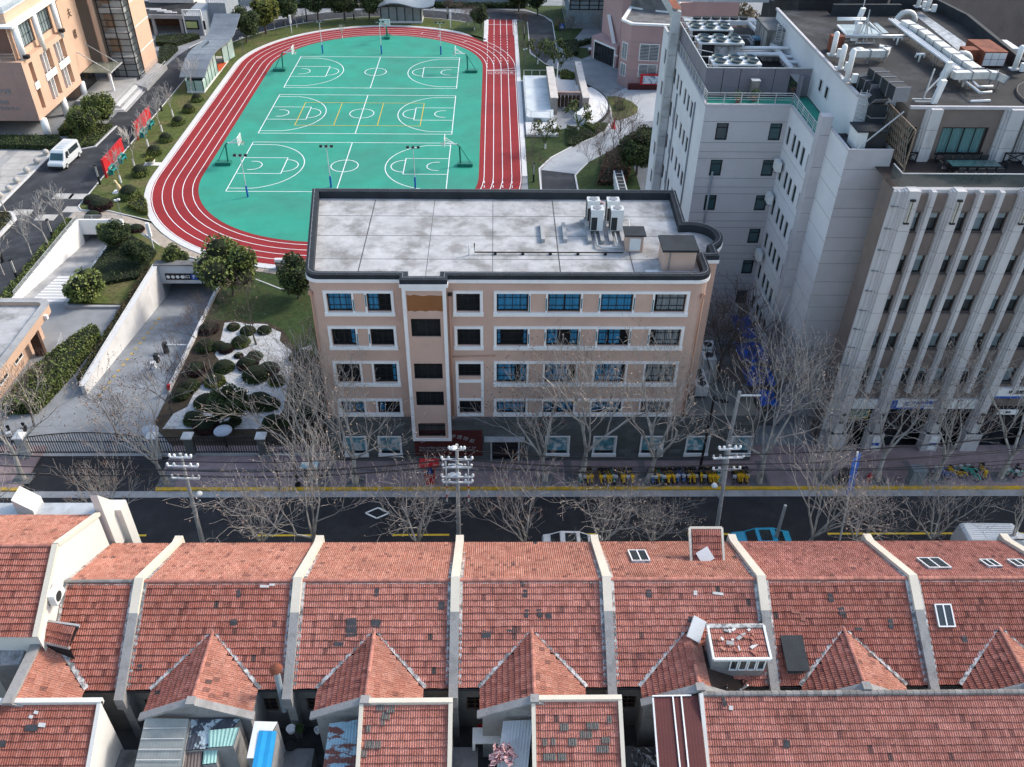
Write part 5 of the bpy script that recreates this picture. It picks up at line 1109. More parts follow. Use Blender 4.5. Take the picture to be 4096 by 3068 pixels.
# arched duct ends and vents
def arch(label, c, r, z0, ax=(1,0), w=.5):
    mm = M(); pts = [(c[0]-ax[0]*r*math.cos(R(a)), c[1]-ax[1]*r*math.cos(R(a)), z0+r*math.sin(R(a))) for a in range(0,181,20)]; pipe(mm, pts, w/2)
    return tag(mm.build('arched_duct', clad, None, (c[0],c[1],z0)), label, 'duct')
arch('arched pale duct end at the top of the long bank duct', ER(790,300), .8, RZB+.3); arch('arched pale duct branch at the lower end of the long bank duct', ER(1440,790), .7, RZB+.3); arch('thick arched duct end beside the panel aerials', ER(1325,960), .5, RZB+.3, w=.7)
arch('short arched duct by the white cylinder aerials', ER(215,740), .3, RZB+.5, w=.8)
for i, (x,y) in enumerate(((700,530),(960,735),(1480,1030))):
    c_ = ER(x,y); mm = M(); pipe(mm, [c_,(c_[0],c_[1],c_[2]+.6)], .08); pipe(mm, [(c_[0]-.35,c_[1],c_[2]+.35),(c_[0]-.3,c_[1],c_[2]+.6),(c_[0]+.3,c_[1],c_[2]+.6),(c_[0]+.35,c_[1],c_[2]+.35)], .09)
    tag(mm.build('roof_vent', white, None, c_), 'white mushroom vent on the bank roof, %s of three' % ('farthest','middle','nearest')[i], 'vent')
# skylight with white frames
q = [ER(0,290,RZB+.35),ER(330,290,RZB+.35),ER(530,400,RZB+.35),ER(120,410,RZB+.35)]
sk2 = T('skylight', 'sloping teal glass skylight framed by white pipes on the bank roof', 'skylight', (*q[0][:2],RZB))
M().poly(q[::-1]).build('pane', pane_light, sk2); q2 = [ER(420,270,RZB+.2),ER(470,270,RZB+.2),ER(610,390,RZB+.2),ER(540,395,RZB+.2)]; M().poly(q2[::-1]).build('pane', pane_light, sk2)
for a, b_ in (((0,215),(330,215)),((0,235),(330,235)),((330,225),(520,405)),((0,300),(100,410))):
    mm = M(); pipe(mm, [ER(*a,RZB+.9),ER(*b_,RZB+.9)], .08); mm.build('frame', white, sk2)
# silver membrane strip
M().poly([ER(885,150,RZB+.03),ER(990,140,RZB+.03),ER(1560,540,RZB+.03),ER(1480,640,RZB+.03)][::-1]).build('silver_strip', mk('silver_membrane', (.33,.35,.37), .45, .5, 2.0, .5, 4, m=.3), BK)
# red-brown air handler
bx = [ER(1690,800),ER(1960,800)]; x0, x1, y0 = bx[0][0], bx[1][0], bx[0][1]
ah = T('air_handler', 'large rust-red topped air handler with pale front panels on the bank roof', 'air handler', ((x0+x1)/2,y0,RZB))
hh = HZ(3350+1740*.3373, 612*.3373, (x0,y0))-RZB
M().box(x0,x1,y0,y0+3.2,RZB+.1,RZB+hh).build('casing', rust, ah)
for i in range(3):
    for j in range(2): a = x0+.05+(x1-x0-.1)*i/3; M().box(a+.02,a+(x1-x0-.1)/3-.02,y0-.05,y0-.005,RZB+.15+(hh-.2)*j/2,RZB+.11+(hh-.2)*(j+1)/2).build('panel', gran_white, ah)
M().box(x0-1.2,x0,y0+.7,y0+1.7,RZB+.3,RZB+1.1).build('intake', rust, ah)
# white cylinder aerials on stands
for i, (xb,yb2,xt,yt) in enumerate(((30,800,80,580),(110,940,180,570),(2100,810,2165,585),(955,70,975,-60),(1065,110,1085,-60),(-60,640,-35,470))):
    c_ = ER(xb,yb2,RZB+.5); top = HZ(3350+xt*.3373, yt*.3373, c_); top = min(max(top, RZB+2.2), RZB+3.0); t = T('cylinder_aerial', ['left of the two white cylinder aerials on the bank parapet','taller right white cylinder aerial on the bank parapet','lone white cylinder aerial by the right edge of the bank roof','left white cylinder aerial at the back of the bank roof','right white cylinder aerial at the back of the bank roof','white cylinder aerial above the green deck by the brown cabinet'][i], 'aerial', (c_[0],c_[1],RZB))
    mm = M(); mm.smooth = True; mm.lathe([(.2,.5),(.2,top-RZB-.12),(.1,top-RZB)], (c_[0],c_[1],RZB), 12); mm.build('radome', white, t)
    M().box(c_[0]-.35,c_[0]+.35,c_[1]-.3,c_[1]+.3,RZB+.4,RZB+.5).build('stand', galv, t)
    M().box(c_[0]+.22,c_[0]+.6,c_[1]-.5,c_[1]-.2,RZB+.4,RZB+1.0).build('junction_box', ac_white, t)
c_ = ER(-40,600); o = M().box(c_[0]-.5,c_[0]+.5,c_[1]-.4,c_[1]+.4,RZB,RZB+1.2).build('cabinet', rust, None, c_); tag(o, 'small brown cabinet at the left edge of the bank roof', 'cabinet')
for i, (x,y,h_) in enumerate(((1155,1235,1.6),(1225,1030,1.7),(245,290,1.3),(200,490,1.4))):
    c_ = ER(x,y); t = T('panel_aerial', ['white panel aerial at the front edge of the bank roof','white panel aerial beside the thick arched duct','white panel aerial on the mast above the skylight','white panel aerial on the mast below the skylight'][i], 'aerial', c_)
    mm = M(); mm.obox((c_[0],c_[1],c_[2]+h_*.55), (.2,.05,0), (-.03,.12,.02), (.12,0,h_/2)); mm.build('panel', white, t); mm = M(); pipe(mm, [(c_[0]+.15,c_[1]+.2,c_[2]),(c_[0]+.15,c_[1]+.2,c_[2]+h_+.7)], .035); mm.build('mast', galv, t)
mm = M(); c_ = ER(300,520); 
for a, b_ in (((0,0,0),(0,.3,2.6)),((1.0,0,0),(0,.3,2.0)),((-.6,0,0),(0,.3,2.0)),((-.6,0,.05),(1.0,0,.05)),((.5,.6,0),(0,.3,2.2))): mm.bar([c_[k]+a[k] for k in range(3)], [c_[k]+b_[k] for k in range(3)], .07)
tag(mm.build('mast_frame', galv, None, c_), 'grey braced aerial frame standing on the left of the bank roof', 'mast')
mm = M(); c_ = ER(1010,1200)
for a, b_ in (((-.8,0,.15),(.6,0,.15)),((-.8,-.5,.15),(.6,-.5,.15)),((0,0,.1),(.25,.2,2.2)),((0,0,.6),(1.2,.9,1.4))): mm.bar([c_[k]+a[k] for k in range(3)], [c_[k]+b_[k] for k in range(3)], .08)
tag(mm.build('mast_frame', galv, None, c_), 'grey frame with a leaning post at the front of the bank roof', 'mast')
o = M().bar(ER(1580,1200,RZB+.08),ER(1810,1190,RZB+.08),.14,.12).build('loose_pipe', white, None, ER(1700,1195)); tag(o, 'loose white pipe lying before the drum on the bank roof', 'pipe')
# tower roof plant: black unit, big black duct, trellis
Z4 = lambda x, y, z: P(3072+x*.618, y*.618, z)
t = T('condenser_unit', 'black and white condenser unit in the pit of the pale tower', 'air conditioner', (26.1,58.9,TWz-.35)); M().box(25.3,26.0,58.2,59.8,TWz-.35,TWz+1.0).build('side', ac_white, t); M().box(26.0,27.3,58.2,59.8,TWz-.35,TWz+1.0).build('casing', ac_dark, t); M().box(25.2,27.4,58.1,59.9,TWz+1.0,TWz+1.1).build('lid', membrane, t)
duct('bulky black duct bending down onto the pale tower', [(26.5,63.4,RZB+.5),(27.0,61.0,RZB+.4),(27.1,60.4,RZB-.2),(27.1,60.2,24.4)], 1.0, .9, mat_=membrane, seg=.8)
tr = T('trellis', 'weathered wooden lattice trellis beside the black duct', 'trellis', (28.1,57.6,BZ)); mm = M()
for k in range(14):
    a = k*.35; mm.bar((28.05,61.5-a,BZ+.5),(28.05,61.5-a-1.0,BZ+3.2),.05); mm.bar((28.05,61.5-a,BZ+3.2),(28.05,61.5-a-1.0,BZ+.5),.05)
for z in (BZ+.5,BZ+3.2): mm.bar((28.05,61.6,z),(28.05,55.8,z),.08)
mm.bar((28.05,55.8,BZ),(28.05,55.8,BZ+3.2),.08); mm.build('lattice', mk('weathered_wood', (.20,.16,.12), .9, .3, 3), tr)
mm = M(); mm.bar((25.2,57.5,TWz+.1),(27.9,57.9,TWz+2.6),.07); tag(mm.build('prop_pole', galv, None, (25.2,57.5,TWz)), 'slanting pale pole propped over the pale tower', 'pole')
cage_ladder('pale cage ladder between the tower and the bank roof', 26.0, 60.7, TWz-.3, RZB+.6)
# terrace furniture
tb = T('garden_table', 'long glass-topped table on the dark bank terrace', 'table', (33.0,56.2,BZ)); M().box(31.3,34.7,55.7,56.7,BZ+.70,BZ+.74).build('table_top', pane_teal, tb)
for sx in (31.5,34.5):
    for sy in (55.85,56.55): M().box(sx-.04,sx+.04,sy-.04,sy+.04,BZ-.05,BZ+.7).build('leg', black_iron, tb)
def chair(x, y, rz, lab):
    t = T('terrace_chair', lab, 'chair', (x,y,BZ-.05), 'chairs round the terrace table'); t.rotation_euler = (0,0,rz)
    def pt(nm, *b_): o = M().box(*b_).build(nm, ac_dark); o.parent = t
    pt('seat',-.24,.24,-.24,.24,.42,.47); pt('backrest',-.24,.24,.2,.25,.47,.92)
    for a in (-.2,.2):
        for c2 in (-.2,.2): pt('leg',a-.02,a+.02,c2-.02,c2+.02,0,.42)
for k in range(5): chair(31.7+k*.65, 57.1, 0, 'dark terrace chair behind the glass table, %s from the left' % ('first','second','third','fourth','fifth')[k]); chair(31.7+k*.65, 55.3, R(180), 'dark terrace chair before the glass table, %s from the left' % ('first','second','third','fourth','fifth')[k])
chair(30.9,56.2,R(90),'dark terrace chair at the left end of the glass table'); chair(35.1,56.2,R(-90),'dark terrace chair at the right end of the glass table')
for i, (a, b_) in enumerate(((28.7,29.8),(31.2,32.7),(32.7,34.4),(36.1,37.5),(37.5,38.9))):
    mm = M(); y = 58.05
    for x in (a,b_): mm.bar((x,y,BZ-.05),(x,y,BZ+.75),.08)
    for z in (BZ+.05,BZ+.7): mm.bar((a,y,z),(b_,y,z),.07)
    mm.bar((a,y,BZ+.05),(b_,y,BZ+.7),.05); mm.bar((a,y,BZ+.7),(b_,y,BZ+.05),.05)
    tag(mm.build('cross_fence', black_iron, None, (a,y,BZ)), 'dark cross-braced terrace fence, %s from the left' % ('first','second','third','fourth','fifth')[i], 'fence')
# small grey office annex east: brown block and scrub beyond
nb = T('brown_block', 'distant brown rendered block with a few windows at the top right corner', 'building', (70,112,0)); tan_w = mk('brown_render', (.20,.155,.135), .9, .15, .4)
a_ = P(3990,330,0); M().box(58,95,99,140,0,34).build('wall', tan_w, nb)
for x in (60.5,65.0):
    M().box(x,x+.6,98.7,99.0,0,34).build('pier', tan_w, nb)
for x,z in ((62.2,26),(62.2,20),(67,26),(67,20),(67,31),(62.2,31)): wd = M().box(x,x+1.2,98.9,99.05,z,z+2.2).build('window', pane_dark, nb); M().box(x+.56,x+.64,98.86,98.92,z,z+2.2).build('frame', brown_wood, wd)
# ================================================================ teaching building at the far left
LB = T('teaching_building', 'peach-clad teaching building on white columns with a glazed stair tower', 'building', (-66,130,0))
XL, YL0, YL1 = -62.6, 117.6, 133.0; LZ0, LZ1, LZ2 = 2.4, 10.3, 14.7
mm = M(); YS_ = YL0
fh = []; 
for k, y in enumerate((119.3,122.9,127.6)):
    w_ = 1.1 if k == 0 else 3.4
    for z0,z1 in ((3.3,6.1),(7.0,9.6)): fh.append((y-YL0, y-YL0+w_, z0, z1))
holed(mm, (XL,YL0), (0,1), YL1-YL0, LZ0, LZ1, fh, 1.6)
mm.poly([(XL-20,YL0,LZ1),(XL,YL0,LZ1),(XL,YL1,LZ1),(XL-20,YL1,LZ1)]); mm.poly([(XL-20,YL0,LZ0),(XL-20,YL1,LZ0),(XL,YL1,LZ0),(XL,YL0,LZ0)]); mm.build('loggia_wall', peach_wall, LB)
mm = M(); mm.poly([(XL-20,YL0,LZ0),(XL,YL0,LZ0),(XL,YL0,LZ1),(XL-20,YL0,LZ1)]); so2 = mm.build('side_wall', peach_shade, LB)
jj = M(); joints(jj, (XL-20,YL0), (1,0), 20, [3.1,5.2,5.9,8.9,9.8], t=.05); jj.box(XL-1.6,XL-1.55,YL0-.01,YL0,LZ0,LZ1); jj.build('panel_joint', joint_dk, so2)
M().poly([(XL-1.62,YL0,LZ0),(XL-1.62,YL1,LZ0),(XL-1.62,YL1,LZ1),(XL-1.62,YL0,LZ1)]).build('inner_wall', peach_wall, LB)
for h in fh:
    if h[1]-h[0] > 2:
        for f_ in (.25,.55): M().box(XL-1.4,XL+.05,YL0+h[0]+(h[1]-h[0])*f_-.06,YL0+h[0]+(h[1]-h[0])*f_+.06,h[2],h[3]).build('fin', white, LB)
        if h[2] > 6: M().box(XL-.2,XL+.12,YL0+h[0]-.1,YL0+h[1]+.1,6.1,7.0).build('balcony_front', white, LB)
    elif h[2] > 6: M().box(XL-.2,XL+.12,YL0+h[0]-.1,YL0+h[1]+.1,6.1,7.0).build('balcony_front', white, LB)
for txt, z, s_, x in (('逸夫学楼',6.4,.8,XL-4.6),('教学楼',4.9,.55,XL-4.4),('教学实践中心',4.1,.55,XL-4.2)): lettering(LB, txt, s_, (x,YL0-.05,z), grey_iron, sx=1.3)
for p_ in ((XL+.2,YL0+.6),(XL-.3,YL0+8.6),(XL-.2,YL1+.2)): mm = M(); mm.smooth = True; mm.lathe([(.48,0),(.48,LZ0+.1)], (*p_,0), 16); mm.build('column', white, LB)
mm = M(); mm.smooth = True; mm.lathe([(.45,LZ1),(.45,LZ2-.2)], (XL-.2,YL0+1.5,0), 14); mm.build('column', white, LB)
for y in (YL0+7.2,YL0+13.5): mm = M(); mm.smooth = True; mm.lathe([(.40,LZ1-.6),(.40,LZ2-.2)], (XL-.1,y,0), 14); mm.build('column', white, LB)
# upper storey set back, roof slab
mm = M(); uh = [(2.6,6.9,11.0,13.9),(8.6,12.9,11.0,13.9)]; holed(mm, (XL-.9,YL0+.6), (0,1), 15, LZ1, LZ2, uh, .3); mm.build('upper_wall', peach_wall, LB)
for h in uh: win(LB, (XL-.9,YL0+.6), (0,1), *h, 5, 2, .25, pane_light, dark_frame, .09, transom=(.45,))
M().poly([(XL-20,YL0+3.5,LZ1),(XL-.9,YL0+3.5,LZ1),(XL-.9,YL0+3.5,LZ2),(XL-20,YL0+3.5,LZ2)]).build('upper_side_wall', mk('shaded_peach_upper', (.26,.15,.12), .8, .05, 1), LB)  # darker peach again, shade of this side painted into the colour
M().box(XL-20,XL+.1,YL0+.4,YL1+2,LZ2-.25,LZ2).build('roof_slab', white, LB)
M().box(XL-20,XL-1.2,YL0+1.8,YL1+2,LZ2,LZ2+1.3).build('parapet', peach_wall, LB); M().box(XL-20,XL-1.0,YL0+1.6,YL1+2,LZ2+1.3,LZ2+1.42).build('roof', concrete_lt, LB)
mm = M(); mm.poly([(XL-1.1,YL0+1.7,LZ2+1.42),(XL-1.1,YL1+2,LZ2+1.42),(XL-1.1,YL1+2,LZ2+2.1),(XL-1.1,YL0+1.7,LZ2+2.1)]); mm.poly([(XL-20,YL0+1.7,LZ2+1.42),(XL-1.1,YL0+1.7,LZ2+1.42),(XL-1.1,YL0+1.7,LZ2+2.1),(XL-20,YL0+1.7,LZ2+2.1)]); mm.build('glass_balustrade', glass('pale_glass_rail', (.35,.42,.45), .1, .5), LB)
railing('terrace_rail', '', [(XL-20,YL0+.25),(XL-1.0,YL0+.25),(XL-1.0,YL0+2.4)], LZ1, 1.0, galv, 1.6, 2, parent=LB)
# stair block, name letters, glazed tower
YT = 140.6
mm = M(); mm.poly([(XL-.4,YL1,0),(XL-.4,YT-1.5,0),(XL-.4,YT-1.5,19),(XL-.4,YL1,19)]); mm.poly([(XL-20,YL1,0),(XL-.4,YL1,0),(XL-.4,YL1,19),(XL-20,YL1,19)]); mm.build('block_wall', peach_wall, LB)
for ch, z in (('逸',15.2),('夫',11.6),('楼',8.6)): lettering(LB, ch, 1.35, (XL-.34,136.0,z), brown_wood, rot=(R(90),0,R(90)))
GX0_, GX1_ = -60.6, -56.8; fm_ = T
mm = M(); mm.poly([(XL-.4,YT-1.5,0),(XL-3,YT+1,0),(XL-3,YT+1,19),(XL-.4,YT-1.5,19)]); mm.build('recess_wall', mk('brown_recess', (.20,.115,.08), .8, .05, 1), LB)
M().box(GX0_-.9,GX0_-.35,YT-.9,YT-.3,0,19).build('pier', peach_wall, LB)
core = M().box(GX0_+.3,GX1_-.6,YT+1.2,YT+3,0,19); core.build('stair_core', white, LB)
gt_ = M(); gt_.poly([(GX0_,YT,0),(GX1_,YT,0),(GX1_,YT,19),(GX0_,YT,19)]); gt_.poly([(GX1_,YT,0),(GX1_,YT+2.6,0),(GX1_,YT+2.6,19),(GX1_,YT,19)]); gto = gt_.build('glazing', glass('tower_glass', (.10,.13,.14), .05, .45), LB)
fr_ = M()
for x in (GX0_,(GX0_+GX1_)/2,GX1_-.02): fr_.bar((x,YT-.03,0),(x,YT-.03,19),.14)
fr_.bar((GX1_+.03,YT+2.5,0),(GX1_+.03,YT+2.5,19),.14)
z = .9
while z < 19: fr_.bar((GX0_,YT-.03,z),(GX1_,YT-.03,z),.09); fr_.bar((GX1_+.03,YT,z),(GX1_+.03,YT+2.6,z),.09); z += .95
fr_.build('mullion_frame', dark_frame, gto)
for z in (3.6,7.2,10.8,14.4): M().box(GX0_+.05,GX1_-.05,YT+.02,YT+1.3,z-.35,z+.3).build('floor_slab', white, LB)
for z in (4.2,7.8,11.4): M().box(GX0_+.3,GX0_+1.7,YT+.7,YT+1.2,z+.3,z+2.4).build('door', mk('orange_wood', (.45,.20,.05), .6, .2, 1) if 'orange_wood' not in MATS else MATS['orange_wood'], LB)
mm = M(); mm.poly([(GX1_+.1,YT+2.6,0),(GX1_+.1,YT+9,0),(GX1_+.1,YT+9,19),(GX1_+.1,YT+2.6,19)]); mm.poly([(GX1_+.1,YT+9,0),(XL-20,YT+9,0),(XL-20,YT+9,19),(GX1_+.1,YT+9,19)]); wt = mm.build('tower_wall', peach_wall, LB)
jm2 = M()
for z in (3.9,7.6,11.3,15): jm2.box(GX1_+.08,GX1_+.13,YT+2.7,YT+9,z,z+.12)
jm2.build('band', white, wt)['kind'] = 'stuff'
M().sheet([(XL-20,YL1),(XL-.4,YL1),(XL-.4,YT-1.5),(GX1_+.1,YT),(GX1_+.1,YT+9),(XL-20,YT+9)], 19).build('roof', concrete, LB)
# glass canopy, steps
cn = M().box(-62.6,-58.4,134.2,139.2,3.5,3.6); cn.build('canopy', glass('canopy_glass', (.25,.27,.22), .15, .7), LB)
mm = M(); mm.bar((-62.9,134.8,6.4),(-58.8,134.8,3.65),.1); mm.bar((-62.9,138.6,6.4),(-58.8,138.6,3.65),.1); mm.bar((-58.4,134.2,3.55),(-58.4,139.2,3.55),.15); mm.build('canopy_rod', galv, LB)
M().box(-58.9,-58.6,134.3,134.6,0,3.5).build('canopy_post', white, LB)
M().poly([(-62.98,133.2,0),(-62.98,139,0),(-62.98,139,3.4),(-62.98,133.2,3.4)]).build('entrance_glazing', pane_dark, LB)
stp = struct(M().box(-62.9,-57.2,129.8,140.5,0,.75).build('entrance_terrace', concrete))
for k in range(5):
    mm = M(); e2 = .5*(k+1); mm.box(-57.2,-57.2+e2,129.8-e2*.9,138.4,0,.75-.14*(k+1)+.0); mm.box(-62,-57.2,129.8-e2*.9,129.8,0,.75-.14*(k+1)); struct(mm.build('step', concrete_lt if k % 2 else concrete))
mm = M().prism([(-57.2,138.4),(-54.4,136.4),(-54.4,147),(-56.6,148.5),(-56.6,140.5)], 0, .55); struct(mm.build('access_ramp', concrete))
mm = M()
for a, b_ in (((-54.5,136.6),(-54.5,146.9)),((-56.4,140.6),(-56.4,148.2))):
    for z in (.9,1.35): mm.bar((*a,z),(*b_,z),.06)
    for k in range(7): p = Vector(a).lerp(Vector(b_),k/6); mm.bar((p.x,p.y,.5),(p.x,p.y,1.35),.05)
tag(mm.build('ramp_railing', galv, None, (-55,141,.5)), 'metal handrails of the ramp beside the stair tower', 'railing')
# undercroft wall
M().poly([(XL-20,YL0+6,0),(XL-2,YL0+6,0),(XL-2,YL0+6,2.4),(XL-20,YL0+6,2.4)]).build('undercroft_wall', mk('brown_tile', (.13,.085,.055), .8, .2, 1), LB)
for i, (x, y, zz) in enumerate(((-62.3,118.9,LZ1),(-62.3,130.8,LZ1))):
    t = T('floodlight', 'black floodlight on the %s end of the teaching building ledge' % ('near','far')[i], 'floodlight', (x,y,zz)); M().box(x-.35,x+.35,y-.3,y+.3,zz+.15,zz+.6).build('housing', black_iron, t); M().box(x-.05,x+.05,y-.05,y+.05,zz,zz+.15).build('bracket', grey_iron, t)
# ================================================================ car ramps
def rampcut(X0, X1, Y0, Y1, dz, Yt, nm):
    fl2 = M(); fl2.poly([(X0,Y0,.0),(X1,Y0,.0),(X1,Y1,dz),(X0,Y1,dz)]); fl2.poly([(X0,Y1,dz),(X1,Y1,dz),(X1,Yt,dz-.3),(X0,Yt,dz-.3)]); struct(fl2.build('ramp', mk('ramp_paving_'+nm, (.24,.26,.28) if nm == 'a' else (.34,.34,.34), .85, .2, .8, .2, 10, c2=(.15,.16,.18), s2=.3, a2=.5)))
    tn = M(); tn.poly([(X0,Y1,-1.2),(X1,Y1,-1.2),(X1,Yt,-1.2),(X0,Yt,-1.2)][::-1]); tn.poly([(X0,Yt,-4),(X1,Yt,-4),(X1,Yt,0),(X0,Yt,0)]); tn.poly([(X0,Y1,-4),(X0,Yt,-4),(X0,Yt,0),(X0,Y1,0)]); tn.poly([(X1,Yt,-4),(X1,Y1,-4),(X1,Y1,0),(X1,Yt,0)]); struct(tn.build('tunnel', concrete))
rampcut(*HA, -3.0, 96, 'a'); rampcut(*HB, -2.4, 100, 'b')
render_w = mk('ramp_wall_render', (.66,.65,.64), .85, .08, .5, .1, 10, c2=(.50,.49,.48), s2=.6, a2=.5)
rw = T('ramp_retaining_wall', 'long sunlit white retaining wall of the wide car ramp', 'wall', (-36,70,0))
mm = M(); mm.prism([(-36.15,60.3),(-35.8,60.3),(-35.8,81),(-36.15,81)], -3.3, .9); mm.build('wall', render_w, rw)
M().box(-36.25,-35.72,60.2,81.3,.9,1.0).build('coping', concrete_lt, rw); mm = M()
pipe(mm, [(-36.2,60.4,1.1),(-36.2,81,1.1)], .05); mm.build('handrail', galv, rw)
M().box(-28.9,-28.6,60.5,81,-3.3,.35).build('wall', render_w, rw)
rb_ = T('parking_portal', 'grey beam with a black car park sign over the wide ramp', 'portal', (-32.4,81,0))
M().box(-35.8,-28.6,81,81.5,-1.25,1.0).build('beam', mk('portal_render', (.52,.54,.56), .85, .1, .6, c2=(.38,.40,.42), s2=.7, a2=.5), rb_); M().box(-36.2,-28.4,80.8,81.8,1.0,1.12).build('coping', concrete_dk, rb_)
spn = M().box(-35.2,-29.7,80.88,80.98,-.75,.0).build('sign_panel', black_iron, rb_)
M().box(-32.45,-31.85,80.84,80.88,-.68,-.06).build('parking_symbol', blue_paint, rb_); lettering(rb_, 'P', .6, (-32.15,80.82,-.37), white)
lettering(rb_, '出口', .42, (-33.0,80.86,-.36), white); lettering(rb_, '入口', .42, (-31.2,80.86,-.36), white)
for x in (-34.9,-34.4,-33.9,-33.4,-30.5,-30.0):
    mm = M(); pts = [(x+.2*math.cos(R(a)),80.86,-.37+.2*math.sin(R(a))) for a in range(0,360,30)]; mm.poly(pts); mm.build('sign_disc', white, rb_)
ylw = M()
for k in range(15): y = 60.2+k*1.1; z = -3.0*(y-60)/21; ylw.obox((-34.7,y,z+.02), (.13,0,0), (0,.22,-.03), (0,0,.012))
struct(ylw.build('ramp_edge_marking', mk('worn_yellow', (.42,.30,.08), .8, .3, 4, c2=(.25,.25,.24), s2=3, a2=.8)))
# narrow ramp
rw2 = T('ramp_parapet', 'white parapet wall with a metal rail round the narrow car ramp', 'wall', (-46,85,0))
mm = M(); mm.box(-48.65,-48.3,75,92.3,-2.8,.55); mm.box(-48.3,-43.3,92,92.35,-1.3,.55); mm.box(-43.3,-43.05,75,92,-2.8,.25); mm.build('wall', mk('bright_render', (.78,.77,.75), .85, .06, .5), rw2)
railing('rail', '', [(-48.5,75.5),(-48.5,92.2),(-43.3,92.2)], .55, .55, galv, 1.5, 3, parent=rw2)
mm = M()
for k in range(9): y = 75.6+k*.75; z = -2.4*(y-75)/17; mm.obox((-45.4,y,z+.02),(1.7,0,0),(0,.3,-.042),(0,0,.02))
struct(mm.build('ramp_rib', concrete_lt))
# ================================================================ gatehouse at the left edge
gh_ = T('gatehouse', 'peach gatehouse with a rounded flat roof at the left edge', 'gatehouse', (-44,65,0))
go = [(-60,70.4),(-43.0,70.4)]+arcp(-43.0,69.2,1.2,90,0,5)[1:]+[(-41.8,57.8),(-60,57.8)]
mm = M(); gi = offset(go[::-1], .0)
gl_ = go[::-1]
mm.prism([(-60,69.6),(-43.6,69.6),(-43.0,69.0),(-43.0,58.4),(-60,58.4)], 0, 2.6); mm.build('wall', peach_wall, gh_)
mm = M(); ring_wall(mm, gl_, offset(gl_,.55), 2.55, 3.4); mm.build('parapet', peach_wall, gh_); mm = M(); ring_wall(mm, offset(gl_,-.06), offset(gl_,.62), 3.4, 3.5); mm.build('coping', concrete, gh_)
M().sheet(offset(gl_,.5), 3.05).build('roof', roof_conc, gh_)
for y in (60.2,63.2): win(gh_, (-42.98,58.4), (0,1), y-58.4, y-58.4+1.6, .9, 2.2, 2, 1, .0, pane_dark, white, .08)
M().box(-42.6,-41.7,66.0,66.4,0,2.6).build('post', brown_wood, gh_)
mm = M().box(-41.85,-41.5,68.0,68.3,2.7,3.1); mm.build('camera', white, gh_)
railing('hand_railing', 'curved metal handrail beside the gatehouse ramp', [(-41.4,62.5),(-40.6,66.5),(-41.0,68.5)], 0, .9, galv, 1.2, 3)
# ================================================================ wavy pavilion on the left of the track
def BP(x, y): return (600+x*.3165, y*.3165)
pv = T('wavy_pavilion', 'small glass pavilion with a long wavy grey metal roof beside the track', 'pavilion', (-46.5,144,0))
red_ = [(690,975),(715,880),(760,760),(800,685),(850,625),(900,585),(960,545),(1010,505),(1060,430),(1095,320),(1125,220),(1140,172)]
prof = []
for k, (x,y) in enumerate(red_):
    X = -45.2+1.1*k/11; p = FXp(*BP(x,y), X); prof.append((X, p[1], p[2]))
rm = M(); rm.smooth = True; W_ = 4.0
for k in range(len(prof)-1):
    (xa,ya,za),(xb,yb_,zb) = prof[k], prof[k+1]; w0 = 3.9+.6*k/11; w1 = 3.9+.6*(k+1)/11
    rm.poly([(xa-w0,ya,za),(xa,ya,za),(xb,yb_,zb),(xb-w1,yb_,zb)]); rm.poly([(xa,ya,za-.18),(xa,ya,za),(xb,yb_,zb),(xb,yb_,zb-.18)][::-1]); rm.poly([(xa-w0,ya,za-.18),(xa-w0,ya,za),(xb-w1,yb_,zb),(xb-w1,yb_,zb-.18)]); rm.poly([(xa-w0,ya,za-.18),(xb-w1,yb_,zb-.18),(xb,yb_,zb-.18),(xa,ya,za-.18)])
rm.smooth = False; x,y,z = prof[0]; rm.poly([(x-3.9,y,z-.18),(x,y,z-.18),(x,y,z),(x-3.9,y,z)]); x,y,z = prof[-1]; rm.poly([(x-4.5,y,z-.18),(x,y,z-.18),(x,y,z),(x-4.5,y,z)][::-1])
zinc = mk('zinc_roof', (.20,.23,.26), .5, .12, .6, .1, 6, m=.3, c2=(.27,.30,.33), s2=.4, a2=.5); rfo = rm.build('roof', zinc, pv)
sm = M()
for k in range(len(prof)-1):
    for f_ in (.25,.5,.75):
        a, b_ = prof[k], prof[k+1]; sm.bar((a[0]-3.9*f_,a[1],a[2]+.012),(b_[0]-4.0*f_,b_[1],b_[2]+.012),.04,.02)
    sm.bar((prof[k][0]-3.9,prof[k][1],prof[k][2]+.012),(prof[k][0],prof[k][1],prof[k][2]+.012),.03,.02)
sm.build('seam', grey_iron, rfo)
def zat(y):
    for k in range(len(prof)-1):
        if prof[k][1] <= y <= prof[k+1][1]: t = (y-prof[k][1])/(prof[k+1][1]-prof[k][1]); return prof[k][2]+t*(prof[k+1][2]-prof[k][2])
    return prof[0][2] if y < prof[0][1] else prof[-1][2]
pg = glass('pavilion_glass', (.30,.42,.38), .15)
M().box(-48.0,-45.3,135.6,152.8,0,.35).build('plinth', concrete_lt, pv)
def gwall(a, b_, n):
    for k in range(n):
        p0, p1 = Vector(a).lerp(Vector(b_), k/n), Vector(a).lerp(Vector(b_), (k+1)/n)
        mm = M().poly([(p0.x,p0.y,.35),(p1.x,p1.y,.35),(p1.x,p1.y,zat(p1.y)-.2),(p0.x,p0.y,zat(p0.y)-.2)]); o = mm.build('glass_panel', pg, pv)
        M().bar((p0.x,p0.y,.35),(p0.x,p0.y,zat(p0.y)-.2),.1).build('mullion', dark_frame, o)
gwall((-48,135.7),(-45.35,135.7),2); gwall((-45.35,135.7),(-45.35,144.4),5); gwall((-45.35,144.4),(-47.5,146.0),1); gwall((-45.6,149.2),(-44.6,152.8),2); gwall((-48,152.8),(-48,135.7),6)
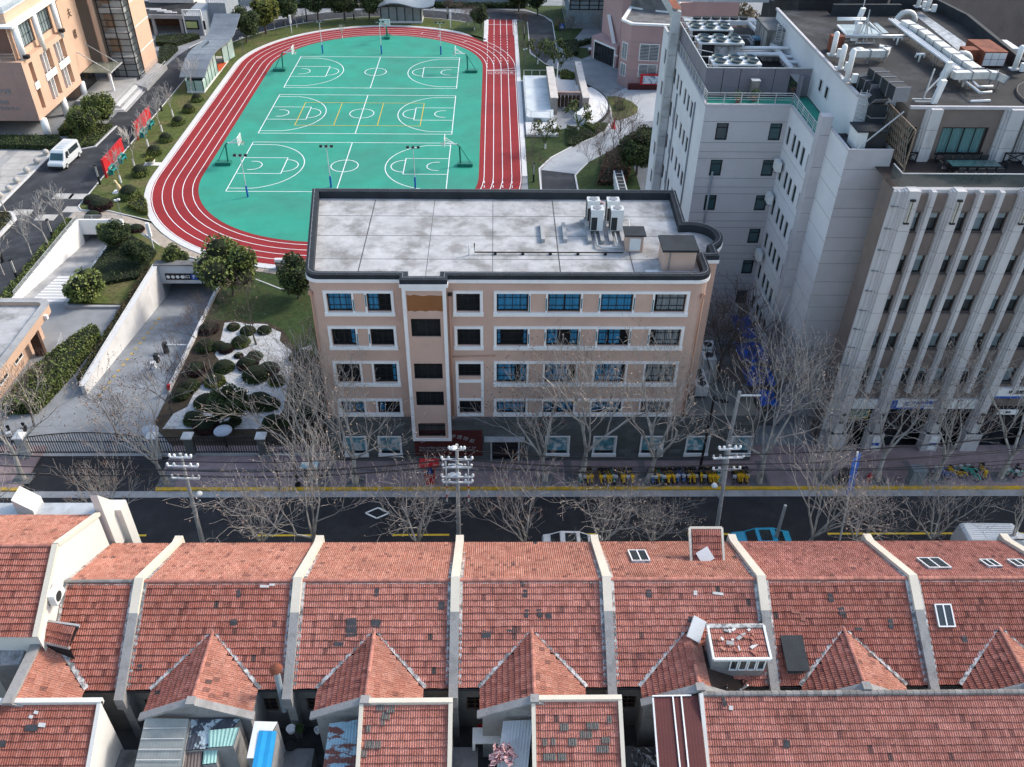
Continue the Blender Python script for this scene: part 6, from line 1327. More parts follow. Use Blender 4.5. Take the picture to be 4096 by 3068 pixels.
M().box(-47.6,-47.4,145.5,149.2,.35,4.0).build('inner_wall', pane_dark, pv); M().box(-47.35,-47.25,146.6,148.2,.35,2.9).build('door', mk('red_brown_door', (.22,.055,.03), .6, .2, 1), pv)
M().box(-46.5,-45.2,145,149.4,.35,.38).build('mat', mk('orange_mat', (.50,.09,.03), .9), pv)
lettering(pv, '53', .5, (-45.30,143.6,2.6), white, rot=(R(90),0,R(90)))
# small wavy shelter at the top of the track
sh_ = T('wavy_shelter', 'low shelter with a wavy grey roof behind the top of the track', 'shelter', (-22,178,0))
a, b_ = P(1520,93), P(1690,93)
M().box(a[0],b_[0],a[1],a[1]+4,0,.4).build('plinth', concrete_lt, sh_); M().box(a[0]+.1,b_[0]-.1,a[1]+.2,a[1]+3.8,.4,2.9).build('wall', mk('shelter_wall', (.20,.24,.23), .7), sh_)
for k in range(6): x = a[0]+.2+(b_[0]-a[0]-.5)*k/5; M().box(x,x+.15,a[1]+.1,a[1]+.2,.4,2.9).build('pier', dark_frame, sh_)
mm = M(); mm.smooth = True; n = 24; x0, x1 = P(1505,40,3.4)[0], P(1735,30,3.4)[0]
pr = [(x0+(x1-x0)*k/n, 3.3+.55*math.sin(k/n*6.0)+.5*(k/n)) for k in range(n+1)]
for k in range(n): mm.poly([(pr[k][0],a[1]-1,pr[k][1]),(pr[k+1][0],a[1]-1,pr[k+1][1]),(pr[k+1][0],a[1]+5.5,pr[k+1][1]),(pr[k][0],a[1]+5.5,pr[k][1])]); mm.poly([(pr[k][0],a[1]-1,pr[k][1]-.2),(pr[k+1][0],a[1]-1,pr[k+1][1]-.2),(pr[k+1][0],a[1]-1,pr[k+1][1]),(pr[k][0],a[1]-1,pr[k][1])])
mm.build('roof', zinc, sh_)
# ================================================================ campus wall and old houses along the top
cw = T('campus_wall', 'long grey campus wall with panels along the top of the sports ground', 'wall', (-20,187,0)); cwm = mk('campus_wall_render', (.30,.34,.35), .85, .1, .5, c2=(.20,.23,.24), s2=.5, a2=.5)
for k in range(14):
    x = -52+k*4.2; M().box(x+.2,x+4.0,187.2,187.4,0,3.0).build('panel', cwm, cw); M().box(x-.2,x+.2,187.05,187.55,0,3.4).build('pier', cwm, cw)
oh = T('old_villa', 'blue-grey old villa with a balustraded terrace behind the pavilion', 'house', (-52,172,0)); vil = mk('villa_render', (.24,.28,.32), .9, .1, .5, c2=(.33,.30,.31), s2=.3, a2=.4)
fa, fb, fc = P(*BP(470,445)), P(*BP(700,440)), P(*BP(720,350))
zv = HZ(*BP(445,200), fa)
M().box(fa[0],fb[0],fa[1],fa[1]+9,0,zv).build('wall', vil, oh); M().box(fb[0],fb[0]+3.2,fa[1]+5,fa[1]+14,0,zv+1.0).build('wall', vil, oh)
for x in (fa[0],fb[0]): M().box(x-.12,x+.12,fa[1]-.1,fa[1]+.12,0,zv+1.1).build('corner_pier', white, oh)
bl = M(); n = int((fb[0]-fa[0])/.38)
M().box(fa[0],fb[0],fa[1]-.05,fa[1]+.2,zv,zv+.12).build('balustrade_base', white, oh); M().box(fa[0],fb[0],fa[1]-.05,fa[1]+.2,zv+.95,zv+1.1).build('balustrade_rail', white, oh)
bm2 = M(); bm2.lathe([(.07,0),(.11,.2),(.06,.45),(.1,.65),(.07,.83)], (0,0,0), 6); bme = bm2.mesh('baluster', white)
for k in range(n): inst('baluster', bme, oh, Vector((fa[0]+.25+k*.38, fa[1]+.08, zv+.12))-oh.location)
for k in range(7): inst('baluster', bme, oh, Vector((fb[0]+.4+k*.38, fa[1]+5.1, zv+1.0))-oh.location)
M().box(fb[0],fb[0]+3.2,fa[1]+5,fa[1]+5.2,zv+1.83,zv+1.98).build('balustrade_rail', white, oh)
xm = (fa[0]+fb[0])/2-.4; M().box(xm-1.3,xm+1.3,fa[1]-.08,fa[1],zv-2.3,zv-.7).build('plaque_frame', black_iron, oh); M().box(xm-1.0,xm+1.0,fa[1]-.11,fa[1]-.08,zv-2.05,zv-.95).build('plaque', mk('plaque_green', (.42,.50,.22), .6), oh); M().box(xm+1.9,xm+2.5,fa[1]-.08,fa[1],zv-2.3,zv-.8).build('plaque_frame', black_iron, oh)
oh2 = T('garage_row', 'low open garage with a cluttered flat roof left of the old villa', 'house', (-62,168,0)); ga = P(*BP(0,440)); zg2 = HZ(*BP(0,235), P(*BP(440,440)))
M().box(fa[0]-14,fa[0]-.2,fa[1]+.3,fa[1]+10,zg2-.4,zg2).build('roof', roof_dark, oh2); M().box(fa[0]-14,fa[0]-.2,fa[1]+6,fa[1]+6.2,0,zg2-.4).build('back_wall', brown_wood, oh2); M().box(fa[0]-14,fa[0]-.2,fa[1]+.2,fa[1]+.45,zg2-.5,zg2+.15).build('fascia', concrete, oh2)
for k in range(3): M().box(fa[0]-1.0-k*5,fa[0]-.5-k*5,fa[1]+.3,fa[1]+.8,0,zg2-.4).build('post', concrete, oh2)
M().box(fa[0]-9,fa[0]-.5,fa[1]+9,fa[1]+16,0,zg2+4.5).build('upper_house', white_wall, oh2)
for k in range(3): M().box(fa[0]-8+k*2.6,fa[0]-6.4+k*2.6,fa[1]+8.92,fa[1]+9,zg2+1.3,zg2+3.4).build('window', pane_dark, oh2)
for k in range(4): M().box(fa[0]-4-k*1.6,fa[0]-1.8-k*1.2,fa[1]+2+k*.8,fa[1]+2.4+k*.8,zg2,zg2+.12).build('loose_board', concrete_lt, oh2)
# ================================================================ gym and glass hall at the upper right
GY = T('gym_building', 'dusty pink assembly hall with white window frames and a folded corner tower', 'building', (23,150,0))
tp = [(21.05,139.5),(27.5,138.7),(29,146),(22,149),(19.8,141.7)]
mm = M().prism(tp, 0, 9.7, False); mm.build('tower', purple_wall, GY)
mm = M(); tpc = tp if sum(tp[i][0]*tp[(i+1)%5][1]-tp[(i+1)%5][0]*tp[i][1] for i in range(5)) > 0 else tp[::-1]; ring_wall(mm, offset(tpc,-.15), offset(tpc,.35), 9.7, 10.0); mm.build('coping', white, GY)
M().sheet(offset(tpc,.3), 9.75).build('tower_roof', concrete_dk, GY)
jj = M()
for z in (2.8,5.0,7.2): jj2 = M(); ring_wall(jj2, offset(tpc,-.012), offset(tpc,.05), z, z+.05); jj2.build('panel_joint', joint_dk, GY)
rm_ = M().prism([(22,149),(29,146.2),(29,146.0),(24.5,147.4)], 9.7, 11.6); rm_.build('fold_wall', concrete_dk, GY)
M().prism([(18.6,158),(20.9,150.6),(29.5,146.5),(40,150),(40,172),(20.5,172)], 0, 11.2).build('hall', purple_wall, GY)
mm = M(); mm.bar((20.8,150.4,11.3),(29.5,146.4,11.3),.7,.3); mm.bar((20.8,150.4,11.3),(18.5,158,11.3),.5,.3); mm.build('coping', white, GY)
M().prism([(16.7,155.1),(20.4,149.2),(22.4,150.4),(18.7,157.2)], 0, 3.6).build('entrance', purple_wall, GY)
dU = Vector((20.4-16.7,149.2-155.1)).normalized(); o_ = (16.7,155.1)
wd = win(GY, (o_[0]-.06*dU.y*-1,o_[1]), (dU.x,dU.y), 1.0, 6.4, .1, 2.9, 7, 2, -.06, pane_dark, dark_frame, .1, transom=(.8,), name='door')
mm = M(); 
for a, b_ in ((.8,1.0),(6.4,6.6)): p0 = Vector(o_)+dU*a; p1 = Vector(o_)+dU*b_; mm.bar((p0.x,p0.y,1.5),(p1.x,p1.y,1.5),.3,3.0)
p0 = Vector(o_)+dU*.8; p1 = Vector(o_)+dU*6.6; mm.bar((p0.x,p0.y,3.05),(p1.x,p1.y,3.05),.3,.25); mm.build('door_frame', white, GY)
fa_ = M(); pts = [(20.2,148.9,3.0),(20.2,148.9,1.2),(20.6,149.6,1.2)]
mm = M(); bb = len(mm.v); s_a, s_b = Vector((20.35,149.1,1.6)), Vector((19.2,154.5,6.9)); mm.bar(s_a, s_b, .45, .6); mm.bar((20.35,149.1,.8),(20.35,149.1,1.8),.5,.5); mm.build('fin_wall', purple_wall, GY); mm = M(); mm.bar(s_a+Vector((0,0,.35)), s_b+Vector((0,0,.35)), .55, .12); mm.build('fin_coping', white, GY)
U2 = Vector((27.5-21.05,138.7-139.5)).normalized(); O2 = (21.05,139.5)
def louv(u0,u1,z0,z1,O,U,n):
    wd = win(GY, O, U, u0, u1, z0, z1, 2, 1, -.02, pane, white, .12)
    l2 = M(); Uv = Vector((U[0],U[1],0)).normalized(); nn = Vector((Uv.y,-Uv.x,0)); Ov = Vector((O[0],O[1],0))
    for k in range(n): z = z0+.15+(z1-z0-.2)*k/n; l2.obox(Ov+Uv*((u0+u1)/2)+nn*.09+VZ*z, Uv*((u1-u0)/2-.12), nn*.07, VZ*.035)
    l2.build('louvre', galv, wd)
louv(1.5,4.6,4.4,7.0,O2,U2,11); louv(1.6,4.6,1.9,3.9,O2,U2,9)
U3 = Vector((21.05-19.8,139.5-141.7)).normalized(); louv(.6,2.0,4.2,6.8,(19.8,141.7),U3,11); louv(.6,2.0,1.6,3.6,(19.8,141.7),U3,9)
mm = M().box(23.0,27.4,138.35,138.55,.9,2.6); nb_ = mm.build('notice_board_frame', red_paint, GY); M().box(23.4,27.3,138.28,138.35,1.1,2.3).build('notice_board', mk('notice_print', (.55,.62,.68), .6, .15, 3, c2=(.08,.12,.16), s2=2.5, a2=.9, lo=.54, hi=.57), nb_)
M().box(21.2,27.4,138.6,139.0,0,.9).build('planter', maroon, GY)
lettering(GY, '8', 1.2, (25.2,148.4,9.2), brown_wood)
wd = win(GY, (20.9,150.6), (8.6,-4.1), 1.2, 4.2, 4.5, 8.6, 2, 3, -.03, pane, white, .15)
GH = T('glass_hall', 'glazed hall with white-framed rooflights behind the crossing sign', 'building', (17,176,0))
g0, g1 = P(2265,115), P(2411,98)
M().box(g0[0],g1[0]+1.5,g0[1],g0[1]+14,0,3.4).build('wall', mk('hall_concrete', (.20,.23,.24), .8, .1, 1), GH)
for k in range(3): M().box(g0[0]+.5+k*2.5,g0[0]+2.6+k*2.5,g0[1]-.06,g0[1],1.0,3.0).build('window', pane_light, GH)
for k in range(5): M().box(g0[0]-.06,g0[0],g0[1]+.6+k*2.6,g0[1]+2.8+k*2.6,1.0,3.0).build('window', pane_light, GH)
for k in range(4):
    for j in range(5):
        x, z = g0[0]+.6+k*1.8, 3.6+j*.75; M().box(x,x+1.7,g0[1]+.1,g0[1]+.16,z,z+.68).build('pane', pane_light, GH)
mm = M()
for k in range(5): mm.bar((g0[0]+.5+k*1.8,g0[1]+.08,3.4),(g0[0]+.5+k*1.8,g0[1]+.08,7.4),.16)
for j in range(6): mm.bar((g0[0]+.5,g0[1]+.08,3.5+j*.75),(g0[0]+7.8,g0[1]+.08,3.5+j*.75),.12)
mm.build('frame', dark_frame, GH); M().box(g0[0]+.4,g0[0]+8,g0[1]+.2,g0[1]+13,3.4,7.5).build('lantern', pane_light, GH)
# ================================================================ garden terrace, wall slabs, curved seats
gt2 = T('garden_terrace', 'pale raised terrace with a rounded corner and rails beside the track', 'terrace', (6.5,134,0))
to = [(4.5,142.4),(4.5,125.4)]+arcp(5.3,124.9,.8,180,270,4)+[(8.0,123.9),(8.6,124.6),(8.6,142.4)]
M().prism(to, 0, .9).build('platform', mk('terrace_stone', (.52,.56,.58), .6, .15, .5, c2=(.64,.68,.70), s2=.35, a2=.8), gt2)
railing('rail', '', [(4.6,142.3),(8.5,142.3)], .9, .9, galv, 1.2, 1, parent=gt2); railing('rail', '', [(4.6,142.3),(4.6,125.3),(5.2,124.2),(8.0,124.0),(8.5,124.7)], .9, .9, galv, 2.0, 1, parent=gt2)
M().box(5.6,6.6,123.8,123.9,.1,.75).build('vent_opening', pane_dark, gt2); M().box(4.4,8.9,118.9,123.7,0,.35).build('lower_slab', concrete_lt, gt2)
fn = M(); 
for k in range(12): fn.bar((4.6+k*.38,118.9,.35),(4.6+k*.38,118.9,1.1),.05)
for z in (.45,1.1): fn.bar((4.5,118.9,z),(9.0,118.9,z),.06)
for k in range(4): pts = [(5.3+k*1.0+.28*math.cos(R(a)),118.9,.78+.28*math.sin(R(a))) for a in range(0,361,45)]; fn.tube(pts, .03, 4, False)
tag(fn.build('ornamental_fence', white, None, (4.5,118.9,.35)), 'pale ornamental fence with ring motifs at the foot of the garden terrace', 'fence')
for i, (xa,xb,ya,yb2,zt_) in enumerate(((8.25,9.25,127.6,141.7,2.6),(13.05,13.9,127.7,144.5,2.6))):
    t = T('garden_wall', ('left','right')[i]+' pale stone slab wall of the garden passage', 'wall', ((xa+xb)/2,ya,0)); M().box(xa,xb,ya,yb2,0,zt_-.15).build('wall', mk('wall_slab_side_%d'%i, (.30,.26,.24), .9, .15, .6), t); M().box(xa-.08,xb+.08,ya-.08,yb2,zt_-.15,zt_).build('coping', mk('slab_coping_%d'%i, (.55,.51,.47), .85, .12, .8), t)
t = T('garden_screen', 'brown timber screen and beam between the two slab walls', 'screen', (11,130.5,0)); M().box(9.3,13.0,130.2,130.8,2.0,2.45).build('beam', mk('pinkish_stone', (.30,.22,.20), .9, .2, 1), t)
for k in range(6): M().box(9.4+k*.58,9.4+k*.58+.5,130.9,131.0,0,2.0).build('board', brown_wood, t)
M().box(9.3,13.0,134,143,0,.4).build('passage_deck', concrete_lt, t)
am = T('curved_seating', 'three white curved stone seating steps beside the slab wall', 'seating', (15,130,0)); cxa, cya = 3.2, 131.5
for k, (ra,rb) in enumerate(((10.6,11.8),(11.8,12.9),(12.9,14.0))):
    mm = M(); A = arcp(cxa,cya,ra,-38,30,16); B = arcp(cxa,cya,rb,-38,30,16)
    for q in range(16): mm.prism([A[q],B[q],B[q+1],A[q+1]], 0, 1.2-.38*k)
    mm.build('step', mk('white_stone', (.64,.65,.66), .8, .1, 1) if 'white_stone' not in MATS else MATS['white_stone'], am)
mm = M(); A = arcp(cxa,cya,14.0,-36,40,16); B = arcp(cxa,cya,14.25,-36,40,16)
for q in range(16): mm.prism([A[q],B[q],B[q+1],A[q+1]], 0, .45)
mm.build('edge_wall', dark_frame, am)
# ================================================================ vegetation
bark_pale = mk('plane_bark', (.44,.415,.375), .9, .35, 2.5, .4, 12, c2=(.18,.165,.14), s2=2.0, a2=.7, stretch=(1,1,.5))
twig_m = mk('plane_twig', (.37,.335,.30), .9, .3, 3)
bark_dk = mk('dark_bark', (.11,.095,.08), .9, .3, 3)
twig_dk = mk('dark_twig', (.13,.10,.085), .9, .3, 3)
bark_white = mk('whitewashed_bark', (.74,.73,.71), .85, .1, 3)
leaf_dry = mk('withered_leaf', (.33,.23,.17), .85, .5, 8, c2=(.52,.44,.38), s2=7, a2=.9)
leaf_dry2 = mk('red_brown_leaf', (.17,.085,.055), .85, .5, 8)
leaf_gr = mk('evergreen_leaf', (.11,.15,.04), .75, .5, 2.5, c2=(.19,.21,.06), s2=1.2, a2=.8, lo=.45, hi=.6, rnd=.2)
leaf_dkg = mk('dark_evergreen_leaf', (.05,.075,.026), .75, .5, 2.5, c2=(.085,.11,.035), s2=1.2, a2=.8, rnd=.15)
leaf_yl = mk('yellow_green_leaf', (.13,.15,.03), .75, .45, 2.5, c2=(.20,.17,.04), s2=1.0, a2=.8)
leaf_mag = mk('magnolia_leaf', (.10,.12,.035), .6, .5, 2.5, c2=(.05,.06,.025), s2=2, a2=.8)
leaf_red = mk('maroon_leaf', (.045,.02,.02), .8, .5, 4)
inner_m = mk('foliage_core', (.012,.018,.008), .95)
def rvec(): 
    while True:
        v = Vector((random.uniform(-1,1),random.uniform(-1,1),random.uniform(-1,1)))
        if .05 < v.length < 1: return v.normalized()
def leafq(mm, p, s, nrm=None):
    d = rvec()*s
    if nrm is not None: d = (d+nrm*s*.3)
    e = d.cross(rvec()); e = e.normalized()*s*.55 if e.length > 1e-4 else d.orthogonal().normalized()*s*.5
    mm.poly([p-d,p+e,p+d,p-e])
def bare_tree(seed, H=12, r0=.27, fork=2.6, limbs=4, spread=.75, leaves=250, order=5, lean=(0,0), twig_r=.011, leaf_s=.085):
    random.seed(seed); tr, cr = M(), M(); tips = []
    def grow(p, d, L, r, dep):
        n = 4 if dep < 2 else 3; pts = [p]; rs = [r]; dd = d.copy()
        for k in range(n):
            dd = (dd+rvec()*(.16 if dep else .06)+VZ*(.10 if dep > 0 else .0)).normalized(); pts.append(pts[-1]+dd*(L/n)); rs.append(max(twig_r, r*(1-.48*(k+1)/n)))
        if dep <= 1: tr.tube(pts, rs, 8 if dep == 0 else 5, dep == 0)
        else: cr.mat(0).tube(pts, rs, 4 if dep == 2 else 3, False)
        if dep >= order:
            tips.append(pts[-1]); tips.append(pts[-2]); return
        kids = limbs if dep == 0 else (random.choice((3,3,4)) if dep < 4 else random.choice((2,3,3)))
        for k in range(kids):
            az = 2*math.pi*(k+random.uniform(-.3,.3))/kids; el = random.uniform(.35,.85)*spread*(1.15 if dep else 1.0)
            t = 1.0 if (dep == 0 or k == 0) else random.uniform(.35,1.0); i = min(n-1, int(t*n)); base = pts[i].lerp(pts[i+1], t*n-i) if t < 1 else pts[-1]; rb = rs[min(n, i+1)]
            side = dd.orthogonal().normalized(); side2 = dd.cross(side); nd = (dd*math.cos(el)+(side*math.cos(az)+side2*math.sin(az))*math.sin(el)).normalized()
            grow(base, nd, L*random.uniform(.55,.85) if dep else H*.34*random.uniform(.85,1.15), max(twig_r, rb*random.uniform(.72,.95 if dep < 2 else .8)), dep+1)
    grow(Vector((0,0,-.05)), Vector((lean[0],lean[1],1)).normalized(), fork, r0, 0)
    for k in range(leaves):
        p = random.choice(tips)+rvec()*random.uniform(0,.3); cr.mat(1); leafq(cr, p, random.uniform(.6,1.2)*leaf_s)
    zm = max(v[2] for v in cr.v); s = H/zm
    for mm in (tr, cr): mm.v = [(x*s,y*s,z*s) for x,y,z in mm.v]
    return tr, cr
def tree_proto(seed, bark, twig, leafm, **k):
    tr, cr = bare_tree(seed, **k); return tr.mesh('trunk', bark), cr.mesh('crown', [twig, leafm])
def put_tree(name, label, proto, loc, rz=0, s=1.0, group=None, cat='tree', tilt=(0,0), band=None):
    t = T(name, label, cat, loc, group); t.rotation_euler = (tilt[0],tilt[1],rz); t.scale = (s,s,s)
    inst('trunk', proto[0], t); inst('crown', proto[1], t)
    if band:
        mm = M(); mm.tube([(0,0,0),(0,0,band)], [.13,.11], 8); o = mm.build('painted_band', bark_white); o.parent = t
    return t
PL = [tree_proto(11,bark_pale,twig_m,leaf_dry,H=12.5,leaves=420), tree_proto(23,bark_pale,twig_m,leaf_dry,H=11.5,limbs=3,spread=.85,leaves=500,lean=(.12,0)), tree_proto(35,bark_pale,twig_m,leaf_dry,H=13,limbs=4,spread=.65,leaves=350,lean=(-.12,.05)), tree_proto(47,bark_pale,twig_m,leaf_dry2,H=11.5,limbs=4,spread=.8,leaves=600,lean=(.0,-.1)), tree_proto(59,bark_pale,twig_m,leaf_dry,H=10.5,limbs=5,spread=1.0,leaves=450)]
ordn = ('first','second','third','fourth','fifth','sixth','seventh','eighth','ninth','tenth','eleventh','twelfth')
far = [(93,1914,1,.85),(667,1935,3,.85),(1250,1920,2,.86),(1420,1938,0,.9),(2180,1920,3,.92),(2330,1915,0,1.0),(2590,1925,2,.95),(3037,1935,0,.95),(3304,1914,4,.85),(3505,1922,1,.9),(3740,1914,3,.9),(4000,1908,2,.9)]
for i, (u,v,k,s) in enumerate(far):
    s *= 1.28
    p = P(u,v,.13); put_tree('plane_tree', 'bare plane tree on the far pavement, %s from the left' % ordn[i], PL[k], (p[0],max(p[1],49.05),.13), random.uniform(0,6.28), s, 'street plane trees')
    mm = M(); x, y = p[0], max(p[1],49.2); mm.box(x-.7,x+.7,y-.6,y-.5,.1,.16); mm.box(x-.7,x+.7,y+.5,y+.6,.1,.16); mm.box(x-.7,x-.6,y-.5,y+.5,.1,.16); mm.box(x+.6,x+.7,y-.5,y+.5,.1,.16); mm.box(x-.6,x+.6,y-.5,y+.5,.1,.142)
    struct(mm.build('tree_pit', concrete_dk))
near = [(-34.5,41.6,4,.9),(-27.5,42.4,3,.78),(-16.2,41.3,4,.82),(-12.6,41.6,0,.86),(-5.5,41.2,4,.78),(2.2,41.4,3,.80),(7.4,41.3,4,.75),(11.0,41.6,4,.62),(22.0,41.4,2,.88),(25.5,41.4,4,.72),(31.0,41.5,4,.7),(36.5,41.5,1,.8)]
for i, (x,y,k,s) in enumerate(near): s *= 1.12; put_tree('plane_tree', 'bare plane tree on the near roadside by the tiled roofs, %s from the left' % ordn[i], PL[k], (x,y,0), random.uniform(0,6.28), s, 'street plane trees')
# planted wood strip left of the school and in the alley
SM = [tree_proto(71,bark_dk,twig_dk,leaf_dry2,H=6.5,r0=.12,fork=1.4,limbs=4,spread=.8,leaves=260,twig_r=.011,leaf_s=.06), tree_proto(73,bark_dk,twig_dk,leaf_dry,H=7.5,r0=.13,fork=1.8,limbs=3,spread=.7,leaves=300,twig_r=.011,leaf_s=.06)]
for i, (x,y,k,s) in enumerate(((-27.6,57.5,0,.9),(-27.2,61.5,1,.8),(-26.8,66,0,.85),(-27.8,70,1,.6),(-16.6,56.5,1,1.0),(-15.2,60.2,0,.9),(-15.6,64.2,1,.85),(-17.0,61.5,0,.7),(-14.9,67.5,0,.6),(-38.6,56.0,1,.95),(-31.2,54.5,0,.8),(-42.5,55.2,1,.9))):
    put_tree('bare_shrub_tree', 'leafless garden tree around the gravel garden and gate, %s of its group from the street' % ordn[i], SM[k], (x,y,0), random.uniform(0,6.28), s, 'bare garden trees')
p = P(1025,1380); put_tree('spreading_tree', 'dark bare spreading tree leaning over the gravel garden', SM[1], (p[0],p[1],0), 1.0, 1.05)
for i, (x,y,k,s) in enumerate(((18.6,60.5,1,1.5),(20.5,63.5,0,1.5),(22.0,59.0,1,1.3),(21.2,55.5,0,1.35),(23.4,57.0,1,1.3))): put_tree('alley_tree', 'bare tree in the alley beside the school, %s from the school wall' % ordn[i], SM[k], (x,y,0), random.uniform(0,6.28), s, 'bare trees in the alley')
# whitewashed lawn trees
LW = [tree_proto(81,bark_pale,mk('pale_twig', (.50,.46,.42), .9, .2, 3),leaf_dry,H=5.2,r0=.11,fork=1.9,limbs=4,spread=.6,leaves=10,order=4,twig_r=.02), tree_proto(83,bark_pale,MATS['pale_twig'],leaf_dry,H=5.8,r0=.11,fork=2.1,limbs=3,spread=.65,leaves=5,order=4,twig_r=.02)]
for i, (x,y) in enumerate(((785,1185),(870,1075),(960,950),(1050,855),(1120,755),(1245,605))):
    p = P(x*.618,y*.618); put_tree('lawn_tree', 'pollarded bare tree with whitewashed trunk on the lawn, %s from the front' % ordn[i], LW[i%2], p, random.uniform(0,6.28), 1.0, 'lawn trees beside the red boards', band=1.0)
for i, (x,y) in enumerate(((485,750),(362,895),(232,944),(55,660),(30,1090))):
    p = P(x*.5507,500+y*.5507); put_tree('roadside_tree', 'pollarded pale bare tree by the campus road, %s from the ramp' % ordn[i], LW[i%2], p, random.uniform(0,6.28), 1.1, 'pale trees by the campus road')
for i, (x,y) in enumerate(((122,195),(266,180),(307,150),(685,100),(560,250),(230,85))):
    p = P(1024+x*.618,y*.618); put_tree('young_tree', 'thin young bare tree with white-painted foot behind the top bend, %s of its row' % ordn[i], LW[i%2], (p[0],p[1],.06), random.uniform(0,6.28), .5, 'young trees behind the top bend', band=1.0)
for i, (x,y,s) in enumerate(((1240,120,1.0),(1320,140,.9),(1375,165,.9),(1415,195,1.1),(1290,90,1.0))):
    p = P(1024+x*.618,y*.618); put_tree('bare_bush_tree', 'many-stemmed bare tree at the top right of the track, %s of its clump' % ordn[i], SM[i%2], (p[0],p[1],.06), random.uniform(0,6.28), .62*s, 'bare trees at the top right of the track', band=.7)
for i, (x,y,s) in enumerate(((5.0,168,.6),(5.1,160,.65),(5.0,152,.6),(5.0,112,.6),(5.0,106,.55),(12.5,108,.6),(14,110,.8),(15.8,112,1.0),(16.5,106,.9),(14.5,104,.7),(18.0,121,.9),(16.8,108.5,1.25),(12.2,166,.6),(19.5,164,.8),(14.2,170,.5))):
    put_tree('bare_garden_tree', 'bare twiggy tree in the garden right of the track, %s spot' % ('strip by the far bend','strip by the start line','strip behind the terrace','strip near the slab fence','strip by the school roof','bed edge','bed middle left','bed middle','bed by the cooling units','bed front','beside the oval bed','tallest in the bed','by the crossing sign','before the glass hall','by the path bend')[i], SM[i%2], (x,y,.05), random.uniform(0,6.28), s, 'bare trees right of the track')
# ---- evergreen crowns
def ever_mesh(seed, n, H, Rc, zc, leafm, sz=.14, squash=.85, clumps=14):
    random.seed(seed); tr, cr = M(), M(); tr.tube([(0,0,-.05),(.05,0,zc*.5),(0,.05,zc)], [.14,.11,.06], 7)
    cs = []
    for k in range(clumps):
        d = rvec(); c = Vector((d.x*Rc*.62, d.y*Rc*.62, zc+d.z*Rc*.55*squash)); r = Rc*random.uniform(.34,.52); cs.append((c, r))
        if k < 6: tr.tube([(0,0,zc*.55),tuple(c)], [.05,.015], 4, False)
    for k in range(n):
        c, r = random.choice(cs); d = rvec(); p = c+d*r*random.uniform(.75,1.05)**.6; leafq(cr, p, sz*random.uniform(.6,1.2), d)
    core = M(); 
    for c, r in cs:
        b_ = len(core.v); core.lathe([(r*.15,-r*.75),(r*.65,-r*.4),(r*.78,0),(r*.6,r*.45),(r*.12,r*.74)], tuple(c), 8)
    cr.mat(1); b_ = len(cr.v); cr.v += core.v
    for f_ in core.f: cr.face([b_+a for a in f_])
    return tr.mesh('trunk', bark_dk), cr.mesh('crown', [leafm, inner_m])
EV = [ever_mesh(1,5200,6,2.9,3.4,leaf_gr,.17), ever_mesh(2,4200,5,2.2,2.9,leaf_dkg,.15), ever_mesh(3,3600,4.5,1.6,2.4,leaf_yl,.14,1.0), ever_mesh(4,2600,3,1.5,1.3,leaf_gr,.13,.75)]
MG = ever_mesh(5,520,4,1.6,2.6,leaf_mag,.24,.9,18); 
mg2 = M(); random.seed(5)
for k in range(9):
    d = rvec(); a = Vector((0,0,1.1)); e = Vector((d.x*1.5,d.y*1.5,2.6+d.z*.9)); mg2.tube([(0,0,0) if k == 0 else tuple(a),tuple(a.lerp(e,.5)+VZ*.1),tuple(e)], [.07,.04,.02], 4, False)
    for q in range(34): leafq(mg2, e+rvec()*random.uniform(.1,.6), .2)
MGm = (M().tube([(0,0,-.05),(0,0,1.2)],[.09,.07],6).mesh('trunk', bark_dk), mg2.mesh('crown', leaf_mag))
spots = [('round_evergreen','large round evergreen tree beside the wide ramp and the track',0,(935,1185),1.1),('round_evergreen','dark evergreen tree against the left end of the school',1,(1195,1195),1.05),('round_evergreen','small round evergreen at the end of the ramp portal',3,(712,1062),.95),
 ('bushy_evergreen','bright bushy evergreen between the two ramps',3,(345,1200),1.35),('bushy_evergreen','dark bushy evergreen at the narrow ramp corner',1,(480,1000),.75),('bushy_evergreen','dark evergreen in the middle of the planted bank',1,(555,1075),.7),('bushy_evergreen','low evergreen at the upper edge of the planted bank',3,(430,960),.8),
 ('camphor_tree','dense evergreen before the steps of the teaching building, the taller one',0,(410,500),.85),('camphor_tree','dense evergreen before the teaching building, the nearer rounder one',0,(350,545),.78),
 ('camphor_tree','bright evergreen tree behind the track next to the wavy pavilion',2,(1065,136),1.75),('camphor_tree','greyish evergreen tree behind the pavilion roof',1,(988,172),1.3),
 ('camphor_tree','first dark evergreen along the ring road top',1,(1138,103),1.35),('camphor_tree','second dark evergreen along the ring road top',1,(1274,80),1.35),('camphor_tree','third dark evergreen along the ring road top',1,(1380,82),1.4),('camphor_tree','fourth dark evergreen along the ring road top',1,(1478,80),1.3),
 ('dark_conifer','black-green tree at the north-west corner of the office block',1,(2545,700),1.25),('dark_conifer','black-green shrub mass behind the oval bed',1,(2570,640),1.0),('dark_conifer','dark shrub tree at the top right of the lawn strip',1,(1925,115),.9),('dark_conifer','dark tree left of the glass hall',1,(2150,62),1.3),('dark_conifer','dark tree by the ring road end',1,(2075,45),1.2),('dark_conifer','dark shrub by the crossing sign',3,(2235,120),.7),('pine_shrub','dark clipped pine in the gravel garden',1,(930,1690),.8)]
for nm, lab, k, (u,v), s in spots:
    p = P(u,v); put_tree(nm, lab, EV[k], p, random.uniform(0,6.28), s)
nn_ = lambda x, y: (1900+x*.399, y*.399); pp_ = lambda x, y: (2050+x*.5507, 380+y*.5507)
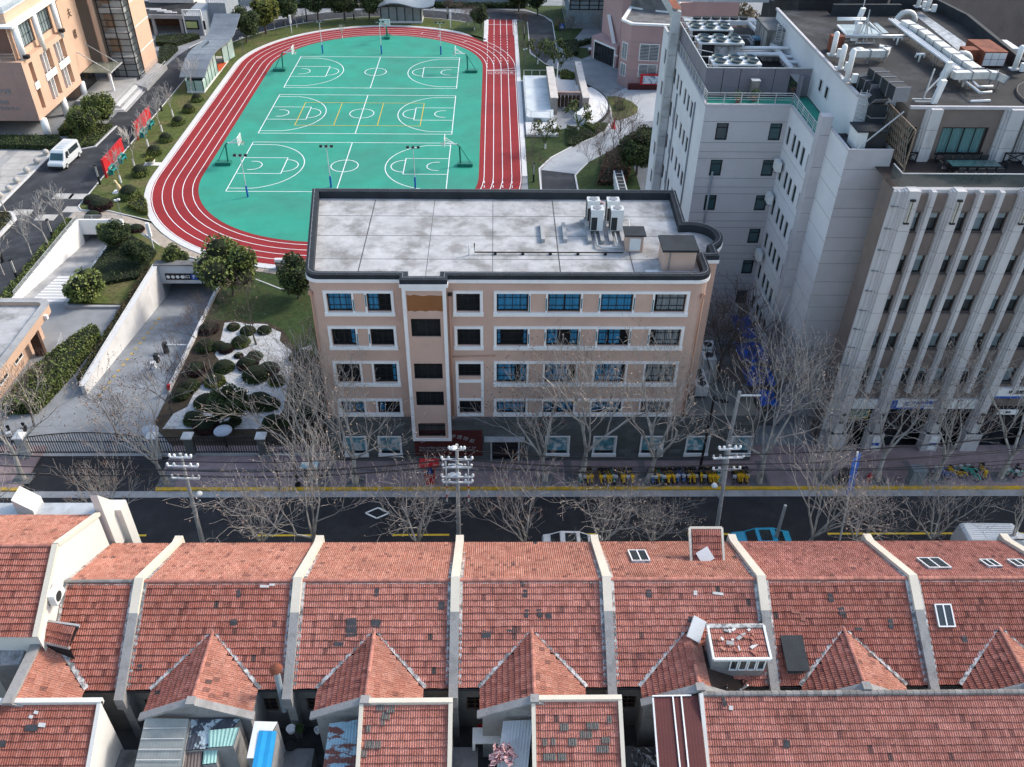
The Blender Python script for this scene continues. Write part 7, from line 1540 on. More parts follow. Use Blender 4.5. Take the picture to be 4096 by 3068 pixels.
for i, ((u,v), s) in enumerate(((nn_(630,645),1.15),(nn_(785,690),1.3),(nn_(862,720),1.05),(pp_(475,275),1.2),(pp_(237,392),1.1))):
    p = P(u,v); put_tree('magnolia_tree', ['left magnolia of the three behind the garden terrace','middle and largest magnolia behind the garden terrace','right magnolia of the three behind the garden terrace','magnolia with a white-painted foot beside the curved seats','magnolia before the ornamental fence by the track'][i], MGm, p, random.uniform(0,6.28), s, 'magnolias in the right garden', band=.7)
# ---- clipped balls, shrubs and hedges
def ball_mesh(seed, leafm, n=1500, sz=.10):
    random.seed(seed); mm = M()
    for k in range(n):
        d = rvec(); d.z = abs(d.z)*1.0-.25; p = Vector((d.x, d.y, max(.02, d.z*.85+.35))); leafq(mm, p*random.uniform(.93,1.03), sz, d)
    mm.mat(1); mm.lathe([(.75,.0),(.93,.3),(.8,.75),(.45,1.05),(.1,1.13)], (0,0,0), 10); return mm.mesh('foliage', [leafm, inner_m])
BALL = {'g': ball_mesh(1,leaf_gr), 'd': ball_mesh(2,leaf_dkg), 'r': ball_mesh(3,leaf_red), 'y': ball_mesh(4,leaf_yl)}
def shrub(label, k, p, r, h=None, name='clipped_bush', group=None, cat='bush'):
    t = T(name, label, cat, p, group); inst('foliage', BALL[k], t, scale=(r,r,(h or r*1.0))); t.rotation_euler = (0,0,random.uniform(0,6)); o = M().tube([(0,0,-.02),(0,0,.3)],.05,5).build('stem', bark_dk); o.parent = t; return t
for i, (x,y,r) in enumerate(((1280,655,.9),(1225,725,.95),(1157,805,.95),(1077,915,.95),(1003,1000,1.0),(913,1135,1.1),(843,1280,1.25))): shrub('clipped green ball bush on the lawn by the track, %s from the pavilion' % ordn[i], 'g', P(x*.618,y*.618), r, r*1.15, group='ball bushes on the lawn')
for i, (x,y,r,k) in enumerate(((600,1305,1.0,'r'),(655,1345,1.35,'r'),(605,1410,.95,'r'),(885,1495,.9,'r'))): shrub('dark maroon bush near the lawn corner, %s from the left' % ('first','second','third','fourth')[i], k, P(x*.618,y*.618), r, r*.8, group='maroon bushes')
for i, (x,y,r,k) in enumerate(((535,205,1.0,'d'),(640,235,1.2,'d'),(760,230,1.1,'d'),(590,320,1.45,'g'),(480,365,1.2,'r'),(430,345,1.1,'d'),(572,410,.7,'r'),(468,500,1.5,'d'),(640,480,1.6,'r'),(700,560,1.9,'d'),(790,520,1.6,'r'),(690,420,1.2,'d'),(400,605,1.5,'y'),(850,600,1.2,'y'),(340,760,1.7,'d'),(320,730,.8,'y'),(720,760,1.9,'d'),(800,770,1.4,'d'),(545,890,.9,'d'),(250,880,1.4,'d'),(340,930,1.7,'r'),(230,850,.9,'y'),(820,900,1.4,'d'),(480,935,1.1,'d'),(1020,430,1.6,'d'),(1040,560,1.8,'r'),(1050,700,1.9,'d'),(1060,850,1.9,'r'),(960,880,1.5,'d'),(260,520,1.6,'r'),(330,350,1.5,'d'),(360,220,1.5,'r'),(210,640,1.5,'d'),(150,700,1.3,'d'))):
    shrub('low rounded garden shrub around the white gravel, spot %s' % ['top left','top middle','top right','upper clipped dome','red one by the left edge','mossy one by the left edge','smallest red','left dome','red island left','island front','island right','island back','yellow-green left','yellow-green right','lower left dome','small yellow dome','lower island left','lower island right','under the pine','by the paper-capped post','maroon by the fence','small yellow by the fence','by the second post','front middle','school side first','school side second','school side third','school side fourth','school side front','ramp side third','ramp side first','ramp side top','ramp side fourth','ramp side front'][i], k, P(640+x*.5507,1200+y*.5507,.06), r*.62, r*.5, 'garden_shrub', 'shrubs in the gravel garden')
def hedge(label, poly, h, leafm, name='hedge', dens=45, sz=.12, z0=0):
    mm = M(); a = sum(poly[i][0]*poly[(i+1)%len(poly)][1]-poly[(i+1)%len(poly)][0]*poly[i][1] for i in range(len(poly)))
    if a < 0: poly = poly[::-1]; a = -a
    xs = [p[0] for p in poly]; ys = [p[1] for p in poly]
    def inside(x, y):
        c = False; j = len(poly)-1
        for i in range(len(poly)):
            (xi,yi),(xj,yj) = poly[i], poly[j]
            if (yi > y) != (yj > y) and x < (xj-xi)*(y-yi)/(yj-yi)+xi: c = not c
            j = i
        return c
    n = min(6000, int(a/2*dens)); k = 0
    while k < n:
        x, y = random.uniform(min(xs),max(xs)), random.uniform(min(ys),max(ys)); 
        if inside(x,y): leafq(mm, Vector((x,y,z0+h+random.uniform(-.12,.10)+.08*math.sin(x*2.1)*math.cos(y*1.7))), sz*random.uniform(.6,1.2), VZ); 
        k += 1
    for i in range(len(poly)):
        p0, p1 = Vector(poly[i]), Vector(poly[(i+1)%len(poly)]); L_ = (p1-p0).length
        for q in range(min(1500, int(L_*h*dens))): p = p0.lerp(p1, random.random()); leafq(mm, Vector((p.x+random.uniform(-.06,.06),p.y+random.uniform(-.06,.06),z0+random.uniform(0,h))), sz*random.uniform(.6,1.1))
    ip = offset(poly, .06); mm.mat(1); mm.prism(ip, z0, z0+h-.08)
    return tag(mm.build(name, [leafm, inner_m], None, (poly[0][0],poly[0][1],z0)), label, 'hedge')
z5f = lambda x, y, z=0: P(x*.618,1024+y*.618,z)[:2]; z1f = lambda x, y, z=0: P(x*.618,y*.618,z)[:2]
hedge('large rough hedge between the gatehouse and the drive', [z5f(440,520),z5f(490,560),(-36.9,66),(-37.2,60.5),(-39.0,56.2),(-41.6,56.0),(-41.4,60.5),(-40.2,66.5)] if False else [(-38.6,69.6),(-37.6,69.0),(-38.0,63.0),(-38.9,57.6),(-41.6,57.4),(-41.5,61.5),(-40.2,66.0)], 1.3, leaf_gr, dens=80)
hedge('reddish hedge strip along the top of the white ramp wall', [(-36.95,61.5),(-36.2,61.5),(-36.2,81),(-36.95,81)], .95, mk('red_green_leaf', (.09,.065,.03), .8, .5, 3, c2=(.05,.07,.02), s2=.6, a2=.9), dens=70)
hedge('dark hedge strip left of the narrow ramp', [(-50.0,75),(-48.8,75),(-48.8,92.5),(-50.0,92.5)], .6, leaf_gr, dens=50)
hedge('yellow-green hedge at the end of the lawn by the white track border', [z1f(830,1345),z1f(930,1290),z1f(950,1320),z1f(960,1395),z1f(900,1385)], .7, leaf_yl, dens=80)
hedge('long dark hedge before the columns of the teaching building', [z1f(-40,905),z1f(395,905),z1f(385,975),z1f(-40,965)], .8, leaf_dkg, dens=50)
hedge('clipped stepped hedge climbing beside the teaching building columns', [(-60.9,118.2),(-59.2,118.2),(-59.2,130.2),(-60.9,130.2)], 1.1, leaf_yl, dens=50)
hedge('dark ground shrubs under the camphor trees', [(-59.2,114.2),(-56.2,114.0),(-54.9,115),(-54.7,121.8),(-59.0,121.8)], .5, leaf_gr, dens=50)
hedge('red ground planting below the stepped hedge', [(-59.1,118.2),(-58.5,118.2),(-58.5,128),(-59.1,128)], .35, mk('crimson_leaf', (.20,.02,.018), .8, .4, 3), dens=60)
hedge('dark green hedge bed in the right garden before the curved seats', [pp_(395,230) and P(*pp_(395,240))[:2],P(*pp_(500,255))[:2],P(*pp_(590,300))[:2],P(*pp_(440,380))[:2],P(*pp_(400,370))[:2]], .5, leaf_dkg, dens=70)
hedge('small hedge wedge at the foot of the curved seats', [P(*pp_(515,220))[:2],P(*pp_(685,222))[:2],P(*pp_(670,262))[:2],P(*pp_(620,285))[:2]], .5, leaf_gr, dens=80)
hedge('yellow-green hedge behind the slab wall in the right garden', [P(*nn_(860,745))[:2],P(*nn_(920,735))[:2],P(*nn_(995,775))[:2],P(*nn_(990,825))[:2],P(*nn_(860,820))[:2]], .7, leaf_yl, dens=80)
hedge('small square hedge inside the oval bed', [P(*pp_(750,75))[:2],P(*pp_(800,70))[:2],P(*pp_(815,115))[:2],P(*pp_(760,125))[:2]], .5, leaf_gr, dens=90, z0=.1)
hedge('broad clipped hedge left of the hall entrance', [P(*nn_(820,455))[:2],P(*nn_(1020,430))[:2],P(*nn_(1035,470))[:2],P(*nn_(1035,560))[:2],P(*nn_(980,565))[:2],P(*nn_(850,480))[:2]], .8, leaf_dkg, dens=40)
hedge('clipped hedge strip in front of the hall entrance glass', [P(*nn_(1020,455))[:2],P(*nn_(1160,420))[:2],P(*nn_(1160,440))[:2],P(*nn_(1030,475))[:2]], .8, leaf_dkg, dens=60)
hedge('long dark hedge below the campus wall at the top', [(-47,184.6),(6,185.8),(6,186.8),(-47,186.6)], .9, leaf_dkg, dens=25, sz=.2)
hedge('dark hedge at the villa beside the campus road', [P(*BP(80,580))[:2],P(*BP(330,595))[:2],P(*BP(640,490))[:2],P(*BP(560,470))[:2],P(*BP(90,500))[:2]], .8, leaf_dkg, dens=40)
hedge('shrubs along the foot of the stair tower', [P(*BP(120,830))[:2],P(*BP(150,840))[:2],P(*BP(360,640))[:2],P(*BP(250,600))[:2],P(*BP(130,640))[:2]], .7, leaf_dkg, dens=40)
hedge('red-leaved planter bed at the left edge by the plaza', [(-61,88.6),(-56.3,88.6),(-56.3,92.8),(-57.3,94.2),(-61,94.2)], .35, MATS['red_green_leaf'], dens=40, z0=.25)
mm = M().prism([(-61.4,88.2),(-56.0,88.2),(-56.0,93.2),(-57.2,94.7),(-61.4,94.7)], 0, .3); tag(mm.build('planter_kerb', concrete_lt, None, (-58,91,0)), 'pale stone planter kerb with a cut corner at the left edge', 'planter')
hedge('dark undergrowth on the bank between the ramps', [(-42.9,79),(-40.5,78.2),(-37.4,79.5),(-37.2,85),(-41,88.5),(-42.8,90)], .55, leaf_dkg, dens=30, z0=.1)
hedge('overgrown winter shrubs at the foot of the office block', [(13.0,103),(16.5,103),(17.6,107),(17.8,115),(15,112)], .8, MATS['red_brown_leaf'], dens=35, sz=.16)
# wild scrub beyond the hall
sc_ = M(); random.seed(9)
for k in range(9000):
    x, y = random.uniform(26,52), random.uniform(150,196); z = random.uniform(0,1.4)+.5*math.sin(x*.9)*math.cos(y*.6); leafq(sc_, Vector((x,y,max(.05,z))), random.uniform(.2,.5))
tag(sc_.build('scrub', mk('dry_scrub', (.16,.13,.085), .95, .5, .8, c2=(.07,.065,.035), s2=.4, a2=.8)), 'dry brown scrub growing beyond the assembly hall', 'scrub', kind='stuff')
sc_ = M()
for k in range(5000):
    x, y = random.uniform(44,60), random.uniform(86,125); z = random.uniform(0,5); leafq(sc_, Vector((x,y,z)), random.uniform(.2,.5))
tag(sc_.build('bare_thicket', twig_dk), 'dark bare thicket behind the bank roof at the right', 'thicket', kind='stuff')
# ================================================================ street and campus furniture, vehicles
def arm(t, nm, pts, r, ma, n=6): mm = M(); mm.tube(pts, r, n); o = mm.build(nm, ma); o.parent = t; return o
def bx(t, nm, b_, ma): o = M().box(*b_).build(nm, ma); o.parent = t; return o
# basketball stands (arm points along +X)
bs = T('basketball_stand', 'x', 'basketball stand')
bx(bs,'base',(-2.6,-.6,-.5,.5,.05,.42),green_steel); arm(bs,'post',[(-1.0,0,.4),(-.9,0,2.7),(-.6,0,2.95)],.11,green_steel,8); arm(bs,'arm',[(-.6,0,2.95),(.9,0,3.0)],.09,white,8); arm(bs,'brace',[(-2.3,0,.4),(-1.0,0,2.6)],.05,green_steel); arm(bs,'stay',[(-.3,0,3.0),(.95,.4,3.7)],.035,white); arm(bs,'stay',[(-.3,0,3.0),(.95,-.4,3.7)],.035,white)
bb = bx(bs,'backboard',(.98,1.02,-.9,.9,2.9,3.95),glass('backboard_glass',(.6,.65,.65),.1,.55)); f_ = M()
for a, b_ in (((1,-.9,2.9),(1,.9,2.9)),((1,-.9,3.95),(1,.9,3.95)),((1,-.9,2.9),(1,-.9,3.95)),((1,.9,2.9),(1,.9,3.95)),((.97,-.3,3.1),(.97,.3,3.1)),((.97,-.3,3.55),(.97,.3,3.55)),((.97,-.3,3.1),(.97,-.3,3.55)),((.97,.3,3.1),(.97,.3,3.55))): f_.bar(a,b_,.06)
o = f_.build('board_frame', white); o.parent = bs
rg = M(); rg.tube([(1.3+.24*math.cos(R(a)),.24*math.sin(R(a)),3.05) for a in range(0,361,30)],.02,4,False); o = rg.build('rim', red_paint); o.parent = bs
nt_ = M()
for a in range(0,360,45): nt_.bar((1.3+.23*math.cos(R(a)),.23*math.sin(R(a)),3.04),(1.3+.13*math.cos(R(a+20)),.13*math.sin(R(a+20)),2.65),.02)
o = nt_.build('net', white); o.parent = bs
G_ = lambda ox, oy, s, x, y: P(ox+x*s, oy+y*s)
Z1 = lambda x, y: G_(0,0,.618,x,y); Z2 = lambda x, y: G_(1024,0,.618,x,y)
bl_ = [((-34.2,109.0),0,'basketball stand at the left of the nearest court'),((-34.2,146.6),0,'basketball stand at the left of the farthest court'),((-5.6,109.0),180,'basketball stand at the right of the nearest court'),((-5.6,146.6),180,'basketball stand at the right of the farthest court'),((Z2(850,250)[0],Z2(850,250)[1]-1.2),-90,'lone basketball stand behind the top court facing the camera')]
for i, ((x,y),rz,lab) in enumerate(bl_):
    if i == 0: bs.location = (x,y,.02); bs['label'] = lab; bs['group'] = 'basketball stands'
    else: clone(bs, (x,y,.02), R(rz), 1, lab, 'basketball stands')
# sports light poles
lp0 = T('sports_light_pole', 'x', 'light pole'); arm(lp0,'pole',[(0,0,0),(0,0,5.3)],[.07,.05],pipe_white,8); arm(lp0,'padding',[(0,0,.05),(0,0,1.5)],.12,blue_paint,8); bx(lp0,'crossbar',(-.8,.8,-.04,.04,5.25,5.33),pipe_white)
for x in (-.65,0,.65): bx(lp0,'floodlight',(x-.16,x+.16,-.2,.12,5.33,5.55),black_iron if x else ac_dark)
for i, p in enumerate((Z2(433,347),Z2(813,350),Z2(1197,355),Z1(1605,1275),Z2(487,1212),Z2(1032,1218))):
    lab = 'sports light pole with a blue padded foot, %s' % ('left one behind the far court','middle one behind the far court','right one behind the far court','left one in front of the near court','middle one in front of the near court','right one in front of the near court')[i]
    if i == 0: lp0.location = p; lp0['label'] = lab; lp0['group'] = 'sports light poles'
    else: clone(lp0, p, 0, 1, lab, 'sports light poles')
# black lantern posts
bp0 = T('lantern_post', 'x', 'lamp post'); bx(bp0,'post',(-.11,.11,-.11,.11,0,1.1),black_iron); bx(bp0,'lantern',(-.09,.09,-.09,.09,1.1,2.5),mk('lantern_glass',(.55,.55,.52),.4)); bx(bp0,'cap',(-.13,.13,-.13,.13,2.5,2.65),black_iron)
for s_ in ((-.1,-.1),(.1,-.1),(-.1,.1),(.1,.1)): bx(bp0,'edge_bar',(s_[0]-.02,s_[0]+.02,s_[1]-.02,s_[1]+.02,1.1,2.5),black_iron)
lps = [Z1(650,1195),Z1(845,960),Z1(1048,720),G_(0,500,.5507,392,838),G_(0,1024,.618,120,165),Z2(330,138),Z2(635,128),Z2(1240,128),(5.3,165,0),(4.9,104,0),G_(0,1024,.618,20,40)]
for i, p in enumerate(lps):
    lab = 'black square lantern post, %s' % ('beside the front end of the red boards','between the two red boards','past the farther red board','beside the narrow ramp road','left of the narrow ramp wall','left one on the ring road','second on the ring road','third on the ring road','in the strip by the start line','in the strip nearest the school roof','at the left edge by the road')[i]
    if i == 0: bp0.location = p; bp0['label'] = lab; bp0['group'] = 'lantern posts'
    else: clone(bp0, p, 0, 1, lab, 'lantern posts')
for i, (p, h) in enumerate(((G_(0,500,.5507,1125,925),3.6),(Z2(232,215),3.2),(Z2(1260,180),3.2),(P(2225,395),5.5))):
    t = T('white_post', 'white pole %s' % ('with a loudspeaker by the tan path','on the lawn left of the top bend','on the lawn right of the top bend','standing between the garden wall slabs')[i], 'pole', p); arm(t,'pole',[(0,0,0),(0,0,h)],.07,white,8)
    if i < 3: bx(t,'speaker',(-.16,.16,-.16,.16,h*.55,h),white)
for i, p in enumerate((G_(0,500,.5507,893,695),G_(600,0,.3165,1185,680),Z2(1150,150),Z2(198,215),P(2520,340),P(2100,260),P(2310,320))):
    t = T('camera_post', 'thin post with white security cameras, %s' % ('at the head of the narrow ramp','beside the pavilion glass','behind the top bend right of the shelter','on the lawn at the top left bend','at the corner of the assembly hall','in the strip by the start line','by the crossing sign path')[i], 'camera', p); arm(t,'post',[(0,0,0),(0,0,2.6)],.04,grey_iron)
    bx(t,'camera',(-.35,-.05,-.08,.08,2.5,2.68),white); bx(t,'camera',(.05,.35,-.08,.08,2.62,2.8),white)
# red display boards
for i, (y0,y1) in enumerate(((104.6,111.6),(117.0,123.2))):
    t = T('display_board', ('nearer','farther')[i]+' red display board on a teal frame beside the campus road', 'notice board', (-49.6,y0,.06)); t_ = lambda nm, b_, ma: M().box(*b_).build(nm, ma, t)
    n = 5
    for k in range(n): a = y0+(y1-y0)*k/n; t_('panel',(-49.66,-49.5,a+.02,a+(y1-y0)/n-.02,.75,2.35),red_paint)
    t_('header',(-49.7,-49.42,y0-.1,y1+.1,2.35,2.47),red_paint); t_('end_post',(-49.7,-49.42,y0-.14,y0-.02,.06,2.35),red_paint)
    for f2 in (.12,.62): a = y0+(y1-y0)*f2; t_('foot',(-49.6,-49.0,a,a+.16,.06,.75),teal_paint); t_('foot',(-49.6,-49.0,a+1.5,a+1.66,.06,.75),teal_paint); t_('rail',(-49.2,-49.0,a,a+1.66,.4,.55),teal_paint); t_('backing',(-49.5,-49.4,a,a+1.66,.75,1.0),teal_paint)
# stone balls, planter urn, statue, bins
for i, (x,y) in enumerate(((302,1005),(243,1063),(178,1122),(113,1188),(63,1240),(5,1285))):
    p = Z1(x,y); mm = M(); mm.smooth = True; mm.lathe([(.3,0),(.32,.08),(.2,.1),(.36,.25),(.42,.45),(.36,.66),(.2,.82),(.02,.86)], p, 14); tag(mm.build('stone_ball', plaza_stone, None, p), 'round stone ball bollard on the plaza edge, %s from the minibus' % ordn[i], 'bollard', 'stone balls along the plaza')
p = Z1(980,1065); t = T('planter_urn', 'white urn planter with broad leaves on the lawn', 'planter', p); mm = M(); mm.smooth = True; mm.lathe([(.3,0),(.5,.3),(.6,.55),(.5,.6)], (0,0,0), 12); o = mm.build('urn', concrete_lt); o.parent = t
mm = M(); [leafq(mm, Vector((random.uniform(-.5,.5),random.uniform(-.5,.5),random.uniform(.6,1.0))), .3) for _ in range(60)]; o = mm.build('leaves', leaf_yl); o.parent = t; bx(t,'slab',(-.9,1.2,-.5,.5,.0,.1),concrete_lt)
p = Z1(775,1245); t = T('lawn_statue', 'small cream animal statue on a square slab on the lawn', 'statue', p); bx(t,'slab',(-.75,.75,-.55,.55,.02,.12),concrete_lt); mm = M(); mm.smooth = True; mm.tube([(0,0,.1),(.05,0,.5),(.02,0,.85),(-.05,0,1.15),(-.1,-.05,1.35),(-.18,-.1,1.5)],[.22,.28,.25,.14,.12,.10],8); o = mm.build('figure', mk('cream_stone',(.66,.52,.30),.7)); o.parent = t; bx(t,'head',(-.3,-.05,-.2,.1,1.4,1.6),MATS['cream_stone'])
p = P(1128,1075); t = T('litter_bin', 'white-topped double litter bin on the tan path below the track', 'bin', p); bx(t,'body',(-.55,.55,-.3,.3,.0,.9),concrete_dk); bx(t,'opening',(-.45,-.05,-.32,-.3,.5,.8),paver_tan); bx(t,'opening',(.05,.45,-.32,-.3,.5,.8),paver_tan); mm = M(); mm.tube([(-.6,0,1.0),(.6,0,1.0)],.3,8); o = mm.build('lid', white); o.parent = t
p = G_(2050,0,.3165,990,690); t = T('litter_bin', 'brown and white litter bin beside the hall entrance', 'bin', p); bx(t,'body',(-.4,.4,-.3,.3,0,.85),brown_wood); bx(t,'lid',(-.45,.45,-.35,.35,.85,1.1),white)
p = P(2245,150); t = T('crossing_sign', 'blue square pedestrian crossing sign by the campus path', 'sign', p); arm(t,'pole',[(0,0,0),(0,0,2.4)],.04,grey_iron); bx(t,'board',(-.45,.45,-.03,.03,1.55,2.45),blue_paint); mm = M(); mm.poly([(-.32,-.04,1.68),(.32,-.04,1.68),(0,-.04,2.32)]); o = mm.build('triangle', white); o.parent = t; mm = M(); mm.bar((0,-.05,1.95),(.02,-.05,2.15),.1); mm.bar((-.1,-.05,1.75),(0,-.05,1.97),.06); mm.bar((.1,-.05,1.75),(0,-.05,1.97),.06); o = mm.build('figure', black_iron); o.parent = t
p = P(2455,515); t = T('red_banner_stand', 'narrow red banner stand at the tip of the oval bed', 'sign', p); bx(t,'panel',(-.3,.0,-.05,.05,0,1.0),red_paint); bx(t,'panel',(.05,.3,1.2,1.3,0,1.0),red_paint); bx(t,'foot',(-.3,.3,-.2,1.4,0,.08),red_paint)
for i, (x,y) in enumerate(((17.6,103.6),(16.9,105.2),(16.3,106.8))):
    pass
cu_ = T('cooling_units', 'row of white outdoor condensers at the foot of the office block', 'air conditioner', (15.6,98.5,0)); 
for k in range(6): bx(cu_,'unit',(-.55,.55,k*1.0-.45,k*1.0+.45,.1,1.7),ac_white); bx(cu_,'fan',(-.4,.4,k*1.0-.38,k*1.0+.38,1.7,1.74),ac_dark)
# ---------------- vehicles
def body_x(mm, prof, hw, inset=.12):      # side profile (y,z) extruded across x with chamfered shoulders
    n = len(prof); b_ = len(mm.v); zt = max(p[1] for p in prof)
    rows = [(-hw,0),(-hw+inset*.35,inset*.0),(hw-inset*.35,0),(hw,0)]
    for x in (-1,1):
        for (y,z) in prof: t = max(0,(z-.9)/(zt-.9)) if z > .9 else 0; mm.v.append((x*(hw-inset*t),y,z))
    for i in range(n): j = (i+1) % n; mm.face((b_+i,b_+j,b_+n+j,b_+n+i))
    mm.face([b_+i for i in range(n)][::-1]); mm.face([b_+n+i for i in range(n)])
def vehicle(name, label, cat, prof, hw, paint, wins, wheels, loc, rz, wr=.34, inset=.14, extra=None):
    t = T(name, label, cat, loc); t.rotation_euler = (0,0,rz); mm = M(); body_x(mm, prof, hw, inset); o = mm.build('body', paint); o.parent = t
    bv = o.modifiers.new('b','BEVEL'); bv.width = .05; bv.segments = 2; bv.limit_method = 'ANGLE'
    zt = max(p[1] for p in prof)
    for (nm, pts, ma) in wins:
        for sgn in (-1,1):
            w_ = M(); w_.poly([((hw-inset*max(0,(z-.9)/(zt-.9))+.012)*sgn,y,z) for y,z in (pts if sgn > 0 else pts[::-1])]); o = w_.build(nm, ma); o.parent = t
    for y in wheels:
        for sgn in (-1,1):
            w_ = M(); w_.tube([(sgn*(hw-.2),y,wr),(sgn*(hw+.02),y,wr)], wr, 14); o = w_.build('wheel', rubber); o.parent = t; h_ = M(); h_.tube([(sgn*(hw+.0),y,wr),(sgn*(hw+.035),y,wr)], wr*.6, 10); q = h_.build('rim', galv); q.parent = o
    for nm, b_, ma in (extra or []): bx(t, nm, b_, ma)
    return t
silver = mk('silver_paint', (.62,.66,.68), .3, .04, 1, m=.1, spec=.6); car_white = mk('car_white', (.78,.78,.77), .3, .03, 1, spec=.6); car_blue = mk('car_cyan', (.02,.32,.50), .28, .03, 1, spec=.6); tint = glass('car_glass', (.02,.03,.035), .05); amber = mk('amber_plate', (.75,.50,.05), .5); lampm = mk('lamp_lens', (.75,.78,.80), .15)
vp = [(-2.7,.35),(-2.72,.75),(-2.62,1.0),(-2.15,1.12),(-1.45,2.0),(-1.2,2.2),(2.4,2.28),(2.62,2.1),(2.7,.9),(2.68,.35)]
vn = vehicle('minibus', 'silver-white minibus parked on the campus road', 'van', vp, 1.02, silver, [('side_window',[(-.35,1.3),(2.2,1.3),(2.15,1.95),(-.35,1.95)],tint),('front_door_window',[(-1.45,1.3),(-.5,1.3),(-.5,1.92),(-1.1,1.92)],tint)], (-1.75,1.75), (-56.5,109.3,.01), R(-4), extra=[('number_plate',(-.25,.25,-2.76,-2.71,.42,.56),amber),('headlight',(-.95,-.6,-2.74,-2.6,.72,.92),lampm),('headlight',(.6,.95,-2.74,-2.6,.72,.92),lampm),('bumper',(-1.0,1.0,-2.78,-2.66,.32,.6),black_iron),('mirror',(1.02,1.2,-1.35,-1.25,1.25,1.5),black_iron),('mirror',(-1.2,-1.02,-1.35,-1.25,1.25,1.5),black_iron)])
mm = M(); mm.poly([(-.86,-2.10,1.2),(.86,-2.10,1.2),(.80,-1.53,1.93),(-.80,-1.53,1.93)]); o = mm.build('windscreen', pane_teal); o.parent = vn
for k in range(5): bx(vn,'roof_rib',(-.5,.5,-.6+k*.5,-.54+k*.5,2.2,2.29),silver)
cp_ = [(-2.2,.3),(-2.22,.62),(-2.0,.82),(-1.15,.95),(-.4,1.42),(.9,1.46),(1.7,1.05),(2.15,.95),(2.22,.6),(2.18,.3)]
cw_ = [('side_window',[(-.85,.98),(.2,.98),(.2,1.36),(-.4,1.36)],tint),('side_window',[(.28,.98),(1.3,1.0),(.85,1.38),(.28,1.37)],tint)]
for lab, ma, (u,v), z_, rz in (('bright blue hatchback parked beyond the tiled roof',car_blue,(3050,2150),1.2,90),('white car half hidden behind the middle party wall',car_white,(2295,2160),1.3,90)):
    p = P(u,v,z_); c = vehicle('parked_car', lab, 'car', cp_, .88, ma, cw_, (-1.35,1.35), (p[0],p[1],.01), R(rz) if ma is not car_blue else R(-90), .31); c['group'] = 'cars parked along the near kerb'
    mm = M(); mm.poly([(-.72,-1.07,1.0),(.72,-1.07,1.0),(.62,-.47,1.39),(-.62,-.47,1.39)]); o = mm.build('windscreen', tint); o.parent = c; mm = M(); mm.poly([(.68,1.62,1.10),(-.68,1.62,1.10),(-.62,.98,1.43),(.62,.98,1.43)]); o = mm.build('rear_window', tint); o.parent = c; mm = M(); mm.poly([(-.5,-.2,1.47),(.5,-.2,1.47),(.5,.6,1.485),(-.5,.6,1.485)]); o = mm.build('sunroof', tint); o.parent = c
p = P(3990,2150,1.6); c = vehicle('parked_van', 'white van with a ribbed roof parked at the right behind the roofs', 'van', vp, .95, car_white, [('side_window',[(-.35,1.3),(2.2,1.3),(2.15,1.95),(-.35,1.95)],tint)], (-1.75,1.75), (p[0],p[1],.01), R(90), .33); c['group'] = 'cars parked along the near kerb'
for k in range(8): bx(c,'roof_rib',(-.75+.2*k,-.72+.2*k,-1.0,2.3,2.2,2.30),car_white)
# bicycles (frame in the YZ plane)
def bike_proto(nm, ma):
    t = T('shared_bicycle', 'x', 'bicycle')
    for y in (-.52,.52):
        w_ = M(); w_.tube([(0,y+.31*math.cos(R(a)),.33+.31*math.sin(R(a))) for a in range(0,361,36)],.035,4,False); o = w_.build('wheel', rubber); o.parent = t
        s_ = M(); [s_.bar((0,y,.33),(0,y+.29*math.cos(R(a)),.33+.29*math.sin(R(a))),.012) for a in range(0,360,60)]; q = s_.build('spokes', ma if nm == 'y' else galv); q.parent = o
        g_ = M(); g_.tube([(0,y+.37*math.cos(R(a)),.33+.37*math.sin(R(a))) for a in range(20,161,35)],.04,4,False); o = g_.build('mudguard', ma); o.parent = t
    f_ = M(); [f_.tube(q,.035,5) for q in ([(0,-.52,.33),(0,-.1,.32),(0,-.25,.80)],[(0,-.1,.32),(0,.38,.62)],[(0,-.22,.62),(0,.38,.70)],[(0,.52,.33),(0,.38,.66),(0,.34,.95)],[(0,-.52,.33),(0,-.22,.66)])]; o = f_.build('frame', ma); o.parent = t
    bx(t,'saddle',(-.09,.09,-.42,-.14,.80,.88),black_iron); arm(t,'handlebar',[(-.28,.28,1.0),(0,.36,.98),(.28,.28,1.0)],.022,black_iron,5); bx(t,'basket',(-.14,.14,.44,.66,.70,.88),ma if nm == 'y' else galv); return t
pm = {'y':mk('bike_yellow',(.72,.42,.02),.45),'b':mk('bike_blue',(.03,.18,.55),.45),'g':mk('bike_teal',(.06,.46,.36),.45),'k':black_iron}
pro = {k: bike_proto(k, v) for k, v in pm.items()}; usedp = set(); random.seed(77); bi = 0
def put_bike(k, x, y, rz, lab):
    global bi
    o = pro[k]
    if k in usedp: o = clone(o, (x,y,.13), rz, 1.0, lab, 'shared bicycles on the far pavement')
    else: usedp.add(k); o.location = (x,y,.13); o.rotation_euler = (0,0,rz); o['label'] = lab; o['group'] = 'shared bicycles on the far pavement'
cn_ = {'y':'yellow','b':'blue','g':'teal','k':'black'}
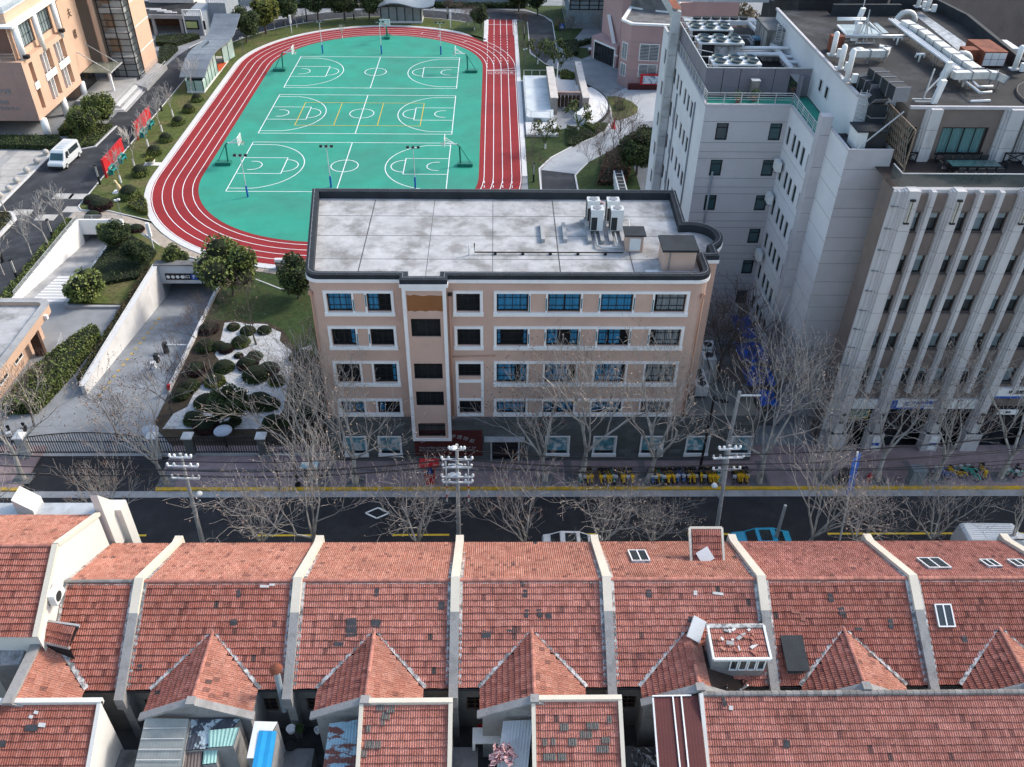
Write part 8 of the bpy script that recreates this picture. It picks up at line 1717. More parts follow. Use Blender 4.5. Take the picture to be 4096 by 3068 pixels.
for gi, (ua,ub,n,seq) in enumerate(((2315,2372,4,'gkyy'),(2395,2470,6,'ykyygk'),(2480,2535,4,'yyky'),(2600,2735,11,'bkygkyyykbb'),(2745,2790,4,'kyyk'),(2805,2885,7,'ykyyyyg'),(2935,3000,6,'kyyyyk'))):
    xa, xb = P(ua,1920,.6)[0], P(ub,1920,.6)[0]
    for k in range(n):
        c = seq[k]; lab = '%s shared bicycle in the kerb rack, %s of the %s cluster from the left' % (cn_[c], ordn[k], ('first','second','third','fourth','fifth','sixth','seventh')[gi]); put_bike(c, xa+(xb-xa)*(k+.5)/n, 49.45+random.uniform(-.08,.08), R(180)+random.uniform(-.15,.2), lab)
for i, (u,c,rz) in enumerate(((3780,'b',60),(3800,'b',100),(3835,'y',70),(3885,'g',80),(3900,'g',20),(3950,'y',170),(4070,'g',80),(4085,'k',150))): put_bike(c, P(u,1915,.5)[0], 49.6+.3*(i%2), R(rz), '%s bicycle standing loose on the right-hand pavement, %s from the left' % (cn_[c], ordn[i]))
# poles and wires
def util_pole(label, base, h, tilt=(0,0), kind=0, lamp=0):
    t = T('utility_pole', label, 'utility pole', base); t.rotation_euler = (tilt[0],tilt[1],0); arm(t,'pole',[(0,0,0),(0,0,h)],[.17,.10],pole_conc,10)
    for z, w_ in ((h-.4,.5),(h-1.3,1.0),(h-2.0,.95),(h-2.9,1.05),(h-3.4,1.0)) if kind else ((h-.3,.7),(h-1.1,1.0),(h-2.2,.9)):
        bx(t,'crossarm',(-w_,w_,-.15,-.05,z,z+.1),white)
        for sx in (-1,-.55,.55,1):
            i_ = M(); i_.lathe([(.04,0),(.09,.05),(.06,.1),(.10,.15),(.07,.22),(.02,.26)], (sx*w_,-.1,z+.1), 8); o = i_.build('insulator', porcelain); o.parent = t
    if kind:
        for sx in (-.75,.75): bx(t,'side_bar',(sx-.04,sx+.04,-.14,-.06,h-5.2,h-1.2),white); bx(t,'red_band',(sx-.05,sx+.05,-.15,-.05,h-4.8,h-4.5),red_paint); bx(t,'red_band',(sx-.05,sx+.05,-.15,-.05,h-3.9,h-3.7),red_paint)
        for x_, z in ((-.18,h-.1),(-.25,h-1.7),(.2,h-1.7),(-.3,h-2.5),(.05,h-2.5)):
            d_ = M(); d_.lathe([(.02,0),(.2,.02),(.22,.06),(.05,.16)], (x_,-.25,z), 12); o = d_.build('disc_insulator', porcelain); o.parent = t
    if lamp:
        arm(t,'lamp_arm',[(lamp*.1,0,h-5),(lamp*.6,-.1,h-4.2)],.04,galv); d_ = M(); d_.smooth = True; d_.lathe([(.02,-.06),(.2,-.04),(.26,0),(.18,.06),(.02,.09)], (0,0,0), 12); o = d_.build('lamp_head', ac_white); o.parent = t; o.location = (lamp*.65,-.1,h-3.6); o.scale = (.9,1.0,2.0)
    return t
up = []
for lab, (u,v), top, kd, lm_ in (('left utility pole with tilted white crossarms above the tiled roofs',(812,2175),(722,1812),0,1),('central utility pole with stacked white insulators and red bands',(1836,2180),(1827,1778),1,0),('right utility pole with a street lamp beside the road',(2860,2160),(2918,1778),0,-1)):
    b_ = P(u,v); h_ = HZ(*top, b_); h_ = min(h_, 12.5); d = ray(*top); k = (h_-CH)/d.z; tx = k*d.x-b_[0]; ty = k*d.y-b_[1]; up.append((b_,h_,tx,ty)); util_pole(lab, b_, h_, (math.atan2(-ty,h_)*.6, math.atan2(tx,h_)), kd, lm_)
def post(label, b_, h, r, ma, name='lamp_post', extra=None):
    t = T(name, label, 'post', b_); arm(t,'shaft',[(0,0,0),(0,0,h*.12),(0,0,h)],[r*1.5,r,r*.8],ma,8); bx(t,'base',(-r*2,r*2,-r*2,r*2,0,.2),ma)
    for nm, bb_, m2 in (extra or []): bx(t, nm, bb_, m2)
post('tall black lamp post among the kerb bicycles', P(2795,1900,.13), 8.0, .11, black_iron, extra=[('arm',(-.05,.9,-.04,.04,7.6,7.7),black_iron),('lamp',(.6,1.1,-.12,.12,7.45,7.6),black_iron)])
post('thick concrete pole behind the kerb bicycles', P(2880,1925,.13), 9.0, .17, pole_conc, 'concrete_pole', [('crossarm',(0,1.6,-.05,.05,8.6,8.7),white)])
post('black lamp post left of the school on the far pavement', P(1192,1940,.13), 4.2, .1, black_iron); post('thinner black post near the kerb left of the school', P(1122,1955,.13), 3.0, .06, black_iron)
post('short concrete post leaning beside the blue car', P(3090,2200), 4.6, .14, pole_conc, 'concrete_pole')
b_ = P(3357,2170); t = T('blue_sign', 'tall narrow blue street sign on a pale pole', 'sign', b_); t.rotation_euler = (0,R(-6),0); arm(t,'pole',[(0,0,0),(0,0,9.0)],.07,white,8); mm = M(); mm.obox((0,0,6.9),(.36,.3,0),(-.02,.02,0),(0,0,1.7)); o = mm.build('board', blue_paint); o.parent = t
for i, (dy, z) in enumerate(((0,11.6),(.3,11.2),(-.3,10.6),(.1,9.9),(-.2,9.3),(.2,8.4))):
    mm = M(); xs2 = [-60]+[q[0][0]+q[2]*.9 for q in up]+[40,70]; zs2 = [z+.3]+[min(z, q[1]-.3-.3*i) for q in up]+[z,z]; pts = []
    for k in range(len(xs2)-1):
        for q in range(8): f2 = q/8; pts.append((xs2[k]+(xs2[k+1]-xs2[k])*f2, 42.6+dy, zs2[k]+(zs2[k+1]-zs2[k])*f2-2.0*f2*(1-f2)))
    mm.tube(pts, .022, 4, False); tag(mm.build('power_cable', black_iron, None, (0,42.6,z)), 'black overhead cable along the street, %s from the top' % ordn[i], 'cable', 'overhead cables')
# far pavement furniture
p = P(1722,1935,.13); t = T('phone_booth', 'red street phone booth with a broad hood', 'phone booth', p); bx(t,'post',(-.35,.35,-.1,.1,0,1.0),red_paint); bx(t,'side',(-.42,-.36,-.3,.2,.8,2.2),red_paint); bx(t,'side',(.36,.42,-.3,.2,.8,2.2),red_paint); bx(t,'back',(-.36,.36,.12,.2,.8,2.2),brown_wood); bx(t,'telephone',(-.2,.2,-.05,.12,1.1,1.9),blue_paint); mm = M(); mm.obox((0,-.15,2.35),(.75,0,0),(0,.5,-.12),(0,.03,.1)); o = mm.build('hood', red_paint); o.parent = t
for lab, (u,v), b2, ma in (('black utility cabinet on the right-hand pavement',(3378,1935),(-.55,.55,-.3,.3,0,1.35),ac_dark),('grey-green utility cabinet on the right-hand pavement',(3655,1930),(-.55,.55,-.35,.35,0,1.5),mk('cabinet_grey',(.20,.235,.25),.5,.1,1))):
    p = P(u,v,.13); t = T('utility_cabinet', lab, 'cabinet', p); bx(t,'body',b2,ma); bx(t,'lid',(b2[0]-.04,b2[1]+.04,b2[2]-.04,b2[3]+.04,b2[5],b2[5]+.06),ma); bx(t,'door_seam',(-.01,.01,b2[2]-.01,b2[2],.1,b2[5]-.1),dark_frame)
p = P(3473,1922,.13); t = T('fire_hydrant', 'small red fire hydrant beside a plane tree', 'hydrant', p); mm = M(); mm.lathe([(.14,0),(.12,.1),(.12,.55),(.16,.6),(.1,.75),(.02,.8)], (0,0,0), 10); o = mm.build('barrel', red_paint); o.parent = t; arm(t,'outlet',[(-.22,0,.45),(.22,0,.45)],.07,red_paint)
p = P(1245,1895,.13); t = T('news_stand', 'small kerbside stand with a colourful printed top', 'stand', p); bx(t,'body',(-.5,.5,-.3,.3,0,.9),concrete_dk); bx(t,'top',(-.65,.65,-.4,.4,.9,1.0),poster)
# iron fence with stone piers and gate
for i, x in enumerate((-48.0,-43.0,-37.6,-27.2,-24.4,-18.6)):
    t = T('fence_pier', 'stone gate pier with a pale cap, %s from the left' % ordn[i], 'pier', (x,52.3,0), 'piers of the iron fence'); bx(t,'shaft',(-.32,.32,-.3,.3,.35,2.1),stone_base if i > 3 else concrete); bx(t,'plinth',(-.42,.42,-.4,.4,0,.35),concrete); mm = M(); mm.obox((0,0,2.15),(.42,0,0),(0,.42,0),(0,0,.06)); mm.poly([(-.42,-.42,2.21),(.42,-.42,2.21),(0,0,2.5)]); mm.poly([(.42,-.42,2.21),(.42,.42,2.21),(0,0,2.5)]); mm.poly([(.42,.42,2.21),(-.42,.42,2.21),(0,0,2.5)]); mm.poly([(-.42,.42,2.21),(-.42,-.42,2.21),(0,0,2.5)]); o = mm.build('cap', concrete_lt); o.parent = t
pk_ = M().box(-.022,.022,-.022,.022,0,1).mesh('picket', black_iron)
for i, (xa,xb,arch_) in enumerate(((-47.6,-43.4,0),(-42.6,-38.0,0),(-37.2,-27.6,.5),(-26.8,-24.8,0),(-24.0,-19.0,0),(-18.2,-13.3,0))):
    t = T('iron_gate' if arch_ else 'iron_fence', 'black iron driveway gate with an arched top' if arch_ else 'black iron fence panel, %s from the left' % ordn[i], 'gate' if arch_ else 'fence', (xa,52.3,0), None if arch_ else 'black iron fence panels'); n = int((xb-xa)/.2)
    for k in range(n+1): x = (xb-xa)*k/n; h_ = 1.75+arch_*math.sin(math.pi*k/n); inst('picket', pk_, t, (x,0,.3), scale=(1,1,h_))
    tp_ = [((xb-xa)*k/12,0,2.0+arch_*math.sin(math.pi*k/12)) for k in range(13)]; arm(t,'top_rail',tp_,.045,black_iron,4); bx(t,'bottom_rail',(0,xb-xa,-.03,.03,.4,.47),black_iron); bx(t,'mid_rail',(0,xb-xa,-.03,.03,1.5,1.56),black_iron)
    if not arch_: bx(t,'plinth',(0,xb-xa,-.15,.15,0,.3),concrete)
for i, (x,y) in enumerate(((1005,1240),(1475,1235))):
    p = P(x*.618,1024+y*.618); t = T('patio_lamp', 'grey saucer lamp behind the iron fence, %s one' % ('left','right')[i], 'lamp', (p[0],53.2,0)); arm(t,'stem',[(0,0,0),(0,0,1.9)],.05,black_iron); mm = M(); mm.smooth = True; mm.lathe([(.75,0),(.7,.06),(.3,.16),(.02,.2)], (0,0,1.9), 16); o = mm.build('saucer', mk('grey_canvas',(.34,.38,.43),.7)  if 'grey_canvas' not in MATS else MATS['grey_canvas']); o.parent = t
for i, (x,y,rz) in enumerate(((-39.9,54.6,30),(-38.9,54.9,15))):
    t = T('scooter', 'black motor scooter parked inside the gate, %s one' % ('left','right')[i], 'scooter', (x,y,0), 'scooters inside the gate'); t.rotation_euler = (0,0,R(rz))
    for yy in (-.6,.6): mm = M(); mm.tube([(-.06,yy,.25),(.06,yy,.25)],.25,12); o = mm.build('wheel', rubber); o.parent = t
    bx(t,'footboard',(-.16,.16,-.1,.3,.3,.4),black_iron); mm = M(); mm.tube([(0,-.75,.5),(0,-.35,.62),(0,.0,.6)],[.12,.2,.12],8); o = mm.build('body', black_iron); o.parent = t; bx(t,'seat',(-.14,.14,-.7,.0,.72,.82),ac_dark); mm = M(); mm.tube([(0,.6,.3),(0,.42,.9),(0,.38,1.05)],[.08,.14,.06],8); o = mm.build('leg_shield', black_iron); o.parent = t; arm(t,'handlebar',[(-.32,.3,1.08),(0,.38,1.05),(.32,.3,1.08)],.025,galv); bx(t,'top_box',(-.2,.2,-.95,-.62,.8,1.1),galv)
# ramp barrier equipment
for i, (u,v) in enumerate(((625,1430),(660,1385),(612,1455))): p = P(u,v,-.4 if i < 2 else -.2); t = T('ramp_barrier', ('ticket column on the ramp island','rear ticket column with a barrier arm','small white lamp post on the ramp island')[i], 'barrier', (p[0],p[1],-1.6)); bx(t,'column',(-.2,.2,-.2,.2,0,1.6),ac_dark if i < 2 else white); bx(t,'arm' if i < 2 else 'cap',(0,2.4 if i == 1 else .3,-.05,.05,1.3,1.42),white)
p = P(680,1580); t = T('lifebuoy_sign', 'small red and white stop post at the right of the ramp mouth', 'sign', (p[0],p[1],0)); bx(t,'post',(-.05,.05,-.05,.05,0,.8),white); mm = M(); mm.tube([(-.02,0,.6),(.1,.1,1.1)],.16,8); o = mm.build('marker', red_paint); o.parent = t
# alley behind the low wing: condensers, blue tarpaulins, clutter
mm = M()
for i, (u0,v0,u1,v1) in enumerate(((2840,1205,2895,1235),(2955,1265,3030,1350),(2965,1370,3050,1450),(2990,1465,3075,1540),(3045,1560,3090,1620))):
    z_ = 3.2; a, b_ = P(u0,v1,z_), P(u1,v0,z_); n = 6; mm = M()
    for q in range(n):
        for w_ in range(n):
            f2 = lambda a1, b1: (a[0]+(b_[0]-a[0])*a1, a[1]+(b_[1]-a[1])*b1, z_+.14*math.sin(a1*9+i)*math.cos(b1*7))
            mm.poly([f2(q/n,w_/n),f2((q+1)/n,w_/n),f2((q+1)/n,(w_+1)/n),f2(q/n,(w_+1)/n)])
    t = T('blue_tarpaulin', 'wrinkled blue tarpaulin roof in the alley, %s from the back' % ordn[i], 'tarpaulin', (a[0],a[1],0), 'blue tarpaulins in the alley'); o = mm.build('sheet', blue_tarp, t)
    for x,y in ((a[0],a[1]),(b_[0],a[1]),(a[0],b_[1]),(b_[0],b_[1])): M().box(x-.04,x+.04,y-.04,y+.04,0,z_).build('prop', grey_iron, t)
for i, (x,y,z,w_,d_,h_) in enumerate(((15.9,54.0,4.62,1.0,2.3,1.2),(16.3,59.6,0,1.1,1.1,3.9),(16.2,61.2,0,1.1,1.1,3.9),(18.0,60.2,0,1.1,1.3,3.9),(18.2,61.8,0,1.1,1.3,3.9))):
    t = T('alley_condenser', ('long three-fan condenser on the low grey wing','front left condenser in the alley','rear left condenser in the alley','front right condenser in the alley','rear right condenser in the alley')[i], 'air conditioner', (x,y,z)); bx(t,'casing',(0,w_,0,d_,.2,h_),ac_white if i else galv); bx(t,'feet',(.1,w_-.1,.1,d_-.1,0,.2),black_iron)
    for k in range(3 if i == 0 else 1): q = M(); q.lathe([(.02,0),(.32,0),(.38,.06),(.33,.08)], (w_/2,d_*(k+.5)/(3 if i == 0 else 1),h_), 12); o = q.build('fan_guard', ac_dark); o.parent = t
struct(M().box(16.5,24.2,56.0,68,0,.02).build('alley_floor', concrete_dk))
# ================================================================ dormers, skylights, lean-tos and yard clutter
def on_slopeN(u, v):
    d = ray(u, v); a = RZ+SL*RY; t = (a-CH)/(d.z+SL*d.y); return Vector((t*d.x, t*d.y, CH+t*d.z))
NN = Vector((0,SL,1)).normalized(); DN = Vector((0,-1,SL)).normalized()
def skylight(label, quad, up, nrm, panes=2, par=None):
    c = sum(quad, Vector())/4; w_ = (quad[1]-quad[0]).length; h_ = (quad[3]-quad[0]).length
    t = T('roof_skylight', label, 'skylight', c)
    M().obox(c+nrm*.12, VX*(w_/2), up*(h_/2), nrm*.08).build('curb', mortar, t)
    mm = M(); f_ = .07
    for s_ in (-1,1): mm.obox(c+nrm*.22+VX*(s_*(w_/2-f_/2)), VX*(f_/2), up*(h_/2), nrm*.03); mm.obox(c+nrm*.22+up*(s_*(h_/2-f_/2)), VX*(w_/2-f_), up*(f_/2), nrm*.03)
    for k in range(1,panes): mm.obox(c+nrm*.22+VX*(w_*(k/panes-.5)), VX*(f_/2), up*(h_/2-f_), nrm*.03)
    mm.build('frame', white, t); M().obox(c+nrm*.205, VX*(w_/2-f_), up*(h_/2-f_), nrm*.01).build('pane', pane, t)
q12 = lambda x, y: (3072+x*.618, 2044+y*.618); q11 = lambda x, y: (2048+x*.618, 2044+y*.618)
skylight('two-pane skylight with white frame on the near slope at the right', [on_slope(*q12(x,y)) for x,y in ((1095,755),(1205,755),(1165,605),(1068,605))], DS, NS)
for lab, pts in (('grey weathered skylight left of the raised roof hatch',[q11(*p) for p in ((765,345),(885,345),(870,275),(760,275))]),('white-framed skylight on the far slope past the last full party wall',[q12(*p) for p in ((1030,390),(1180,390),(1110,325),(970,325))]),('middle of the three skylights on the far right slope',[q12(*p) for p in ((1420,380),(1510,380),(1460,335),(1365,335))]),('rightmost skylight on the far slope at the picture edge',[q12(*p) for p in ((1600,380),(1700,380),(1650,335),(1550,335))])): skylight(lab, [on_slopeN(*p) for p in pts], -DN, NN)
# raised hatch standing up on the far slope
b0, b1 = on_slopeN(*q11(1160,330)), on_slopeN(*q11(1370,330)); t = T('roof_hatch', 'raised tiled roof hatch with a cream frame above the street eave', 'roof hatch', b0); w_ = b1.x-b0.x; up_ = Vector((0,.78,.62)).normalized(); nr = Vector((0,-.62,.78)); L_ = 2.0
bd = M().obox(b0+VX*(w_/2)+up_*(L_/2), VX*(w_/2-.02), up_*(L_/2-.02), nr*.04).build('board', MATS['roof_board'], t); tile_slope(bd, b0+nr*.05+VX*.1, (1,0,0), up_, w_-.2, L_-.1, tileA)
mm = M(); e0, e1 = b0+up_*L_, b1+up_*L_; [mm.bar(p0, p1, .14, .2, up=nr) for p0, p1 in ((b0,e0),(b1,e1),(e0,e1))]; mm.build('frame', cream, t)
c = b0+VX*(w_*.42)+nr*.16+up_*.35; o = M().obox(c, VX*.35+up_*.2, up_*.35-VX*.2, nr*.03).build('white_board', ac_white, None, c); tag(o, 'square white board lying askew on the raised roof hatch', 'board')
# white boxed dormer on bay five
X0, X1, Y0, Y1 = 11.35, 14.35, 26.75, 28.6; t = T('box_dormer', 'flat tiled dormer with white casement windows and broken tiles on top', 'dormer', (12.8,27.5,8)); rz_ = lambda y: 9.05+(y-Y0)*.16
M().poly([(X0,Y0,rz_(Y0)),(X1,Y0,rz_(Y0)),(X1,Y1,rz_(Y1)),(X0,Y1,rz_(Y1))]).build('roof', MATS['roof_board'], t); rf = [c_ for c_ in t.children][0]; tile_slope(rf, (X0+.1,Y0+.1,rz_(Y0)+.02), (1,0,0), (0,Y1-Y0,.30), X1-X0-.2, 1.7, tileC)
mm = M(); mm.bar((X0,Y0,rz_(Y0)+.06),(X1,Y0,rz_(Y0)+.06),.14,.16); mm.bar((X0,Y0,rz_(Y0)+.06),(X0,Y1,rz_(Y1)+.06),.12,.16); mm.bar((X1,Y0,rz_(Y0)+.06),(X1,Y1,rz_(Y1)+.06),.12,.16); mm.build('fascia', ac_white, t)
M().box(X0+.05,X1-.05,Y0+.25,Y1,7.2,9.0).build('wall', grey_cement, t); M().bar((X0-.1,Y1,9.4),(X1+.1,Y1,9.4),.25,.12).build('flashing', mortar, t)
for k in range(4): a = X0+1.0+k*.48; wd = M().box(a,a+.44,Y0+.2,Y0+.25,7.9,8.85).build('window', pane, t); fr = M(); [fr.box(*b_) for b_ in ((a,a+.06,Y0+.14,Y0+.2,7.9,8.85),(a+.38,a+.44,Y0+.14,Y0+.2,7.9,8.85),(a+.06,a+.38,Y0+.14,Y0+.2,7.9,7.97),(a+.06,a+.38,Y0+.14,Y0+.2,8.78,8.85))]; fr.build('frame', white, wd)
random.seed(5)
for k in range(22):
    c = Vector((random.uniform(X0+.3,X1-.3),random.uniform(Y0+.2,Y1-.2),0)); c.z = rz_(c.y)+.13; a = random.uniform(0,3); M().obox(c, Vector((math.cos(a),math.sin(a),0))*random.uniform(.06,.22), Vector((-math.sin(a),math.cos(a),0))*random.uniform(.04,.12), VZ*.02).build('debris', random.choice((tileA,lump_m,tileB,concrete)), t)
for i in range(9):
    a = Vector((random.uniform(11.9,13.2),random.uniform(25.6,26.4),6.9)); b_ = a+Vector((random.uniform(-.8,.8),random.uniform(-.4,.5),random.uniform(.3,1.1))); tag(M().bar(a,b_,.07).build('loose_timber', random.choice((concrete_lt,brown_wood,galv)), None, a), 'loose timber batten below the white dormer, %s of the heap' % ordn[i], 'timber', 'loose timbers below the dormer')
c = on_slope(*q11(1185,772)); o = M().obox(c+NS*.3, VX*.32-DS*.18, DS*.55+VX*.25, NS*.16).build('pale_box', ac_white, None, c); tag(o, 'long pale box leaning at the peak of the broken cross gable', 'box')
# black box dormer, bay six
a, b_ = on_slope(*q12(130,1050)), on_slope(*q12(240,1050)); t = T('box_dormer', 'small black felt-covered dormer with a white window at the eave', 'dormer', a); wz_ = a.z
M().box(a.x-.1,b_.x,a.y,a.y+1.6,wz_-.3,wz_+.55).build('wall', grey_cement, t); mm = M(); mm.obox(((a.x+b_.x)/2-.05,a.y+.75,wz_+.72),((b_.x-a.x)/2+.15,0,0),(0,.95,.25),(0,-.02,.06)); mm.build('felt_roof', membrane, t); wd = M().box(a.x,b_.x-.1,a.y-.05,a.y,wz_,wz_+.4).build('window', pane_teal, t); M().box(a.x-.08,b_.x-.02,a.y-.1,a.y-.05,wz_-.08,wz_).build('frame', white, wd); M().box(a.x-.08,b_.x-.02,a.y-.1,a.y-.05,wz_+.4,wz_+.48).build('frame', white, wd)
# left edge: half wing, small tiled dormer, corrugated lean-to
t = T('side_wing', 'orange tiled half wing with a grey coping left of the first party wall', 'house', (-23.5,26,0)); cx, hw, wz, we, yF = -24.3, 2.75, 8.5, zr(YS), 24.95; wY2 = RY-(RZ-wz)/SL
mm = M().poly([(cx,wY2,wz),(cx,yF,wz),(cx+hw,yF,we),(cx+hw,YS,we)]); rf = mm.build('roof', MATS['roof_board'], t); lw = math.hypot(hw, wz-we); tile_slope(rf, (cx+hw,yF,we+.01), (0,1,0), (-hw,0,wz-we), wY2-yF, lw, tileB, lambda p: p.y < wY2-(wY2-YS)*abs(p.x-cx)/hw-.06)
M().bar((cx+.05,yF-.2,wz+.1),(cx+.05,wY2-.4,wz+.1),.5,.2).build('coping', grey_cement, t); M().bar((cx,wY2+.1,wz+.1),(cx+hw+.1,YS,we+.1),.28,.1).build('valley_mortar', mortar, t); M().bar((cx,yF,wz+.05),(cx+hw+.2,yF,we+.1),.3,.16).build('gable_coping', grey_cement, t); M().poly([(cx-2,yF+.06,0),(cx+hw,yF+.06,0),(cx+hw,yF+.06,we),(cx,yF+.06,wz),(cx-2,yF+.06,wz)]).build('gable_wall', grey_cement, t)
q9 = lambda x, y, z: P(x*.618, 2044+y*.618, z)
t = T('tiled_dormer', 'small dark tiled dormer roof below the white gable', 'dormer', q9(350,800,9.0)); a, b_, c, d_ = [Vector(q9(*p)) for p in ((185,825,8.75),(450,885,8.75),(515,745,9.35),(235,705,9.35))]
rf = M().poly([a,b_,c,d_]).build('roof', MATS['roof_board'], t); X_ = (b_-a).normalized(); D_ = (d_-a); tile_slope(rf, a+VZ*.02, X_, D_-X_*D_.dot(X_), (b_-a).length, (D_-X_*D_.dot(X_)).length, tileA); mm = M(); mm.bar(a,b_,.12,.2); mm.bar(d_,c,.12,.16); mm.bar(a,d_,.12,.16); mm.build('edge', concrete, t); M().poly([a+VZ*-1.0,b_+VZ*-1.0,b_,a]).build('wall', room_dark, t)
def corr(label, pts, ma, name='lean_to_roof', pitch=.16, amp=.035, posts=True):
    a, b_, c, d_ = [Vector(p) for p in pts]; n = max(4, int((b_-a).length/pitch*2)); mm = M(); t = T(name, label, 'lean-to', a); nz = (b_-a).cross(d_-a).normalized()
    for k in range(n):
        f0, f1 = k/n, (k+1)/n; h0, h1 = amp*(k % 2), amp*((k+1) % 2); mm.poly([a.lerp(b_,f0)+nz*h0,a.lerp(b_,f1)+nz*h1,d_.lerp(c,f1)+nz*h1,d_.lerp(c,f0)+nz*h0])
    mm.build('sheet', ma, t)
    if posts:
        w_ = M(); w_.poly([a-VZ*3.5,b_-VZ*3.5,b_-VZ*.06,a-VZ*.06]); w_.poly([b_-VZ*3.5,c-VZ*3.5,c-VZ*.06,b_-VZ*.06]); w_.build('wall', grey_cement, t)
    return t
corr('corrugated grey asbestos roof at the left edge', [q9(-60,1000,7.9),q9(130,995,7.9),q9(225,705,8.7),q9(-60,700,8.7)], mk('asbestos_sheet',(.34,.34,.35),.9,.3,3,c2=(.16,.16,.16),s2=2,a2=.7))
t = corr('grey translucent sheet lean-to under the left gable', [q9(870,1657,6.3),q9(1175,1657,6.3),q9(1225,1345,7.3),q9(940,1340,7.3)], mk('fibreglass_sheet',(.27,.285,.27),.6,.12,2), amp=.004)
for k in range(4): a, b_ = Vector(q9(930-k*16,1408+k*68,7.12-k*.21)), Vector(q9(1205-k*12,1405+k*69,7.12-k*.21)); M().bar(a+VZ*.02,b_+VZ*.02,.03,.03).build('batten', concrete_lt, t)
corr('pale teal corrugated sheet beside the translucent lean-to', [q9(1350,1530,6.6),q9(1510,1520,6.6),q9(1550,1400,6.9),q9(1350,1420,6.9)], mk('pale_teal_sheet',(.30,.50,.46),.6,.15,2))
tarp = mk('torn_tarpaulin',(.055,.065,.085),.8,.3,3,c2=(.45,.55,.60),s2=1.4,a2=.9,lo=.52,hi=.56); corr('torn dark and white tarpaulin patchwork in the left yard', [q9(1195,1550,6.5),q9(1400,1530,6.5),q9(1555,1345,6.95),q9(1225,1350,6.95)], tarp, amp=.02)
corr('brown corrugated sheet at the bottom left yard', [q9(1180,1680,6.0),q9(1300,1680,6.0),q9(1310,1545,6.3),q9(1195,1550,6.3)], mk('brown_sheet',(.15,.12,.11),.7,.2,3)); corr('small green corrugated sheet in the bottom left yard', [q9(1310,1640,6.1),q9(1400,1630,6.1),q9(1410,1530,6.3),q9(1320,1540,6.3)], MATS['pale_teal_sheet'])
qa = lambda x, y, z: P(1024+x*.618, 2044+y*.618, z)
corr('bright blue sheet roof at the bottom edge', [qa(-30,1680,6.2),qa(95,1680,6.2),qa(135,1425,6.9),qa(20,1420,6.9)], sky_blue, pitch=.4); corr('white painted sheet above the blue roof', [qa(-60,1600,6.4),qa(10,1600,6.4),qa(140,1365,7.0),qa(-10,1360,7.0)], white, amp=.005)
corr('rusty pale blue corrugated roof beside the grey-tiled roof', [qa(430,1680,6.0),qa(640,1680,6.0),qa(662,1350,7.0),qa(475,1375,7.0)], mk('rusty_blue_sheet',(.28,.42,.50),.6,.1,2,c2=(.14,.035,.02),s2=1.0,a2=.95,lo=.50,hi=.54,stretch=(.6,2.0,1)))
qb = lambda x, y, z: P(2048+x*.618, 2044+y*.618, z)
t = corr('flat dark red sheet roof with two white seams', [qb(945,1680,7.2),qb(1265,1680,7.2),qb(1210,1195,8.2),qb(910,1200,8.2)], mk('oxblood_sheet',(.10,.028,.026),.6,.12,1.5), amp=.003)
for xa, xb in ((1090,1040),(1145,1095)): M().bar(Vector(qb(xa,1680,7.24)),Vector(qb(xb,1197,8.24)),.07,.06).build('seam', white, t)
M().bar(Vector(qb(908,1198,8.25)),Vector(qb(1160,1193,8.25)),.06,.06).build('edge_trim', white, t); M().bar(Vector(qb(912,1210,8.2)),Vector(qb(948,1680,7.2)),.08,.1).build('edge_trim', ac_white, t)
corr('pale metal sheet heaped with cloth beside the third low roof', [qa(1560,1660,6.0),qa(1760,1660,6.0),qa(1790,1350,6.8),qa(1600,1360,6.8)], galv)
a, b_ = Vector(qa(185,1290,5.2)), Vector(qa(130,1030,8.6)); t = T('flue_pipe', 'grey-blue metal flue with a rusty cap rising from the yard', 'flue', a); M().tube([a,b_],.17,10).build('pipe', mk('blue_grey_metal',(.36,.42,.46),.5,.12,2,m=.3), t); mm = M(); mm.lathe([(.02,.3),(.2,.22),(.36,.0),(.34,-.05)], tuple(b_+VZ*.1), 12); mm.build('cap', rust, t)
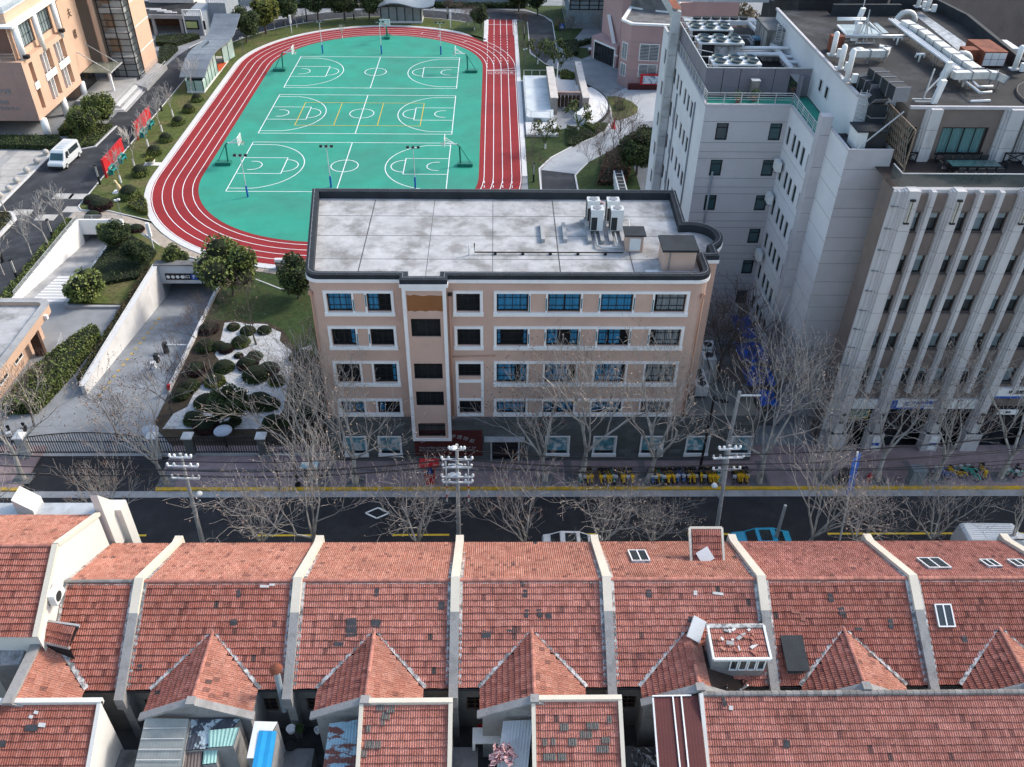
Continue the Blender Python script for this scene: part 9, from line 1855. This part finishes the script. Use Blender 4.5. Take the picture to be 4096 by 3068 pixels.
for i, (x,y,r,ma) in enumerate(((230,1425,.26,white),(285,1420,.25,grass_dk),(225,1520,.4,rubber),(400,1430,.18,ac_white),(1450,1415,.16,red_paint))):
    p = Vector(qa(x,y,4.2)); mm = M(); mm.lathe([(r*.8,0),(r,.3),(r*.85,.3),(r*.7,.12)], tuple(p), 12); tag(mm.build('yard_tub', ma, None, p), 'round %s in the dark yard' % ('white bucket','planted tub','black tyre basin','small pale pot','small red pot')[i], 'tub')
for i, (xa,xb) in enumerate(((-21.3,-18.4),(-12.4,-9.6),(-3.8,-.9),(4.6,7.4))):
    o = M().box(xa,xb,22.5,24.8,2.6,4.2).build('yard_shed', concrete_dk, None, ((xa+xb)/2,23.6,2.6)); tag(o, 'dark low shed roof down in the yard, %s from the left' % ordn[i], 'shed', 'yard sheds')
p = Vector(qa(1400,1505,4.9)); t = T('yard_sink', 'white washing table in the dark middle yard', 'table', p); M().box(p.x,p.x+1.5,p.y,p.y+.9,4.84,4.92).build('top', ac_white, t); M().box(p.x,p.x+.15,p.y,p.y+.8,4.2,4.84).build('leg', ac_white, t); M().box(p.x+1.35,p.x+1.5,p.y,p.y+.8,4.2,4.84).build('leg', ac_white, t)
p = Vector(qa(1600,1580,6.6)); mm = M(); random.seed(3)
for k in range(40): a = p+Vector((random.uniform(-.5,.5),random.uniform(-.4,.4),random.uniform(0,.3))); mm.obox(a, rvec()*.25, rvec()*.12, rvec()*.03)
tag(mm.build('cloth_heap', mk('striped_cloth',(.55,.42,.42),.9,.3,3,c2=(.30,.04,.06),s2=4,a2=.9,lo=.5,hi=.52,stretch=(1,6,1)), None, p), 'heap of red and white cloth on the pale metal sheet', 'cloth heap', kind='stuff')
mm = M()
for k in range(220): a = Vector((random.uniform(7.0,9.6),random.uniform(21.5,24.5),4.3+random.uniform(0,.2))); mm.obox(a, rvec()*random.uniform(.05,.2), rvec()*random.uniform(.03,.12), rvec()*.03)
M_ = tag(mm.build('yard_rubble', mortar), 'scattered rubble in the yard beside the dark red roof', 'rubble', kind='stuff')
tag(M().box(6.8,9.8,21,24.7,2.6,4.3).build('yard_slab', yard, None, (8,23,2.6)), 'dark concrete slab of the yard beside the dark red roof', 'slab')
